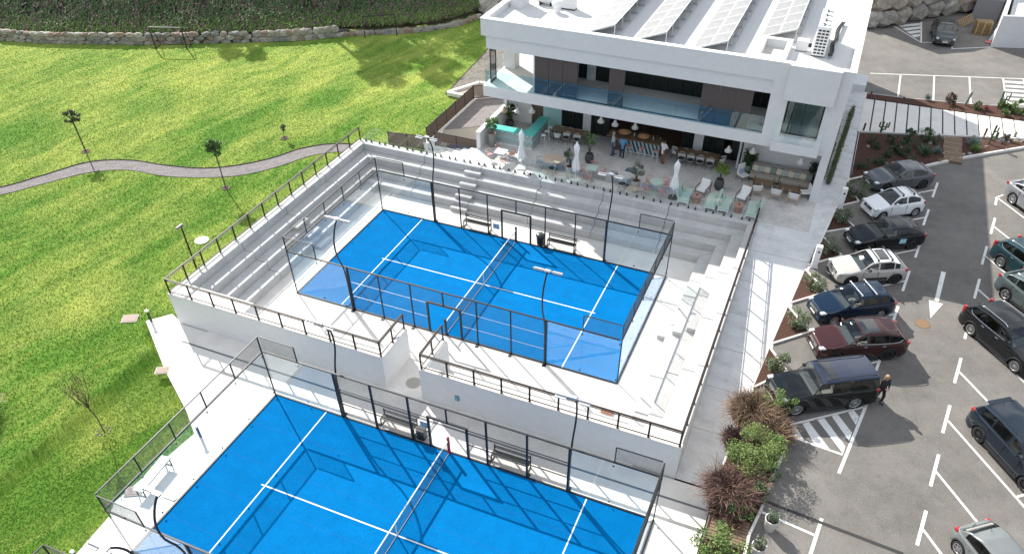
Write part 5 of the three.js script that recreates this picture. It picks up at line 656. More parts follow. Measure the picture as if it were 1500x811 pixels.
makeCar({ ...hatch, wb: 2.64, fo: 0.86, ro: 0.8, color: [0.115, 0.12, 0.13], metal: 0.55, spokes: 5, darkRim: 1, pill: [[-0.3, -0.42]], handles: [-0.05] }, [32.2, -13.6], -147, 'metallic grey three-door hatchback beside the rock garden bed');
makeCar({ ...hatch, wb: 2.3, fo: 0.68, ro: 0.58, W: 1.66, H: 1.5, nose: 0.8, cowl: 1.0, xc: 0.86, xw: 0.15, xe: -1.15, xt: -1.65, xs: -1.25, pill: [[-0.3, -0.4]], handles: [-0.05], color: [0.78, 0.79, 0.80], metal: 0, spokes: 7, bars: [0.0, -0.75], barDark: 1, r: 0.29 }, [32.04, -9.8], -145.3, 'small white three-door hatchback with two roof bars');
makeCar({ ...hatch, wb: 2.66, fo: 0.92, ro: 0.8, W: 1.82, H: 1.48, color: [0.012, 0.013, 0.015], metal: 0.3, spokes: 9, decal: 1, darkRim: 1, pill: [[-0.14, -0.24], [-1.08, -1.14]], spoiler: 1, nose: 0.72 }, [31.75, -5.87], -150, 'glossy black hatchback with a pale blue square decal on its door');
makeCar({ ...hatch, wb: 2.54, fo: 0.8, ro: 0.66, W: 1.76, H: 1.5, nose: 0.84, cowl: 1.02, belt: 1.0, tail: 1.04, xc: 0.86, xw: 0.14, xe: -1.32, xt: -1.78, xs: -1.4, color: [0.46, 0.435, 0.41], metal: 0.2, roof: [0.74, 0.74, 0.73], cladding: 1, airbump: 1, bars: [-0.05, -0.85], barDark: 1, darkRim: 1, pill: [[-0.12, -0.22], [-1.02, -1.09]], mirror: 1, r: 0.33, sunroof: [-0.2, -0.75] }, [31.02, -1.9], -152.7, 'beige hatchback with white roof, roof bars and black door bumps');
makeCar({ ...hatch, wb: 2.65, fo: 0.82, ro: 0.82, W: 1.76, H: 1.55, nose: 0.80, cowl: 1.02, belt: 1.02, tail: 1.06, xe: -1.6, xt: -2.0, xs: -1.68, drop: 0.07, color: [0.006, 0.019, 0.042], metal: 0.3, bars: [0.0, -0.8], spokes: 6, pill: [[-0.14, -0.24], [-1.08, -1.16]] }, [30.41, 1.87], -146.8, 'dark blue estate car with two silver roof bars');
makeCar({ ...suv, wb: 2.66, fo: 0.92, ro: 0.98, W: 1.83, H: 1.65, color: [0.045, 0.016, 0.016], metal: 0.3, roof: null, rails: 1, chrome: 1, sunroof: [0.1, -0.75], spokes: 10, darkRim: 1, xt: -2.12, xe: -1.7, xs: -1.85, drop: 0.12 }, [30.92, 4.93], -153.4, 'maroon sport utility car with dark panoramic roof glass');
makeCar({ ...suv, wb: 2.885, fo: 0.86, ro: 1.06, W: 1.93, H: 1.88, nose: 1.06, cowl: 1.2, belt: 1.2, tail: 1.22, xc: 0.86, xw: 0.42, xe: -2.3, xt: -2.44, xs: -2.28, drop: 0.02, color: [0.006, 0.008, 0.008], metal: 0.05, roof: [0.008, 0.014, 0.04], sunroof: [0.2, -0.35], r: 0.39, spokes: 10, tum: 0.14, ft: 0.1, rt: 0.06, pill: [[-0.1, -0.2], [-1.1, -1.22]], rails: 1, cladding: 2 }, [29.55, 9.23], -148.6, 'boxy black off-road vehicle with blue-tinted roof beside the hatched triangle');
const L2 = { ...suv, wb: 2.95, fo: 0.9, ro: 1.0, W: 1.94, H: 1.66, spokes: 10, xe: -1.8, xt: -2.3, xs: -1.95 };
makeCar({ ...L2, H: 1.62, color: [0.32, 0.33, 0.35], metal: 0.6, drop: 0.2, xe: -1.5, xt: -2.25, cladding: 0 }, [40.86, -13.24], -52, 'silver coupe-backed sport utility car parked across the aisle in full sun');
makeCar({ ...L2, color: [0.02, 0.052, 0.062], metal: 0.5, chrome: 1, rails: 2, tallTail: 1, sunroof: [0.0, -0.8] }, [39.82, -5.35], -50, 'dark teal sport utility car with chrome rails and red upright tail lights');
makeCar({ ...suv, H: 1.62, color: [0.10, 0.125, 0.125], metal: 0.5, rails: 2, xe: -1.6, drop: 0.13 }, [39.8, -2.15], -50, 'grey-green sport utility car between the teal and black ones');
makeCar({ ...L2, color: [0.010, 0.012, 0.014], metal: 0.3, chrome: 1, rails: 2, tallTail: 1, H: 1.7 }, [38.08, 1.84], -48.8, 'large black estate-backed utility car with chrome window line and rails');
makeCar({ ...L2, wb: 2.92, H: 1.78, nose: 1.0, cowl: 1.16, belt: 1.16, tail: 1.2, xe: -2.0, xt: -2.28, drop: 0.08, color: [0.014, 0.022, 0.034], metal: 0.4, darkRim: 1, spoiler: 1, r: 0.39, cladding: 2, tum: 0.22 }, [38.19, 9.77], -54, 'navy blue luxury off-road vehicle with black wheels');
makeCar({ ...hatch, wb: 2.5, fo: 0.72, ro: 0.6, W: 1.7, H: 1.5, xc: 0.9, xw: 0.2, xe: -1.2, xt: -1.68, xs: -1.3, color: [0.20, 0.215, 0.215], metal: 0.5, spokes: 6 }, [37.08, 16.37], -52, 'pale metallic grey small hatchback with roof aerial below the navy off-roader');
makeCar({ ...hatch, wb: 2.81, fo: 0.8, ro: 0.95, W: 1.84, H: 1.44, nose: 0.74, xe: -1.75, xt: -2.25, xs: -1.85, color: [0.045, 0.05, 0.052], metal: 0.5, pill: [[-0.14, -0.24], [-1.1, -1.18]], drop: 0.1, spokes: 5 }, [34.95, -43.8], -90 + 4, 'dark grey estate car facing outward below the boulder wall');
// ------------------------------------------------ terrace restaurant
const woodTop = mat(W, 0.6, { map: T_wood, color: L(1.0, 0.95, 0.9) }), paleWood = mat([0.42, 0.31, 0.21], 0.6), pink = mat([0.50, 0.27, 0.24], 0.6), mint = mat([0.44, 0.56, 0.48], 0.6), cushW = mat([0.70, 0.70, 0.69], 0.9), darkWood = mat([0.10, 0.065, 0.05], 0.55), greyShell = mat([0.60, 0.60, 0.58], 0.55);
{
  const zig = tex(256, 0, (u, v) => { const s = Math.abs(((u * 9) % 1) - 0.5) * 0.42, k = Math.floor((v + s) * 11) % 5, n = 0.9 + 0.2 * hash2(Math.floor(u * 60), Math.floor(v * 40), 2); return [[0.05, 0.30, 0.32], [0.66, 0.64, 0.60], [0.15, 0.44, 0.45], [0.50, 0.36, 0.34], [0.40, 0.44, 0.45]][k].map(x => x * n); });
  const diag = tex(256, 0, (u, v) => { const k = ((u * 9 + v * 1.4) % 1 + 1) % 1; return k < 0.45 ? [0.02, 0.06, 0.075] : k < 0.6 ? [0.12, 0.22, 0.24] : [0.44, 0.52, 0.52]; });
  const b = thing('terrace_bar', 'L-shaped outdoor bar with turquoise top and zigzag tiled front', 'bar'), zm = mat(W, 0.4, { map: zig });
  const face = (w, h) => new THREE.BoxGeometry(w, h, 0.03); part('tiled_front', face(3.4, 1.02).translate(6.0, T + 0.53, -8.36), zm, b); part('tiled_side', face(3.0, 1.02).rotateY(Math.PI / 2).translate(7.72, T + 0.53, -9.9), zm, b);
  part('core', [bb(4.32, 7.70, T, T + 1.04, -8.9, -8.38), bb(7.2, 7.70, T, T + 1.04, -11.4, -8.9)], M.white, b); part('plinth', bb(4.3, 7.72, T, T + 0.06, -8.36, -8.33), M.white, b);
  part('counter_top', [bb(4.28, 7.86, T + 1.04, T + 1.11, -8.98, -8.26), bb(7.1, 7.86, T + 1.04, T + 1.11, -11.45, -8.98)], mat([0.10, 0.48, 0.43], 0.35), b);
  const c = thing('restaurant_bar', 'bar counter with diagonal striped tiled front under wicker lamps', 'bar'); part('tiled_front', face(2.6, 1.0).translate(15.15, T + 0.52, -10.66), mat(W, 0.4, { map: diag }), c); part('core', bb(13.0, 16.5, T, T + 1.02, -11.3, -10.68), darkWood, c); part('counter_top', bb(12.6, 16.7, T + 1.02, T + 1.08, -11.5, -10.45), woodTop, c); part('foot_rail', rod([13.9, T + 0.15, -10.5], [16.4, T + 0.15, -10.5], 0.025), M.white, c);
  for (let i = 0; i < 14; i++) solo('bottle', new THREE.LatheGeometry([[0, 0], [0.04, 0], [0.04, 0.2], [0.015, 0.25], [0.015, 0.31], [0, 0.31]].map(p => new THREE.Vector2(...p)), 10).translate(13.3 + i * 0.23, T + 1.085, -11.2 + 0.08 * (i % 3)), mat([[0.03, 0.08, 0.05], [0.22, 0.12, 0.04], [0.5, 0.52, 0.5]][i % 3], 0.15), 'bottle standing on the wooden counter of the striped bar', 'bottle', 'bottles on the striped bar');
}
// chairs, stools and tables
function bucket(label, group, cushion = plastic, shell = greyShell) {
  const t = thing('dining_chair', label, 'chair', [0, 0, 0], 0, group), prof = [];
  const rows = []; for (let j = 0; j <= 5; j++) { const r = [], f = j / 5; for (let i = 0; i <= 12; i++) { const a = (-0.62 + 1.24 * i / 12) * Math.PI, back = 0.5 + 0.5 * Math.cos(a), h = 0.42 + f * (0.16 + 0.22 * back); r.push([Math.sin(a) * (0.25 + 0.05 * f), h, -Math.cos(a) * (0.25 + 0.06 * f)]); } rows.push(r); }
  const wallG = gridGeo(rows, () => true), inner = gridGeo(rows.map(r => r.map(p => [p[0] * 0.93, p[1], p[2] * 0.93])).reverse(), () => true);
  part('shell', [wallG, inner, cyl(0.26, 0.22, 0.06, 0, 0.42, 0, 16)], shell, t); part('cushion', cyl(0.22, 0.22, 0.06, 0, 0.47, 0.02, 16), cushion, t);
  for (const [x, z] of [[-0.2, -0.2], [0.2, -0.2], [-0.2, 0.2], [0.2, 0.2]]) part('leg', rod([x * 1.15, 0, z * 1.15], [x * 0.8, 0.42, z * 0.8], 0.014, 0.018), darkWood, t); return t;
}
function wireChair(label, group, m = pink) {
  const t = thing('terrace_chair', label, 'chair', [0, 0, 0], 0, group); part('seat', cyl(0.23, 0.22, 0.04, 0, 0.45, 0, 18), m, t); part('backrest', [new THREE.TorusGeometry(0.25, 0.028, 6, 16, Math.PI * 1.15).rotateX(-Math.PI / 2).rotateY(-0.24).translate(0, 0.74, 0), ...[-0.9, -0.3, 0.3, 0.9].map(a => rod([Math.sin(a) * 0.22, 0.45, -Math.cos(a) * 0.22], [Math.sin(a) * 0.25, 0.74, -Math.cos(a) * 0.25], 0.012))], m, t);
  for (const [x, z] of [[-0.18, -0.18], [0.18, -0.18], [-0.18, 0.18], [0.18, 0.18]]) part('leg', rod([x * 1.2, 0, z * 1.2], [x * 0.85, 0.44, z * 0.85], 0.013), m, t); return t;
}
function table(label, [x, z], top, legs, turn = 0, group) { const t = thing('table', label, 'table', [x, T, z], turn, group); part('tabletop', top, legs.m, t); if (legs.pedestal) { part('pedestal', [cyl(0.04, 0.04, 0.7, 0, 0.36, 0, 12), cyl(0.05, 0.28, 0.04, 0, 0.02, 0, 20)], legs.lm ?? M.black, t); } else for (const [a, b] of [[-1, -1], [1, -1], [-1, 1], [1, 1]]) part('leg', bar([a * legs.x, 0, b * legs.z], [a * legs.x, 0.72, b * legs.z], 0.06), legs.lm ?? darkWood, t); return t; }
{
  const G1 = 'chairs at the long table by the turquoise bar', l1 = 'pale bucket chair at the long dark table near the turquoise bar';
  table('long dark wooden dining table near the turquoise bar', [9.75, -10.78], rbox(2.6, 0.05, 0.8, 0.015, 0, 0.745, 0), { m: woodTop, x: 1.2, z: 0.32 });
  const ch = bucket(l1, G1); ch.position.set(8.95, T, -10.2); ch.rotation.y = Math.PI; for (const [x, z, r] of [[9.65, -10.2, Math.PI + 0.1], [10.45, -10.2, Math.PI - 0.1], [9.05, -11.4, 0], [9.75, -11.4, 0.1], [10.45, -11.4, 0], [8.2, -10.75, Math.PI / 2]]) copy(ch, [x, T, z], r);
  const G2 = 'chairs at the long table by the white column', l2 = 'pale bucket chair at the long dark table beside the white column';
  table('long dark wooden dining table beside the white column', [19.15, -10.95], rbox(2.9, 0.05, 0.85, 0.015, 0, 0.745, 0), { m: woodTop, x: 1.35, z: 0.34 });
  for (const [x, z, r] of [[18.1, -10.38, Math.PI], [18.75, -10.38, Math.PI], [19.4, -10.38, Math.PI], [20.1, -10.36, Math.PI + 0.1], [18.2, -11.55, 0], [18.9, -11.55, 0], [19.6, -11.55, 0], [20.75, -11.1, -Math.PI / 2], [17.5, -11.1, Math.PI / 2]]) copy(ch, [x, T, z], r, l2, G2);
  table('round pale wooden table close to the glass balustrade', [10.1, -6.38], cyl(0.72, 0.72, 0.05, 0, 0.745, 0, 36), { m: mat([0.46, 0.37, 0.29], 0.55), pedestal: 1 });
  copy(ch, [10.3, T, -5.6], Math.PI + 0.2, 'pale bucket chair at the round wooden table', 'chairs at the round wooden table'); copy(ch, [9.85, T, -7.25], -0.2, 'pale bucket chair at the round wooden table', 'chairs at the round wooden table'); copy(ch, [11.0, T, -6.75], -1.2, 'pale bucket chair at the round wooden table', 'chairs at the round wooden table');
  const bc = wireChair('blue-grey armchair with thin frame at the round wooden table', undefined, mat([0.30, 0.38, 0.42], 0.6)); bc.position.set(9.2, T, -6.1); bc.rotation.y = 1.4;
  table('small white square table in sunlight near the steps', [6.35, -5.95], rbox(0.8, 0.04, 0.8, 0.015, 0, 0.745, 0), { m: M.white, pedestal: 1, lm: M.white });
  const pc = wireChair('pink round-backed chair at the white square table', 'chairs at the white square table'); pc.position.set(5.85, T, -6.7); pc.rotation.y = 0.5; for (const [x, z, r] of [[5.55, -5.75, 1.7], [6.95, -6.45, -0.9], [6.75, -5.35, -2.6]]) copy(pc, [x, T, z], r);
  table('square mint green table between the potted olive and masts', [12.96, -6.2], rbox(0.75, 0.04, 0.75, 0.015, 0, 0.745, 0), { m: mint, pedestal: 1, lm: mint }, 0.1);
  for (const [x, z, r] of [[12.3, -6.1, 1.5], [13.65, -6.3, -1.6], [12.85, -6.9, 0], [13.05, -5.45, Math.PI]]) copy(pc, [x, T, z], r, 'pink round-backed chair at the first mint green table', 'chairs at the first mint table');
  table('mint green table set diagonally near the closed parasol', [17.47, -6.05], rbox(0.78, 0.04, 0.78, 0.015, 0, 0.745, 0), { m: mint, pedestal: 1, lm: mint }, Math.PI / 4);
  for (const [x, z, r] of [[16.9, -6.5, 0.8], [17.95, -6.6, -0.8], [16.95, -5.45, 2.3], [18.0, -5.5, -2.4]]) copy(pc, [x, T, z], r, 'pink round-backed chair at the diagonal mint green table', 'chairs at the diagonal mint table');
  table('small round pale table beside the second potted olive', [15.36, -6.1], cyl(0.5, 0.5, 0.04, 0, 0.745, 0, 28), { m: mat([0.5, 0.48, 0.45], 0.5), pedestal: 1 });
  copy(ch, [15.35, T, -5.45], Math.PI, 'pale bucket chair at the small round table', 'chairs at the small round table'); copy(ch, [14.65, T, -6.3], 1.3, 'pale bucket chair at the small round table', 'chairs at the small round table'); const pt = bucket('dark patterned bucket chair at the small round table', undefined, plastic, mat([0.16, 0.20, 0.24], 0.7)); pt.position.set(15.4, T, -6.85);
  const stool = thing('bar_stool', 'white wire bar stool along the turquoise bar', 'stool', [8.2, T, -9.35], 0, 'stools at the turquoise bar'); part('seat', cyl(0.17, 0.16, 0.04, 0, 0.76, 0, 16), M.white, stool); for (const [x, z] of [[-1, -1], [1, -1], [-1, 1], [1, 1]]) part('leg', rod([x * 0.2, 0, z * 0.2], [x * 0.12, 0.75, z * 0.12], 0.012), M.white, stool); part('foot_ring', new THREE.TorusGeometry(0.22, 0.01, 5, 20).rotateX(Math.PI / 2).translate(0, 0.28, 0), M.white, stool);
  for (const z of [-10.0, -10.65]) copy(stool, [8.2, T, z], 0.3); for (const [x, z] of [[5.6, -9.35], [6.7, -9.4]]) copy(stool, [x, T, z], 0.2, 'white stool behind the turquoise bar counter', 'stools behind the turquoise bar');
  const ps = thing('bar_stool', 'pink-seated bar stool at the striped bar', 'stool', [14.35, T, -10.2], 0, 'pink stools at the striped bar'); part('seat', rbox(0.36, 0.07, 0.36, 0.03, 0, 0.74, 0), pink, ps); for (const [x, z] of [[-1, -1], [1, -1], [-1, 1], [1, 1]]) part('leg', rod([x * 0.2, 0, z * 0.2], [x * 0.14, 0.72, z * 0.14], 0.015), M.white, ps);
  for (const x of [15.3, 16.3]) copy(ps, [x, T, -10.2], 0);
}
// closed parasols
for (const [x, z, h, lab] of [[8.06, -5.6, 2.86, 'closed white parasol beside the white square table'], [12.05, -5.5, 2.8, 'closed white parasol beside the first potted olive'], [18.72, -5.75, 2.75, 'closed white parasol beside the mint sun beds']]) {
  const t = thing('parasol', lab, 'parasol', [x, T, z], x, undefined), rows = []; const r = RNG(Math.round(x * 10));
  for (let j = 0; j <= 14; j++) { const f = j / 14, row = [], y = lerp(h - 0.05, 0.78, f), rad = f < 0.12 ? 0.03 + f * 0.9 : f < 0.55 ? 0.14 + 0.03 * Math.sin(f * 9) : 0.125 + (f - 0.55) * 0.26; for (let i = 0; i <= 32; i++) { const a = i / 32 * 6.2832, w = 1 + (0.22 + 0.12 * f) * Math.sin(a * 8 + f * 2) * Math.min(1, f * 4); row.push([Math.cos(a) * rad * w, y + (j === 14 ? 0.07 * Math.sin(a * 4 + x) : 0), Math.sin(a) * rad * w]); } rows.push(row); }
  part('canopy', gridGeo(rows, () => true), mat([0.80, 0.80, 0.79], 0.9, { side: THREE.DoubleSide }), t); part('pole', cyl(0.025, 0.025, h, 0, h / 2, 0, 10), M.white, t); part('strap', new THREE.TorusGeometry(0.15, 0.02, 5, 20).rotateX(Math.PI / 2).translate(0, h * 0.56, 0), M.white, t); part('base', x > 18 ? cyl(0.28, 0.32, 0.12, 0, 0.06, 0, 24) : rbox(0.6, 0.09, 0.6, 0.02, 0, 0.045, 0), x > 18 ? M.black : M.white, t);
}
// sun beds, lounge chairs, sofa corner
{
  const str = tex(64, 0, (u, v) => (Math.floor(u * 10) % 2 ? [0.62, 0.62, 0.56] : [0.22, 0.36, 0.30])), sm = mat(W, 0.9, { map: str });
  const bed = (x, z, turn, flip, lab) => { const t = thing('sun_bed', lab, 'sun bed', [x, T, z], turn); part('frame', [rbox(0.72, 0.08, 1.7, 0.02, 0, 0.2, 0)], M.white, t); part('mattress', rbox(0.7, 0.12, 1.66, 0.05, 0, 0.3, 0), mint, t); for (const [a, b] of [[-1, -1], [1, -1], [-1, 1], [1, 1]]) part('leg', bb(a * 0.3 - 0.03, a * 0.3 + 0.03, 0, 0.16, b * 0.75 - 0.03, b * 0.75 + 0.03), M.white, t); const bk = part('backrest', rbox(0.1, 0.6, 1.6, 0.04), mint, t); bk.position.set(flip * 0.38, 0.52, 0); bk.rotation.z = -flip * 0.35; const tw = part('striped_towel', rbox(0.03, 0.55, 0.5, 0.012), sm, t); tw.position.set(flip * 0.30, 0.56, 0.3); tw.rotation.z = -flip * 0.35; part('striped_pillow', rbox(0.16, 0.3, 0.45, 0.06, flip * 0.22, 0.5, -0.35), sm, t); };
  bed(19.5, -6.0, 0.0, -1, 'mint green sun bed with striped pillow beside the closed parasol'); bed(21.25, -5.95, 0, 1, 'mint green sun bed back to back with another, towel side by terracotta table'); bed(22.1, -5.95, 0, -1, 'mint green sun bed in the back to back pair next to the second terracotta table'); bed(23.85, -5.95, 0, 1, 'mint green sun bed against the glass at the terrace corner');
  for (const [x, z, lab] of [[20.39, -7.0, 'white cushioned lounge chair near the potted lemon tree'], [23.01, -7.1, 'white cushioned lounge chair near the wooden armchairs']]) { const t = thing('lounge_chair', lab, 'chair', [x, T, z], -0.25); part('seat_cushion', rbox(0.62, 0.14, 0.62, 0.05, 0, 0.38, 0.1), cushW, t); const b = part('back_cushion', rbox(0.62, 0.6, 0.14, 0.05), cushW, t); b.position.set(0, 0.66, -0.28); b.rotation.x = -0.35; part('frame', [bar([-0.36, 0, 0.4], [-0.36, 0.56, 0.35], 0.035), bar([0.36, 0, 0.4], [0.36, 0.56, 0.35], 0.035), bar([-0.36, 0, -0.4], [-0.36, 0.9, -0.45], 0.035), bar([0.36, 0, -0.4], [0.36, 0.9, -0.45], 0.035), bar([-0.36, 0.56, 0.36], [-0.36, 0.6, -0.42], 0.05), bar([0.36, 0.56, 0.36], [0.36, 0.6, -0.42], 0.05), bar([-0.36, 0.3, 0.36], [0.36, 0.3, 0.36], 0.035), bar([-0.36, 0.3, -0.4], [0.36, 0.3, -0.4], 0.035)], mat([0.12, 0.06, 0.045], 0.6), t); }
  for (const [x, z, lab] of [[20.25, -5.85, 'terracotta drum side table between two mint sun beds'], [22.98, -5.75, 'terracotta drum side table by the terrace corner sun bed']]) { const t = thing('side_table', lab, 'side table', [x, T, z]); part('top', cyl(0.36, 0.36, 0.05, 0, 0.46, 0, 28), mat([0.40, 0.20, 0.14], 0.7), t); part('drum', cyl(0.27, 0.25, 0.44, 0, 0.22, 0, 24), mat([0.36, 0.17, 0.12], 0.7), t); part('candle', cyl(0.04, 0.04, 0.09, 0, 0.53, 0, 10), M.black, t); }
  const pat = tex(128, 0, (u, v) => { const a = vnoise(u * 14, v * 14, 5, 14) > 0.5; return a ? [0.55, 0.47, 0.32] : [0.62, 0.60, 0.55]; }), pat2 = tex(128, 0, (u, v) => { const d = Math.hypot(u - 0.5, v - 0.5) * 14 % 1; return d > 0.5 ? [0.24, 0.30, 0.26] : [0.55, 0.55, 0.5]; }), pm = [mat(W, 0.95, { map: pat }), mat(W, 0.95, { map: pat2 }), mat([0.20, 0.25, 0.20], 0.95)];
  [[23.85, 'long upholstered bench sofa section beside the green pot'], [25.85, 'long upholstered bench sofa section beside the white blade wall']].forEach(([x, lab], k) => { const t = thing('sofa', lab, 'sofa', [x, T, -10.5]); part('seat', rbox(1.96, 0.3, 0.75, 0.05, 0, 0.33, 0.15), mat([0.40, 0.36, 0.31], 0.95), t); part('backrest', rbox(1.96, 0.62, 0.14, 0.04, 0, 0.68, -0.28), mat([0.34, 0.30, 0.26], 0.95), t); part('base', rbox(1.9, 0.16, 0.66, 0.02, 0, 0.1, 0.12), darkWood, t); });
  for (let i = 0; i < 10; i++) { const o = solo('cushion', rbox(0.42, 0.42, 0.16, 0.07), pm[[0, 1, 0, 2, 0, 1, 0, 1, 0, 2][i]], ['cream and ochre patterned cushion on the long sofa', 'round-patterned grey green cushion on the long sofa', 'plain dark green cushion on the long sofa'][[0, 1, 0, 2, 0, 1, 0, 1, 0, 2][i]], 'cushion', 'cushions along the sofa'); o.position.set(23.15 + i * 0.39, T + 0.70, -10.55); o.rotation.set(-0.3, (i % 3 - 1) * 0.15, (i % 2 - 0.5) * 0.3); }
  table('low brown coffee table in front of the green pot end of the sofa', [23.95, -9.35], rbox(1.4, 0.05, 0.62, 0.015, 0, 0.47, 0), { m: woodTop, x: 0.62, z: 0.24 }).scale.y = 0.9; table('low brown coffee table in front of the blade wall end of the sofa', [25.6, -9.2], rbox(1.4, 0.05, 0.62, 0.015, 0, 0.47, 0), { m: woodTop, x: 0.62, z: 0.24 }).scale.y = 0.9;
  const ac = (x, z, turn, lab) => { const t = thing('wooden_armchair', lab, 'chair', [x, T, z], turn, 'wooden armchairs at the coffee tables'); for (const s of [-0.34, 0.34]) part('side_frame', [bar([s, 0, 0.34], [s, 0.62, 0.32], 0.06), bar([s, 0, -0.36], [s, 0.78, -0.4], 0.06), bar([s, 0.6, 0.36], [s, 0.6, -0.42], 0.07, 0.04)], paleWood, t); part('seat_cushion', rbox(0.6, 0.12, 0.6, 0.04, 0, 0.4, 0.02), cushW, t); for (const [y, z2] of [[0.55, -0.33], [0.67, -0.36], [0.79, -0.39]]) part('back_slat', rbox(0.64, 0.08, 0.04, 0.015, 0, y, z2), cushW, t); part('rail', [bar([-0.34, 0.33, 0.3], [0.34, 0.33, 0.3], 0.05), bar([-0.34, 0.33, -0.36], [0.34, 0.33, -0.36], 0.05)], paleWood, t); };
  ac(23.63, -8.35, Math.PI + 0.25, 'wooden armchair with white slats at the coffee table nearest the lounge chair'); ac(24.9, -8.35, Math.PI, 'wooden armchair with white slats between two other armchairs'); ac(26.05, -8.25, Math.PI - 0.05, 'wooden armchair with white slats nearest the white blade wall');
  const lc = thing('lounge_chair', 'pale high-backed chair with blue cushion beside the green pot', 'chair', [22.5, T, -9.8], 0.9); part('seat', rbox(0.6, 0.1, 0.6, 0.04, 0, 0.42, 0), cushW, lc); part('backrest', rbox(0.58, 0.7, 0.1, 0.04, 0, 0.78, -0.3), cushW, lc); part('cushion', rbox(0.4, 0.3, 0.14, 0.06, 0, 0.6, -0.2), mat([0.30, 0.36, 0.50], 0.95), lc); for (const [x, z] of [[-1, -1], [1, -1], [-1, 1], [1, 1]]) part('leg', rod([x * 0.32, 0, z * 0.32], [x * 0.24, 0.4, z * 0.24], 0.014), M.black, lc);
  const rc = thing('lounge_chair', 'pale chair tucked beside the white blade wall', 'chair', [26.65, T, -9.1], -1.2); part('seat', rbox(0.55, 0.1, 0.55, 0.04, 0, 0.42, 0), cushW, rc); part('backrest', rbox(0.55, 0.5, 0.1, 0.04, 0, 0.7, -0.27), cushW, rc); for (const [x, z] of [[-1, -1], [1, -1], [-1, 1], [1, 1]]) part('leg', rod([x * 0.26, 0, z * 0.26], [x * 0.22, 0.4, z * 0.22], 0.014), M.black, rc);
}
// pendant lamps
{
  const lab = ['hanging over the low bar wall', 'hanging behind the turquoise bar', 'hanging by the door of the turquoise bar', 'hanging above the end of the striped bar counter', 'hanging in front of the striped bar', 'hanging behind the wicker lamps', 'hanging beside the last glass door', 'hanging at the corner above the green pot', 'hanging above the long sofa'];
  [[4.62, 3.55, -10.5], [5.45, 3.45, -11], [6.82, 3.9, -10.5], [12.22, 4.35, -10], [13.2, 4.2, -10.2], [14.45, 3.85, -11], [21.19, 3.92, -10], [22.74, 3.9, -10.5], [25.86, 4.22, -9.6]].forEach(([x, y, z], i) => { const t = thing('pendant_lamp', 'white lantern-shaped pendant lamp ' + lab[i], 'lamp', [x, y, z], 0, 'white pendant lamps'); part('shade', new THREE.LatheGeometry([[0.06, 0.34], [0.1, 0.24], [0.12, 0.16], [0.24, 0.05], [0.26, 0.0], [0.22, -0.08], [0.08, -0.14], [0, -0.14]].map(p => new THREE.Vector2(...p)), 20), i === 0 ? mat([0.5, 0.36, 0.27], 0.8) : M.white, t); part('cord', rod([0, 0.33, 0], [0, 5.31 - y, 0], 0.008), M.black, t); part('band', new THREE.TorusGeometry(0.25, 0.012, 5, 20).rotateX(Math.PI / 2).translate(0, 0.02, 0), paleWood, t); });
  [[13.75, 3.45, -11], [15.15, 3.4, -11]].forEach(([x, y, z], i) => { const t = thing('pendant_lamp', ['wide wicker pendant lamp over the striped bar beside the blue-shirted person', 'wide wicker pendant lamp over the middle of the striped bar'][i], 'lamp', [x, y, z]); part('shade', new THREE.LatheGeometry([[0.04, 0.14], [0.2, 0.1], [0.42, 0.0], [0.44, -0.05], [0.3, -0.1], [0, -0.1]].map(p => new THREE.Vector2(...p)), 24), mat([0.46, 0.27, 0.13], 0.85), t); part('cord', rod([0, 0.13, 0], [0, 5.31 - y, 0], 0.008), M.black, t); });
}
// access columns on the path edge
for (const [x, z, y, lab] of [[28.95, -9.05, P, 'tall white access column on the path edge beside the grey hatchback bay'], [28.2, -1.75, P, 'tall white access column on the path edge beside the beige hatchback bay']]) { const t = thing('access_column', lab, 'column', [x, y, z], 0.1); part('body', rbox(0.34, 1.45, 0.3, 0.02, 0, 0.725, 0), M.white, t); part('reader', cyl(0.06, 0.06, 0.03, 0, 0, 0, 14).rotateX(Math.PI / 2).translate(0.02, 1.12, 0.16), M.black, t); part('base', rbox(0.44, 0.06, 0.4, 0.01, 0, 0.03, 0), M.grey, t); }
// ------------------------------------------------ people
const skin = mat([0.46, 0.28, 0.20], 0.6);
function mc(caps, cubeC, half, res = 72) {
  const m = new MarchingCubes(res, skin, false, false, 60000); m.isolation = 0; const f = m.field, n = res, hs = n / 2;
  for (let z = 0; z < n; z++) for (let y = 0; y < n; y++) for (let x = 0; x < n; x++) {
    const px = cubeC[0] + (x - hs) / hs * half, py = cubeC[1] + (y - hs) / hs * half, pz = cubeC[2] + (z - hs) / hs * half; let s = 9;
    for (const [a, b, r0, r1, k = 0.03] of caps) { const dx = b[0] - a[0], dy = b[1] - a[1], dz = b[2] - a[2], q = clamp(((px - a[0]) * dx + (py - a[1]) * dy + (pz - a[2]) * dz) / (dx * dx + dy * dy + dz * dz + 1e-9)), d = Math.hypot(px - a[0] - q * dx, py - a[1] - q * dy, pz - a[2] - q * dz) - lerp(r0, r1, q), h = clamp(0.5 + 0.5 * (s - d) / k); s = lerp(s, d, h) - k * h * (1 - h); }
    f[x + n * y + n * n * z] = -s;
  }
  m.update(); const c = m.count, g = new THREE.BufferGeometry(), pos = new Float32Array(c * 3), nor = new Float32Array(c * 3);
  for (let i = 0; i < c; i++) for (let k = 0; k < 3; k++) { pos[3 * i + k] = cubeC[k] + m.positionArray[3 * i + k] * half; nor[3 * i + k] = m.normalArray[3 * i + k]; }
  g.setAttribute('position', new THREE.BufferAttribute(pos, 3)); g.setAttribute('normal', new THREE.BufferAttribute(nor, 3)); g.setAttribute('uv', new THREE.BufferAttribute(new Float32Array(c * 2), 2)); return g;
}
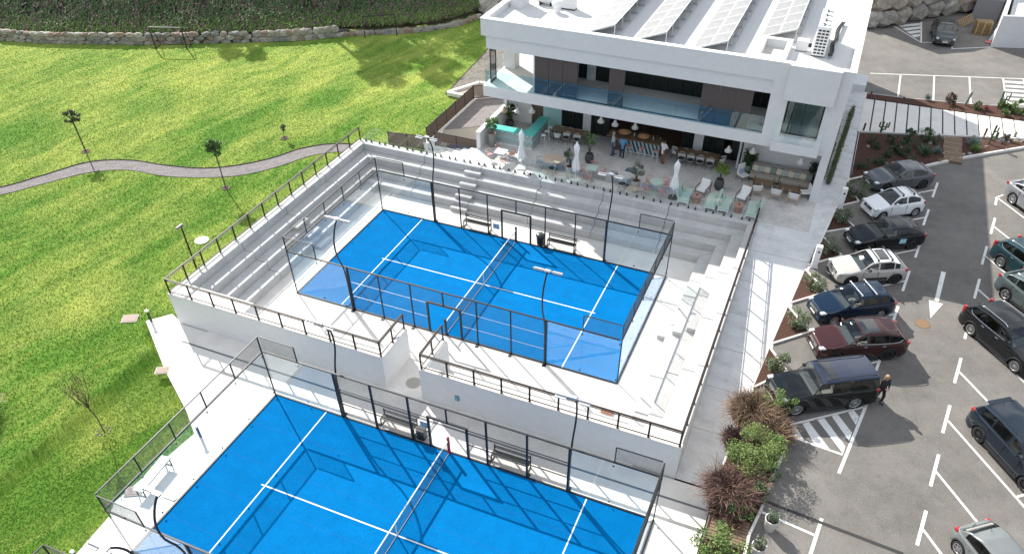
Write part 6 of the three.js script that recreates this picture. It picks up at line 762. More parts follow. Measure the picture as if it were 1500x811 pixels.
function person(label, at, turn, o) {   // faces +z
  const t = thing('person', label, 'person', at, turn), S = o.stride ?? 0.06, H = (o.h ?? 1.74) / 1.74;
  const hipL = [0.09, 0.92, 0], hipR = [-0.09, 0.92, 0], kL = [0.10, 0.5, S + 0.03], kR = [-0.10, 0.5, -S * 0.4 + 0.03], aL = [0.11, 0.09, S], aR = [-0.11, 0.09, -S], sh = 0.18, sy = 1.43;
  const eL = o.eL ?? [0.26, 1.16, 0.02], eR = o.eR ?? [-0.26, 1.16, 0.02], wL = o.wL ?? [0.27, 0.92, 0.08], wR = o.wR ?? [-0.27, 0.92, 0.08];
  const hand = (e, w, sd) => { const d = [w[0] - e[0], w[1] - e[1], w[2] - e[2]], l = Math.hypot(...d), u = d.map(v => v / l), p = w.map((v, i) => v + u[i] * 0.09), L1 = [[w, p, 0.026, 0.034]]; for (let k = 0; k < 4; k++) { const off = (k - 1.5) * 0.021, b = [p[0] - u[2] * off, p[1], p[2] + off * 0.9], tip = b.map((v, i) => v + u[i] * [0.07, 0.085, 0.08, 0.06][k] + (i === 0 ? -sd * 0.015 : 0)); L1.push([b, tip, 0.010, 0.008, 0.008]); } L1.push([[w[0] + u[0] * 0.04, w[1] + u[1] * 0.04, w[2] + 0.025], [p[0] - sd * 0.01, p[1] - 0.01, p[2] + 0.06], 0.012, 0.009, 0.008]); return L1; };
  const body = [[hipL, kL, 0.075, 0.052], [kL, aL, 0.05, 0.036], [hipR, kR, 0.075, 0.052], [kR, aR, 0.05, 0.036], [aL, [0.12, 0.04, S + 0.14], 0.035, 0.03], [aR, [-0.12, 0.04, -S + 0.14], 0.035, 0.03], [[0, 0.95, 0], [0, 1.2, 0.01], 0.115, 0.11, 0.06], [[-0.06, 1.2, 0.01], [-0.1, 1.36, 0], 0.1, 0.09, 0.06], [[0.06, 1.2, 0.01], [0.1, 1.36, 0], 0.1, 0.09, 0.06], [[-sh, sy, 0], [sh, sy, 0], 0.055, 0.055, 0.05], [[0, 1.42, 0], [0, 1.55, 0.01], 0.052, 0.048], [[sh, sy, 0], eL, 0.048, 0.036], [eL, wL, 0.036, 0.026], [[-sh, sy, 0], eR, 0.048, 0.036], [eR, wR, 0.036, 0.026], ...hand(eL, wL, 1), ...hand(eR, wR, -1), [[0, 1.66, 0.0], [0, 1.62, 0.02], 0.088, 0.075], [[0, 1.585, 0.05], [0, 1.58, 0.06], 0.045, 0.04, 0.03], [[0, 1.64, 0.095], [0, 1.615, 0.108], 0.010, 0.013, 0.012], [[0.085, 1.63, 0], [0.09, 1.645, 0], 0.016, 0.016, 0.01], [[-0.085, 1.63, 0], [-0.09, 1.645, 0], 0.016, 0.016, 0.01]];
  const C = [0, 0.88, 0], b = part('body', mc(body, C, 0.93, 80), skin, t); t.scale.setScalar(H);
  part('eyes', [new THREE.SphereGeometry(0.012, 8, 6).translate(0.03, 1.65, 0.082), new THREE.SphereGeometry(0.012, 8, 6).translate(-0.03, 1.65, 0.082)], M.black, b); part('mouth', box(0.04, 0.008, 0.006, 0, 1.577, 0.098), mat([0.35, 0.13, 0.11], 0.6), b);
  const e2 = o.sleeve === 'long' ? 1 : 0.55, mixp = (a, c, q) => a.map((v, i) => lerp(v, c[i], q)), low = o.shirtLow ?? 0.9;
  const shirt = [[[0, low, 0], [0, 1.2, 0.01], 0.145, 0.135, 0.06], [[-0.06, 1.2, 0.01], [-0.1, 1.36, 0], 0.118, 0.108, 0.06], [[0.06, 1.2, 0.01], [0.1, 1.36, 0], 0.118, 0.108, 0.06], [[-sh, sy, 0], [sh, sy, 0], 0.072, 0.072, 0.05], [[sh, sy, 0], mixp([sh, sy, 0], eL, o.sleeve === 'long' ? 1 : 0.85), 0.066, 0.058], [[-sh, sy, 0], mixp([-sh, sy, 0], eR, o.sleeve === 'long' ? 1 : 0.85), 0.066, 0.058]]; if (o.sleeve === 'long') shirt.push([eL, mixp(eL, wL, 0.9), 0.055, 0.04], [eR, mixp(eR, wR, 0.9), 0.055, 0.04]);
  part('shirt', mc(shirt, C, 0.93, 56), mat(o.shirt, 0.9), t);
  part('trousers', mc([[hipL, kL, 0.1, 0.07], [kL, mixp(kL, aL, o.short ? 0.1 : 0.92), 0.07, 0.055], [hipR, kR, 0.1, 0.07], [kR, mixp(kR, aR, o.short ? 0.1 : 0.92), 0.07, 0.055], [[-0.05, 0.97, 0], [0.05, 0.97, 0], 0.125, 0.125, 0.05]], C, 0.93, 56), mat(o.trousers, 0.9), t);
  part('shoes', mc([[[0.11, 0.055, S - 0.05], [0.12, 0.045, S + 0.16], 0.05, 0.042], [[-0.11, 0.055, -S - 0.05], [-0.12, 0.045, -S + 0.16], 0.05, 0.042]], [0, 0.1, 0], 0.4, 32), mat(o.shoes, 0.7), t);
  part('hair', mc([[[0, 1.69, -0.02], [0, 1.7, 0.02], 0.092, 0.082], [[0, 1.66, -0.05], [0, o.longHair ? 1.36 : 1.6, o.longHair ? -0.1 : -0.06], 0.085, o.longHair ? 0.06 : 0.06]], [0, 1.55, 0], 0.36, 32), mat(o.hair, 0.8), t); return t;
}
person('person in pale shirt and jeans standing side-on at the striped bar', [13.3, T, -9.8], 1.9, { shirt: [0.42, 0.50, 0.46], trousers: [0.05, 0.09, 0.15], shoes: [0.03, 0.03, 0.03], hair: [0.30, 0.27, 0.24], eL: [0.24, 1.17, 0.1], wL: [0.16, 1.12, 0.32] });
person('person in blue shirt and dark jeans with white shoes at the bar', [14.08, T, -9.5], Math.PI + 0.2, { shirt: [0.10, 0.25, 0.42], trousers: [0.025, 0.035, 0.06], shoes: [0.7, 0.7, 0.7], hair: [0.03, 0.022, 0.018], sleeve: 'long', eL: [0.27, 1.18, 0.08], eR: [-0.27, 1.18, 0.08], wL: [0.15, 1.14, 0.28], wR: [-0.15, 1.14, 0.28] });
person('person in white shirt and brown trousers facing the bar', [16.87, T, -10.0], Math.PI - 0.5, { shirt: [0.72, 0.72, 0.72], trousers: [0.20, 0.10, 0.05], shoes: [0.16, 0.09, 0.05], hair: [0.02, 0.017, 0.015], shirtLow: 0.84, eL: [0.27, 1.18, 0.08], eR: [-0.27, 1.18, 0.08], wL: [0.14, 1.15, 0.28], wR: [-0.14, 1.15, 0.28] });
person('long-haired blonde person in black clothes walking behind the boxy off-roader', [32.3, P + 0.01, 8.3], 0.6, { shirt: [0.014, 0.015, 0.016], trousers: [0.014, 0.014, 0.016], shoes: [0.02, 0.02, 0.02], hair: [0.36, 0.22, 0.12], longHair: 1, sleeve: 'long', stride: 0.14, h: 1.68, eR: [-0.24, 1.2, 0.1], wR: [-0.1, 1.12, 0.26] });
// ------------------------------------------------ plants
function leaves(n, seed, leaf, place, colour, curl = 0.3) {   // many leaf-sized faces; place(r) gives [x, y, z]
  const r = RNG(seed), pos = new Float32Array(n * 18), col = new Float32Array(n * 18); let k = 0;
  for (let i = 0; i < n; i++) {
    const p = place(r), a = r() * 6.283, b = (r() - 0.5) * 2.2, s = leaf * (0.6 + 0.8 * r()), w = s * 0.42, ux = Math.cos(a) * Math.cos(b), uy = Math.sin(b), uz = Math.sin(a) * Math.cos(b), q = r() * 6.283; let vx = -Math.sin(a) * Math.cos(q) , vy = Math.sin(q) * 0.8, vz = Math.cos(a) * Math.cos(q);
    const A = [p[0], p[1], p[2]], B = [p[0] + ux * s * 0.5 + vx * w, p[1] + uy * s * 0.5 + vy * w, p[2] + uz * s * 0.5 + vz * w], C = [p[0] + ux * s, p[1] + uy * s - curl * s * 0.3, p[2] + uz * s], E = [p[0] + ux * s * 0.5 - vx * w, p[1] + uy * s * 0.5 - vy * w, p[2] + uz * s * 0.5 - vz * w];
    pos.set([...A, ...B, ...C, ...A, ...C, ...E], k); const c = colour(r), f = 0.7 + 0.6 * r(); for (let j = 0; j < 6; j++) col.set([c[0] * f, c[1] * f, c[2] * f], k + 3 * j); k += 18;
  }
  const g = new THREE.BufferGeometry(); g.setAttribute('position', new THREE.BufferAttribute(pos, 3)); g.setAttribute('color', new THREE.BufferAttribute(col, 3)); g.computeVertexNormals(); return g;
}
const leafM = mat(W, 0.65, { vertexColors: true, side: THREE.DoubleSide }), dryM = mat(W, 0.9, { vertexColors: true, side: THREE.DoubleSide });
function clumps(n, seed, rx, ry, rz, cr, bias = 0.6) { const r = RNG(seed), C = []; for (let i = 0; i < n; i++) { let x, y, z; do { x = 2 * r() - 1; y = 2 * r() - 1; z = 2 * r() - 1; } while (x * x + y * y + z * z > 1 || x * x + y * y + z * z < bias * r()); C.push([x * rx, y * ry, z * rz, cr * (0.6 + 0.7 * r())]); } return C; }
const inClumps = C => r => { const c = C[Math.floor(r() * C.length)]; let x, y, z, d; do { x = 2 * r() - 1; y = 2 * r() - 1; z = 2 * r() - 1; d = x * x + y * y + z * z; } while (d > 1); return [c[0] + x * c[3], c[1] + y * c[3] * 0.85, c[2] + z * c[3]]; };
function branches(n, seed, h, spread, r0, y0 = 0) { const r = RNG(seed), L1 = []; for (let i = 0; i < n; i++) { const a = i / n * 6.283 + r(), s = spread * (0.4 + 0.6 * r()), m = [Math.cos(a) * s * 0.4, y0 + h * 0.5, Math.sin(a) * s * 0.4], e = [Math.cos(a) * s, y0 + h * (0.75 + 0.3 * r()), Math.sin(a) * s]; L1.push(rod([0, y0, 0], m, r0, r0 * 0.7, 5), rod(m, e, r0 * 0.7, r0 * 0.3, 5)); } return mergeAll(L1); }
function shrub(at, [rx, ry], label, tone, opt = {}) {
  const t = thing(opt.name ?? 'shrub', label, opt.cat ?? 'shrub', at, 0, opt.group), s = Math.round(at[0] * 97 + at[2] * 31); const C = clumps(opt.n ?? 16, s, rx, ry, rx, Math.min(rx, ry) * 0.38);
  const c2 = opt.tone2 ?? tone; part('foliage', leaves(opt.leaves ?? 1700, s + 1, opt.leaf ?? 0.085, r => { const p = inClumps(C)(r); p[1] = Math.max(0.02, p[1] + ry * 1.0); return p; }, r => r() < 0.3 ? c2 : tone), leafM, t); part('stem', branches(7, s + 2, ry * 1.6, rx * 0.8, 0.022), M.bark, t); return t;
}
const GREY = [0.10, 0.125, 0.075], GREEN = [0.075, 0.135, 0.03], LIME = [0.14, 0.21, 0.045], DEEP = [0.035, 0.07, 0.025], OLIVE = [0.085, 0.11, 0.06];
[[[29.75, P, -10.9], [0.75, 0.6], 'grey-green bushy shrub in the bed ahead of the grey hatchback', GREY], [[29.25, P, -7.3], [0.5, 0.5], 'thin grey-green shrub in the bed ahead of the small white hatchback', GREY], [[28.95, P, -3.5], [0.62, 0.5], 'grey-green shrub in the bed ahead of the glossy black hatchback', GREY], [[28.4, P, 0.4], [0.6, 0.5], 'leafy green shrub in the bed ahead of the beige hatchback', [0.12, 0.155, 0.075]], [[28.0, P, 4.1], [0.55, 0.55], 'loose green shrub in the bed ahead of the blue estate', [0.12, 0.155, 0.075]], [[27.5, P, 7.8], [0.5, 0.5], 'loose green shrub in the bed ahead of the maroon car', [0.12, 0.155, 0.075]]].forEach(([a, s, l, c]) => shrub(a, s, l, c, { tone2: [0.20, 0.24, 0.13], group: 'shrubs in the triangular beds', leaf: 0.065, leaves: 2600, n: 24 }));
// ornamental grasses
function grassClump(at, R, H, n, label, tone, tip, name = 'ornamental_grass') {
  const t = thing(name, label, 'grass clump', at), r = RNG(Math.round(at[0] * 53 + at[2] * 17)), pos = [], col = [];
  for (let i = 0; i < n; i++) {
    const ra = r() * 6.283, rr = R * 0.62 * Math.sqrt(r()), bx = Math.cos(ra) * rr, bz = Math.sin(ra) * rr * 0.85, a = ra + (r() - 0.5) * 2.6, len = H * (0.45 + 0.75 * r()), lean = R * (0.1 + 0.75 * r() * r()), w = 0.006 + 0.007 * r(), k = 0.5 + 0.9 * r(), dr = 0.25 + 0.5 * r(), tt = tip && r() < 0.38, P4 = [];
    for (let j = 0; j <= 4; j++) { const f = j / 4; P4.push([bx + Math.cos(a) * lean * f * f, len * (f - dr * f * f * f), bz + Math.sin(a) * lean * f * f]); }
    for (let j = 0; j < 4; j++) { const wf = w * (1 - j / 5) * (tt && j > 1 ? 2.2 : 1), p = P4[j], q = P4[j + 1], sx = -Math.sin(a) * wf, sz = Math.cos(a) * wf, c = tt && j > 1 ? tip : tone; for (const v of [[p[0] - sx, p[1], p[2] - sz], [p[0] + sx, p[1], p[2] + sz], [q[0] + sx * 0.8, q[1], q[2] + sz * 0.8], [p[0] - sx, p[1], p[2] - sz], [q[0] + sx * 0.8, q[1], q[2] + sz * 0.8], [q[0] - sx * 0.8, q[1], q[2] - sz * 0.8]]) { pos.push(...v); col.push(c[0] * k, c[1] * k, c[2] * k); } }
  }
  const g = new THREE.BufferGeometry(); g.setAttribute('position', new THREE.Float32BufferAttribute(pos, 3)); g.setAttribute('color', new THREE.Float32BufferAttribute(col, 3)); g.computeVertexNormals(); part('blades', g, dryM, t, 'stuff'); return t;
}
const PUR = [0.06, 0.032, 0.028], TAN = [0.24, 0.155, 0.10];
grassClump([27.0, P, 11.8], 1.5, 1.5, 4600, 'large purple fountain grass overhanging the ramp path', [0.085, 0.06, 0.035], TAN); grassClump([28.0, P, 12.6], 1.15, 1.3, 3200, 'purple fountain grass between the leafy shrub and hatched triangle', PUR, TAN); grassClump([26.6, P, 13.6], 0.9, 1.05, 2000, 'dark purple grass at the ramp edge below the big fountain grass', PUR, [0.10, 0.055, 0.045]); grassClump([26.85, P, 16.6], 1.4, 1.35, 4200, 'dark purple fountain grass beside the lower end of the ramp', PUR, [0.16, 0.09, 0.07]); grassClump([27.4, P, 15.9], 1.05, 1.15, 2400, 'purple fountain grass against the car park kerb', PUR, TAN); grassClump([26.6, P, 17.6], 0.6, 0.8, 600, 'dark purple grass above the timber edging', PUR, [0.12, 0.07, 0.055]);
shrub([28.0, P, 11.2], [0.72, 0.85], 'bright green leafy shrub beside the black off-roader', LIME, { tone2: GREEN, leaves: 3600, leaf: 0.06 }); shrub([27.5, P, 14.5], [1.15, 0.95], 'broad feathery green shrub in the middle of the long planter', LIME, { tone2: [0.17, 0.22, 0.06], leaves: 8000, n: 34, leaf: 0.06 }); shrub([28.25, P, 13.7], [0.55, 0.62], 'small dark green shrub on the car park side of the planter', GREEN, { leaves: 1500 }); shrub([27.9, P, 16.3], [0.5, 0.45], 'green shrub leaning on the planter kerb', [0.10, 0.15, 0.06], { leaves: 1500 }); shrub([27.1, P, 17.4], [0.5, 0.42], 'dark green low shrub beside the timber edging', DEEP, { leaves: 1500, tone2: GREEN }); shrub([27.75, P, 17.3], [0.35, 0.35], 'small dark green bush next to the white pot', GREEN, { leaves: 800 }); shrub([27.0, P, 19.6], [0.95, 0.7], 'bright green spreading shrub below the timber edging', LIME, { tone2: GREEN, leaves: 3200, n: 22 }); shrub([27.6, P, 21.5], [0.8, 0.6], 'green shrub at the foot of the long planter', GREEN, { leaves: 2000 });
grassClump([27.4, P, 13.1], 0.8, 1.0, 1600, 'purple fountain grass behind the feathery green shrub', PUR, TAN); grassClump([27.2, P, 15.6], 0.7, 0.9, 1300, 'brown fountain grass at the foot of the feathery shrub', [0.09, 0.06, 0.035], TAN); grassClump([27.3, P, 18.0], 0.5, 0.7, 700, 'wispy purple grass beside the timber boards', PUR, TAN); shrub([28.25, P, 14.9], [0.45, 0.4], 'narrow green shrub trailing over the car park kerb', [0.10, 0.15, 0.06], { leaves: 1800, leaf: 0.055 }); shrub([26.9, P, 14.7], [0.5, 0.45], 'olive green shrub on the ramp side of the planter', [0.09, 0.12, 0.04], { leaves: 1800, leaf: 0.055 });
[[[30.2, -19.2], 'beside the path end cactus'], [[31.6, -19.6], 'below the middle of the slab walk'], [[33.2, -19.3], 'in front of the conifer-like bush'], [[31.4, -17.4], 'on the car park side of the shaded bed'], [[32.9, -17.2], 'close to the kerb behind the grey hatchback'], [[30.0, -15.0], 'by the narrow side path kerb'], [[34.6, -20.8], 'against the top of the timber sleepers']].forEach(([q, l], i) => shrub([q[0], P + 0.1, q[1]], [0.4 + 0.1 * (i % 3), 0.3 + 0.06 * (i % 2)], 'low dark spreading plant ' + l, i % 2 ? [0.045, 0.08, 0.035] : [0.08, 0.10, 0.06], { leaves: 1300, leaf: 0.06, tone2: [0.06, 0.10, 0.04] }));
// white pots
for (const [x, z, lab] of [[28.7, 17.55, 'white tapered pot with a sprig beside the parking bay line'], [28.42, 19.0, 'white tapered pot further along the planter kerb']]) { const t = thing('plant_pot', lab, 'potted plant', [x, P, z]); part('pot', new THREE.LatheGeometry([[0, 0], [0.2, 0], [0.29, 0.66], [0.3, 0.7], [0.25, 0.7], [0.24, 0.62], [0, 0.6]].map(p => new THREE.Vector2(...p)), 24), mat([0.58, 0.56, 0.53], 0.8), t); part('soil', cyl(0.24, 0.24, 0.02, 0, 0.61, 0, 20), M.mulch, t); part('foliage', leaves(260, 9 + z | 0, 0.09, r => [(r() - 0.5) * 0.4, 0.65 + r() * 0.4, (r() - 0.5) * 0.4], () => GREY), leafM, t); }
// terrace pots
function potted(at, pot, potM, crownY, cr, label, tone, n = 900, leaf = 0.07, trunk = 1) { const t = thing('potted_plant', label, 'potted plant', at), s = Math.round(at[0] * 71), C = clumps(11, s, cr[0], cr[1], cr[0], cr[0] * 0.45); part('pot', new THREE.LatheGeometry(pot.map(p => new THREE.Vector2(...p)), 24), potM, t); const h = pot[pot.length - 1][1]; part('soil', cyl(pot[pot.length - 1][0], pot[pot.length - 1][0], 0.02, 0, h - 0.01, 0, 20), M.mulch, t); if (trunk) part('trunk', branches(5, s, (crownY - h) * 1.05, cr[0] * 0.7, 0.03, h - 0.02), M.bark, t); part('crown', leaves(n, s + 3, leaf, r => { const p = inClumps(C)(r); p[1] += crownY; return p; }, () => tone), leafM, t); return t; }
const tallPot = h => [[0, 0], [0.22, 0], [0.27, h * 0.5], [0.3, h], [0.26, h], [0.25, h - 0.08]], urn = h => [[0, 0], [0.2, 0], [0.31, h * 0.35], [0.32, h * 0.65], [0.24, h], [0.2, h], [0.19, h - 0.06]];
potted([4.85, T, -7.75], tallPot(1.0), mat([0.24, 0.25, 0.22], 0.8), 1.75, [0.42, 0.5], 'tall grey-green pot with leafy plant in front of the zigzag bar', [0.09, 0.19, 0.05], 700, 0.13); potted([11.6, T, -5.6], tallPot(0.9), mat([0.45, 0.42, 0.37], 0.8), 1.7, [0.42, 0.5], 'pale tall pot with olive tree beside the second parasol', OLIVE, 1300, 0.06); potted([12.11, T, -8.17], urn(0.68), mat([0.06, 0.065, 0.06], 0.7), 1.75, [0.45, 0.38], 'dark round pot with airy leafy plant in the middle of the terrace', [0.09, 0.15, 0.05], 500, 0.11); potted([16.2, T, -5.65], tallPot(0.82), mat([0.46, 0.36, 0.27], 0.8), 1.6, [0.42, 0.5], 'terracotta-beige tall pot with olive tree beside the diagonal mint table', OLIVE, 1300, 0.06); potted([21.25, T, -8.02], urn(0.76), mat([0.07, 0.07, 0.068], 0.7), 1.5, [0.42, 0.42], 'dark round pot with rounded lemon tree beside the lounge chairs', [0.13, 0.20, 0.03], 1500, 0.08); potted([22.6, T, -10.9], urn(0.65), mat([0.13, 0.20, 0.15], 0.6), 1.15, [0.4, 0.45], 'green glazed pot with broad-leaved plant beside the sofa', DEEP, 400, 0.2); potted([4.75, T, -11.2], urn(0.5), mat([0.05, 0.05, 0.05], 0.7), 1.3, [0.4, 0.5], 'dark pot with big-leaved plant behind the turquoise bar', DEEP, 300, 0.22); potted([26.75, T, -10.9], urn(0.5), mat([0.06, 0.06, 0.06], 0.7), 1.1, [0.25, 0.5], 'dark pot with slim plant at the blade wall end of the sofa', DEEP, 300, 0.16);
// lawn trees
function tree(name, at, h, trunkR, lean, crown, label, opts) { const t = thing(name, label, 'tree', at); const top = [lean[0], h * 0.78, lean[1]]; part('trunk', [tube([[0, -0.1, 0], [lean[0] * 0.3, h * 0.3, lean[1] * 0.2], top], trunkR, 14, 7)], M.bark, t); const C = clumps(opts.n ?? 14, opts.seed, crown[0], crown[1], crown[0], crown[0] * (opts.cr ?? 0.4)).map(c => [c[0] + lean[0], c[1] + h - crown[1], c[2] + lean[1], c[3]]); part('limbs', mergeAll(C.map(c => rod(top, [c[0], c[1], c[2]], trunkR * 0.6, trunkR * 0.2, 5))), M.bark, t); part('crown', leaves(opts.leaves, opts.seed + 1, opts.leaf, inClumps(C), r => r() < 0.3 ? (opts.tone2 ?? opts.tone) : opts.tone), leafM, t); if (opts.pit) { const r = RNG(opts.seed); for (let i = 0; i < 9; i++) { const a = i * 0.7, s = part('pit_stone', STONES[i % 7], stoneMats[i % 3], t); s.position.set(Math.cos(a) * 0.26, 0.03, Math.sin(a) * 0.26); s.scale.setScalar(0.07 + 0.07 * r()); } part('pit', cyl(0.24, 0.28, 0.05, 0, 0.02, 0, 16), M.mulch, t); } return t; }
const LY = (x, z) => [x, lawnY(x, z), z];
tree('young_tree', LY(-24.82, 2.12), 3.3, 0.055, [0.1, 0.05], [0.62, 0.5], 'slim young tree with sparse dark tufted crown standing above the path bend', { seed: 41, n: 16, cr: 0.22, leaves: 1100, leaf: 0.10, tone: [0.06, 0.08, 0.03], pit: 1 });
tree('young_tree', LY(-11.39, 2.39), 3.65, 0.042, [0.05, 0.0], [0.52, 0.5], 'slim young tree with round green crown beside the gravel path', { seed: 43, n: 18, leaves: 2800, leaf: 0.09, tone: [0.075, 0.16, 0.035], tone2: [0.11, 0.21, 0.05], pit: 1 });
tree('young_tree', LY(-11.62, -4.97), 1.25, 0.025, [0.05, 0], [0.22, 0.3], 'tiny staked sapling on the lawn above the path', { seed: 47, n: 7, leaves: 350, leaf: 0.09, tone: [0.07, 0.10, 0.04], pit: 1 });
{
  const t = thing('bare_tree', 'leafless young tree with upright brown twigs on the lawn', 'tree', LY(-2.29, 22.95)), r = RNG(51), L1 = [], L3 = []; part('trunk', tube([[0, -0.1, 0], [0.05, 1.0, 0], [-0.05, 1.75, 0.05]], 0.03, 10, 6), M.bark, t);
  for (let i = 0; i < 26; i++) { const a = r() * 6.283, s = 0.25 + 0.5 * r(), b = [-0.05, 1.7, 0.05], m = [Math.cos(a) * s * 0.55, 2.3 + 0.4 * r(), Math.sin(a) * s * 0.55], e = [Math.cos(a) * s, 3.1 + 0.7 * r(), Math.sin(a) * s]; L1.push(rod(b, m, 0.016, 0.010, 4), rod(m, e, 0.010, 0.004, 4)); for (let k = 0; k < 4; k++) { const q = 0.2 + 0.7 * r(), p = m.map((v, j) => lerp(v, e[j], q)); L3.push(rod(p, [p[0] + (r() - 0.5) * 0.35, p[1] + 0.25 + 0.3 * r(), p[2] + (r() - 0.5) * 0.35], 0.006, 0.003, 4)); } }
  const tw = mat([0.13, 0.085, 0.05], 0.9); part('limbs', L1, tw, t); part('twigs', L3, tw, t, 'stuff'); const rr = RNG(3); for (let i = 0; i < 9; i++) { const s = part('pit_stone', STONES[i % 7], stoneMats[i % 3], t); s.position.set(Math.cos(i * 0.7) * 0.3, 0.04, Math.sin(i * 0.7) * 0.3); s.scale.setScalar(0.10); }
}
grassClump([-9.0, lawnY(-9, 24.3), 24.3], 1.2, 2.0, 2400, 'tall pale pampas grass clump on the lawn', [0.10, 0.10, 0.05], [0.42, 0.34, 0.27], 'pampas_grass');
// tall trees up on the bank, which shade the lawn below
for (const [x, z, c, s] of [[-33.7, -39.7, [3.6, 3.4], 61], [-29.7, -42.7, [3.6, 3.4], 62], [-26.7, -45.7, [3.6, 3.4], 63], [-32.2, -35.2, [2.0, 2.2], 64], [-30.7, -31.7, [1.6, 1.8], 65], [-25.7, -33.7, [1.3, 1.6], 66], [-27.2, -36.9, [1.3, 1.6], 67], [-36.7, -40.7, [2.6, 2.6], 68], [-44.2, -31.7, [1.0, 1.2], 69], [-46.4, -30.9, [0.9, 1.1], 70]]) tree('bank_tree', [x, 9, z], 8.7 + c[1], 0.2, [0.3, 0.2], c, 'tall dark-leaved tree on the slope above the stone wall', { seed: s, n: 26, cr: 0.36, leaves: Math.round(1400 * c[0]), leaf: 0.3, tone: DEEP, tone2: GREEN }).userData.group = 'trees up on the bank';
// rock garden: cacti, agaves, bushes
function agave(at, R, n, label, tone, name = 'agave') { const t = thing(name, label, 'succulent', at), r = RNG(Math.round(at[0] * 31 - at[2] * 13)), L1 = []; for (let i = 0; i < n; i++) { const a = i * 2.4, el = 0.25 + 1.1 * (i / n), l = R * (0.8 + 0.3 * r()), g = new THREE.ConeGeometry(R * 0.11, l, 5).scale(1, 1, 0.4).translate(0, l / 2, 0).rotateX(Math.PI / 2 - el).rotateY(a); L1.push(g.translate(0, 0.05, 0)); } part('leaves', L1, mat(tone, 0.6), t); return t; }
function cactus(at, h, label, arms) { const t = thing('cactus', label, 'cactus', at), m = mat([0.085, 0.125, 0.06], 0.7); part('stem', new THREE.CapsuleGeometry(0.075, h - 0.15, 4, 10).translate(0, h / 2, 0), m, t); for (const [y, dx, dz, l] of arms) part('arm', [rod([0, y, 0], [dx, y + 0.1, dz], 0.05, 0.05, 8), new THREE.CapsuleGeometry(0.055, l, 4, 8).translate(dx, y + 0.1 + l / 2, dz)], m, t); return t; }
const PB = P + 0.12;
cactus([30.75, PB, -20.9], 0.95, 'branched prickly cactus at the path end of the rock garden', [[0.3, 0.25, 0.1, 0.45], [0.4, -0.2, -0.05, 0.3], [0.5, 0.4, 0.1, 0.35]]); cactus([38.2, PB, -22.2], 1.45, 'tall branched cactus beside the slab walk in sunlight', [[0.5, 0.22, 0.1, 0.35], [0.3, 0.35, -0.1, 0.45], [0.9, 0.2, 0, 0.25]]); cactus([39.05, PB, -29.0], 1.4, 'branching cactus near the zebra markings', [[0.4, 0.3, 0.1, 0.5], [0.7, 0.5, 0.05, 0.5]]);
{ const t = thing('cactus', 'single leaning grey column cactus in the upper strip bed', 'cactus', [36.7, P + 0.14, -28.6]); const g = part('stem', new THREE.CapsuleGeometry(0.1, 1.0, 5, 12).translate(0, 0.55, 0), mat([0.22, 0.24, 0.2], 0.8), t); g.rotation.z = -0.12; const t2 = thing('cactus', 'short pale column cactus at the end of the rock garden', 'cactus', [39.95, PB, -23.9]); part('stem', new THREE.CapsuleGeometry(0.09, 0.35, 5, 12).translate(0, 0.25, 0), mat([0.24, 0.25, 0.2], 0.8), t2); }
shrub([33.85, PB, -20.7], [0.5, 0.55], 'upright dark conifer-like bush below the slab walk', DEEP, { tone2: GREEN, leaves: 2200, leaf: 0.06, cat: 'bush' }); shrub([32.75, PB, -20.3], [0.38, 0.5], 'dark spiky bush beside the conifer-like bush', DEEP, { tone2: [0.05, 0.08, 0.03], leaves: 1300 }); shrub([32.3, PB, -18.2], [0.7, 0.4], 'dark green spreading bush in the shade of the rock garden', DEEP, { leaves: 1900 }); shrub([35.5, P + 0.14, -28.25], [0.38, 0.45], 'rust-brown bushy shrub in the upper strip bed', [0.12, 0.055, 0.035], { leaves: 1300, tone2: [0.06, 0.05, 0.03] }); shrub([37.6, P + 0.14, -28.1], [0.42, 0.3], 'low dark green cushion bush in the upper strip bed', GREEN, { leaves: 900 }); shrub([39.9, P + 0.14, -28.4], [1.0, 0.5], 'wide bright green bush by the zebra markings', [0.10, 0.17, 0.05], { leaves: 2400, tone2: LIME, leaf: 0.13 }); shrub([39.3, PB, -23.3], [0.3, 0.25], 'small brownish bush beside the short cactus', [0.09, 0.07, 0.05], { leaves: 600 }); shrub([30.6, PB, -18.3], [0.35, 0.2], 'small dark ground plant in the rock garden shade', DEEP, { leaves: 500 }); shrub([31.0, PB, -16.0], [0.4, 0.25], 'low green plant near the grey hatchback', DEEP, { leaves: 600, tone2: GREEN });
agave([33.9, PB, -18.6], 0.85, 40, 'large green agave beside the timber sleepers in shade', [0.07, 0.12, 0.06]); agave([34.7, PB, -19.2], 0.6, 34, 'blue-grey agave close against the sleepers', [0.14, 0.19, 0.17]); agave([37.1, PB, -21.4], 0.75, 46, 'big blue-green agave on the sunny side of the sleepers', [0.14, 0.21, 0.18]); agave([37.2, PB, -20.6], 0.6, 40, 'bright green agave by the kerb on the sunny side', [0.13, 0.21, 0.05]); agave([39.0, PB, -22.7], 0.4, 30, 'small silver rosette by the kerb', [0.28, 0.31, 0.31]); agave([33.9, P + 0.14, -28.5], 0.55, 34, 'grey-blue yucca in the upper strip bed', [0.16, 0.22, 0.2]); agave([38.2, P + 0.14, -28.2], 0.55, 26, 'reddish spiky cordyline in the upper strip bed', [0.28, 0.08, 0.08], 'cordyline'); agave([34.9, PB, -17.9], 0.3, 16, 'small straw-coloured tuft beside the kerb', [0.34, 0.27, 0.14]); agave([40.0, PB, -23.0], 0.3, 24, 'pale yellow round succulent near the kerb', [0.40, 0.36, 0.16]);
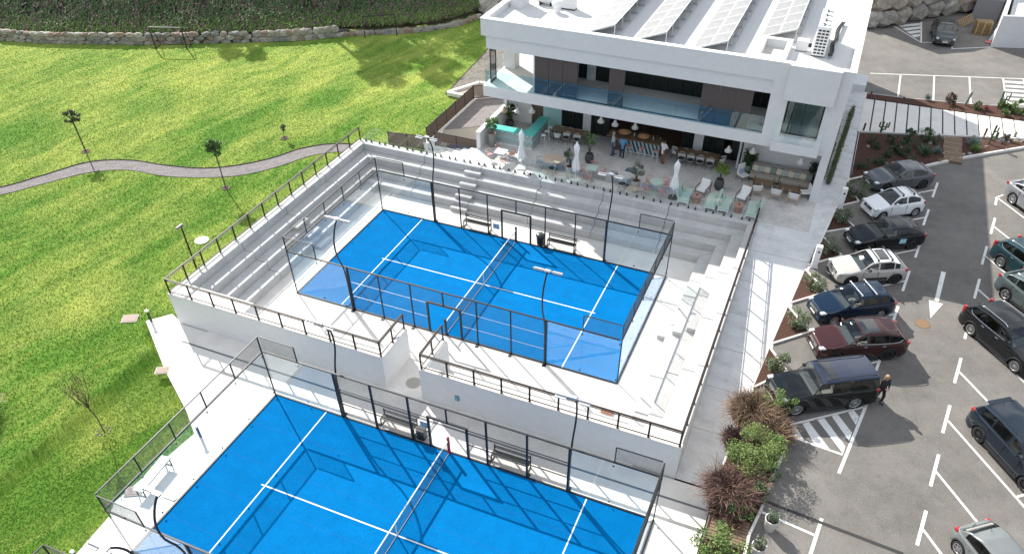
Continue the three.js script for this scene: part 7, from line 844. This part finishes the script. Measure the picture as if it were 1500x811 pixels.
{ const r = RNG(91); for (let i = 0; i < 26; i++) { const u = r(), x = lerp(29.6, 41, u), zb = -20.7 - (x - 29.1) * 0.31, zk = lin([[41, -22.9], [38.2, -20.7], [35.2, -18.0], [33.9, -16.8], [30.3, -13.8]], x), z = lerp(zb, zk, 0.1 + 0.8 * r()); const o = solo('garden_rock', STONES[i % 7], stoneMats[i % 3], 'small loose rock lying on the brown mulch of the rock garden', 'rock', 'loose rocks in the rock garden'); o.position.set(x, PB + 0.02, z); o.scale.setScalar(0.12 + 0.16 * r()); o.rotation.y = r() * 6; } }
for (const [x, z, lab] of [[29.55, -20.7, 'path end'], [37.9, -23.25, 'tall cactus'], [35.45, -26.85, 'rust-brown shrub'], [32.05, -26.75, 'grey-blue yucca'], [29.6, -26.85, 'upper end of the ramp path']]) { const t = thing('bollard_light', 'short rust-coloured bollard light on the slab walk by the ' + lab, 'bollard light', [x, T, z]); part('post', cyl(0.07, 0.07, 0.5, 0, 0.25, 0, 14), mat([0.12, 0.05, 0.035], 0.8), t); part('cap', cyl(0.085, 0.085, 0.05, 0, 0.53, 0, 14), M.black, t); part('lamp_slot', cyl(0.06, 0.06, 0.06, 0, 0.48, 0, 14), M.white, t); }
// hedge strips beside the clubhouse wall
function hedge(x0, z0, x1, z1, h, w, label, n) { const t = thing('hedge', label, 'hedge'), dx = x1 - x0, dz = z1 - z0; part('foliage', leaves(n, Math.round(x0 * 10), 0.09, r => { const f = r(), b = 0.6 + 0.8 * fbm(f * 40, 1, 2, 7); return [x0 + dx * f + (r() - 0.5) * w * b, T + r() * h * b, z0 + dz * f + (r() - 0.5) * 0.2]; }, r => r() < 0.12 ? [0.14, 0.06, 0.05] : r() < 0.4 ? GREEN : [0.06, 0.10, 0.035]), leafM, t); part('stem', [bar([x0, T + 0.1, z0], [x1, T + 0.1, z1], 0.06)], M.bark, t); }
hedge(27.62, -12.0, 27.66, -27, 2.6, 0.16, 'narrow climbing hedge against the clubhouse side wall', 5200); hedge(27.95, -11.4, 28.5, -24, 0.5, 0.28, 'low clipped hedge along the narrow side path', 4200);
// pallets, barrier and cone by the boulder wall
{
  const pw = mat([0.36, 0.25, 0.13], 0.85), mk = () => { const L1 = []; return L1; };
  const pallet = (at, rot, lab) => { const t = thing('pallet', lab, 'pallet', at); t.rotation.set(...rot); for (let i = 0; i < 7; i++) part('deck_board', box(0.1, 0.022, 0.8, -0.55 + i * 0.183, 0.133, 0), pw, t); for (const z of [-0.35, 0, 0.35]) { part('bearer', box(1.2, 0.022, 0.1, 0, 0.111, z), pw, t); part('runner', box(1.2, 0.022, 0.1, 0, 0.011, z), pw, t); for (const x of [-0.53, 0, 0.53]) part('block', box(0.12, 0.078, 0.1, x, 0.061, z), pw, t); } return t; };
  const st = 'wooden pallet in the neat stack beside the outbuilding'; for (let k = 0; k < 8; k++) { const t = pallet([38.35, P + 0.005 + k * 0.147, -46.7], [0, 0.15 + 0.03 * (k % 3), 0], st); t.scale.setScalar(1.15); t.scale.y = 1; t.userData.group = 'stacked pallets'; }
  pallet([37.0, P + 0.4, -48.6], [0.9, 0.6, 0.2], 'wooden pallet leaning askew against the pallet stack'); pallet([35.6, P + 1.2, -51.4], [1.35, 0.55, 0], 'wooden pallet propped upright against the boulders behind the estate car'); pallet([37.1, P + 1.3, -52.7], [1.35, 0.45, 0], 'second wooden pallet propped upright against the boulders'); pallet([38.9, P + 2.2, -53.2], [0.3, 0.2, 0], 'wooden pallet lying on the ledge below the outbuilding');
  const ledge = struct('gravel_bed', prism([[37.6, -51.2], [39.9, -50.4], [40.6, -55.4], [38.4, -55.6]], P, P + 2.0), mat([0.3, 0.29, 0.3], 0.95));
  const c = thing('plastic_sack', 'pale green plastic sack on the ledge beside the pallets', 'sack', [39.6, P + 2.0, -51.6]); part('body', new THREE.SphereGeometry(0.42, 14, 10).scale(1, 0.6, 0.8).translate(0, 0.24, 0), mat([0.28, 0.50, 0.42], 0.6), c); part('neck', cyl(0.06, 0.16, 0.2, 0.1, 0.5, 0, 10), mat([0.28, 0.50, 0.42], 0.6), c);
  const bw = thing('white_board', 'white boards leaning against the outbuilding wall', 'board', [39.3, P, -45.2], 0.15); for (const k of [0, 1]) { const o = part('board', rbox(0.06, 1.1, 0.7, 0.01, 0, 0.55, 0, 1), M.white, bw); o.position.set(-0.1 - k * 0.12, 0, k * 0.25); o.rotation.z = -0.25; }
  const rb = thing('red_block', 'small red block lying at the foot of the white boards', 'block', [38.95, P, -44.35]); part('body', rbox(0.45, 0.22, 0.3, 0.03, 0, 0.11, 0), mat([0.5, 0.05, 0.03], 0.5), rb); part('band', box(0.46, 0.06, 0.31, 0, 0.13, 0), M.white, rb);
}
renderer.render(scene, camera);
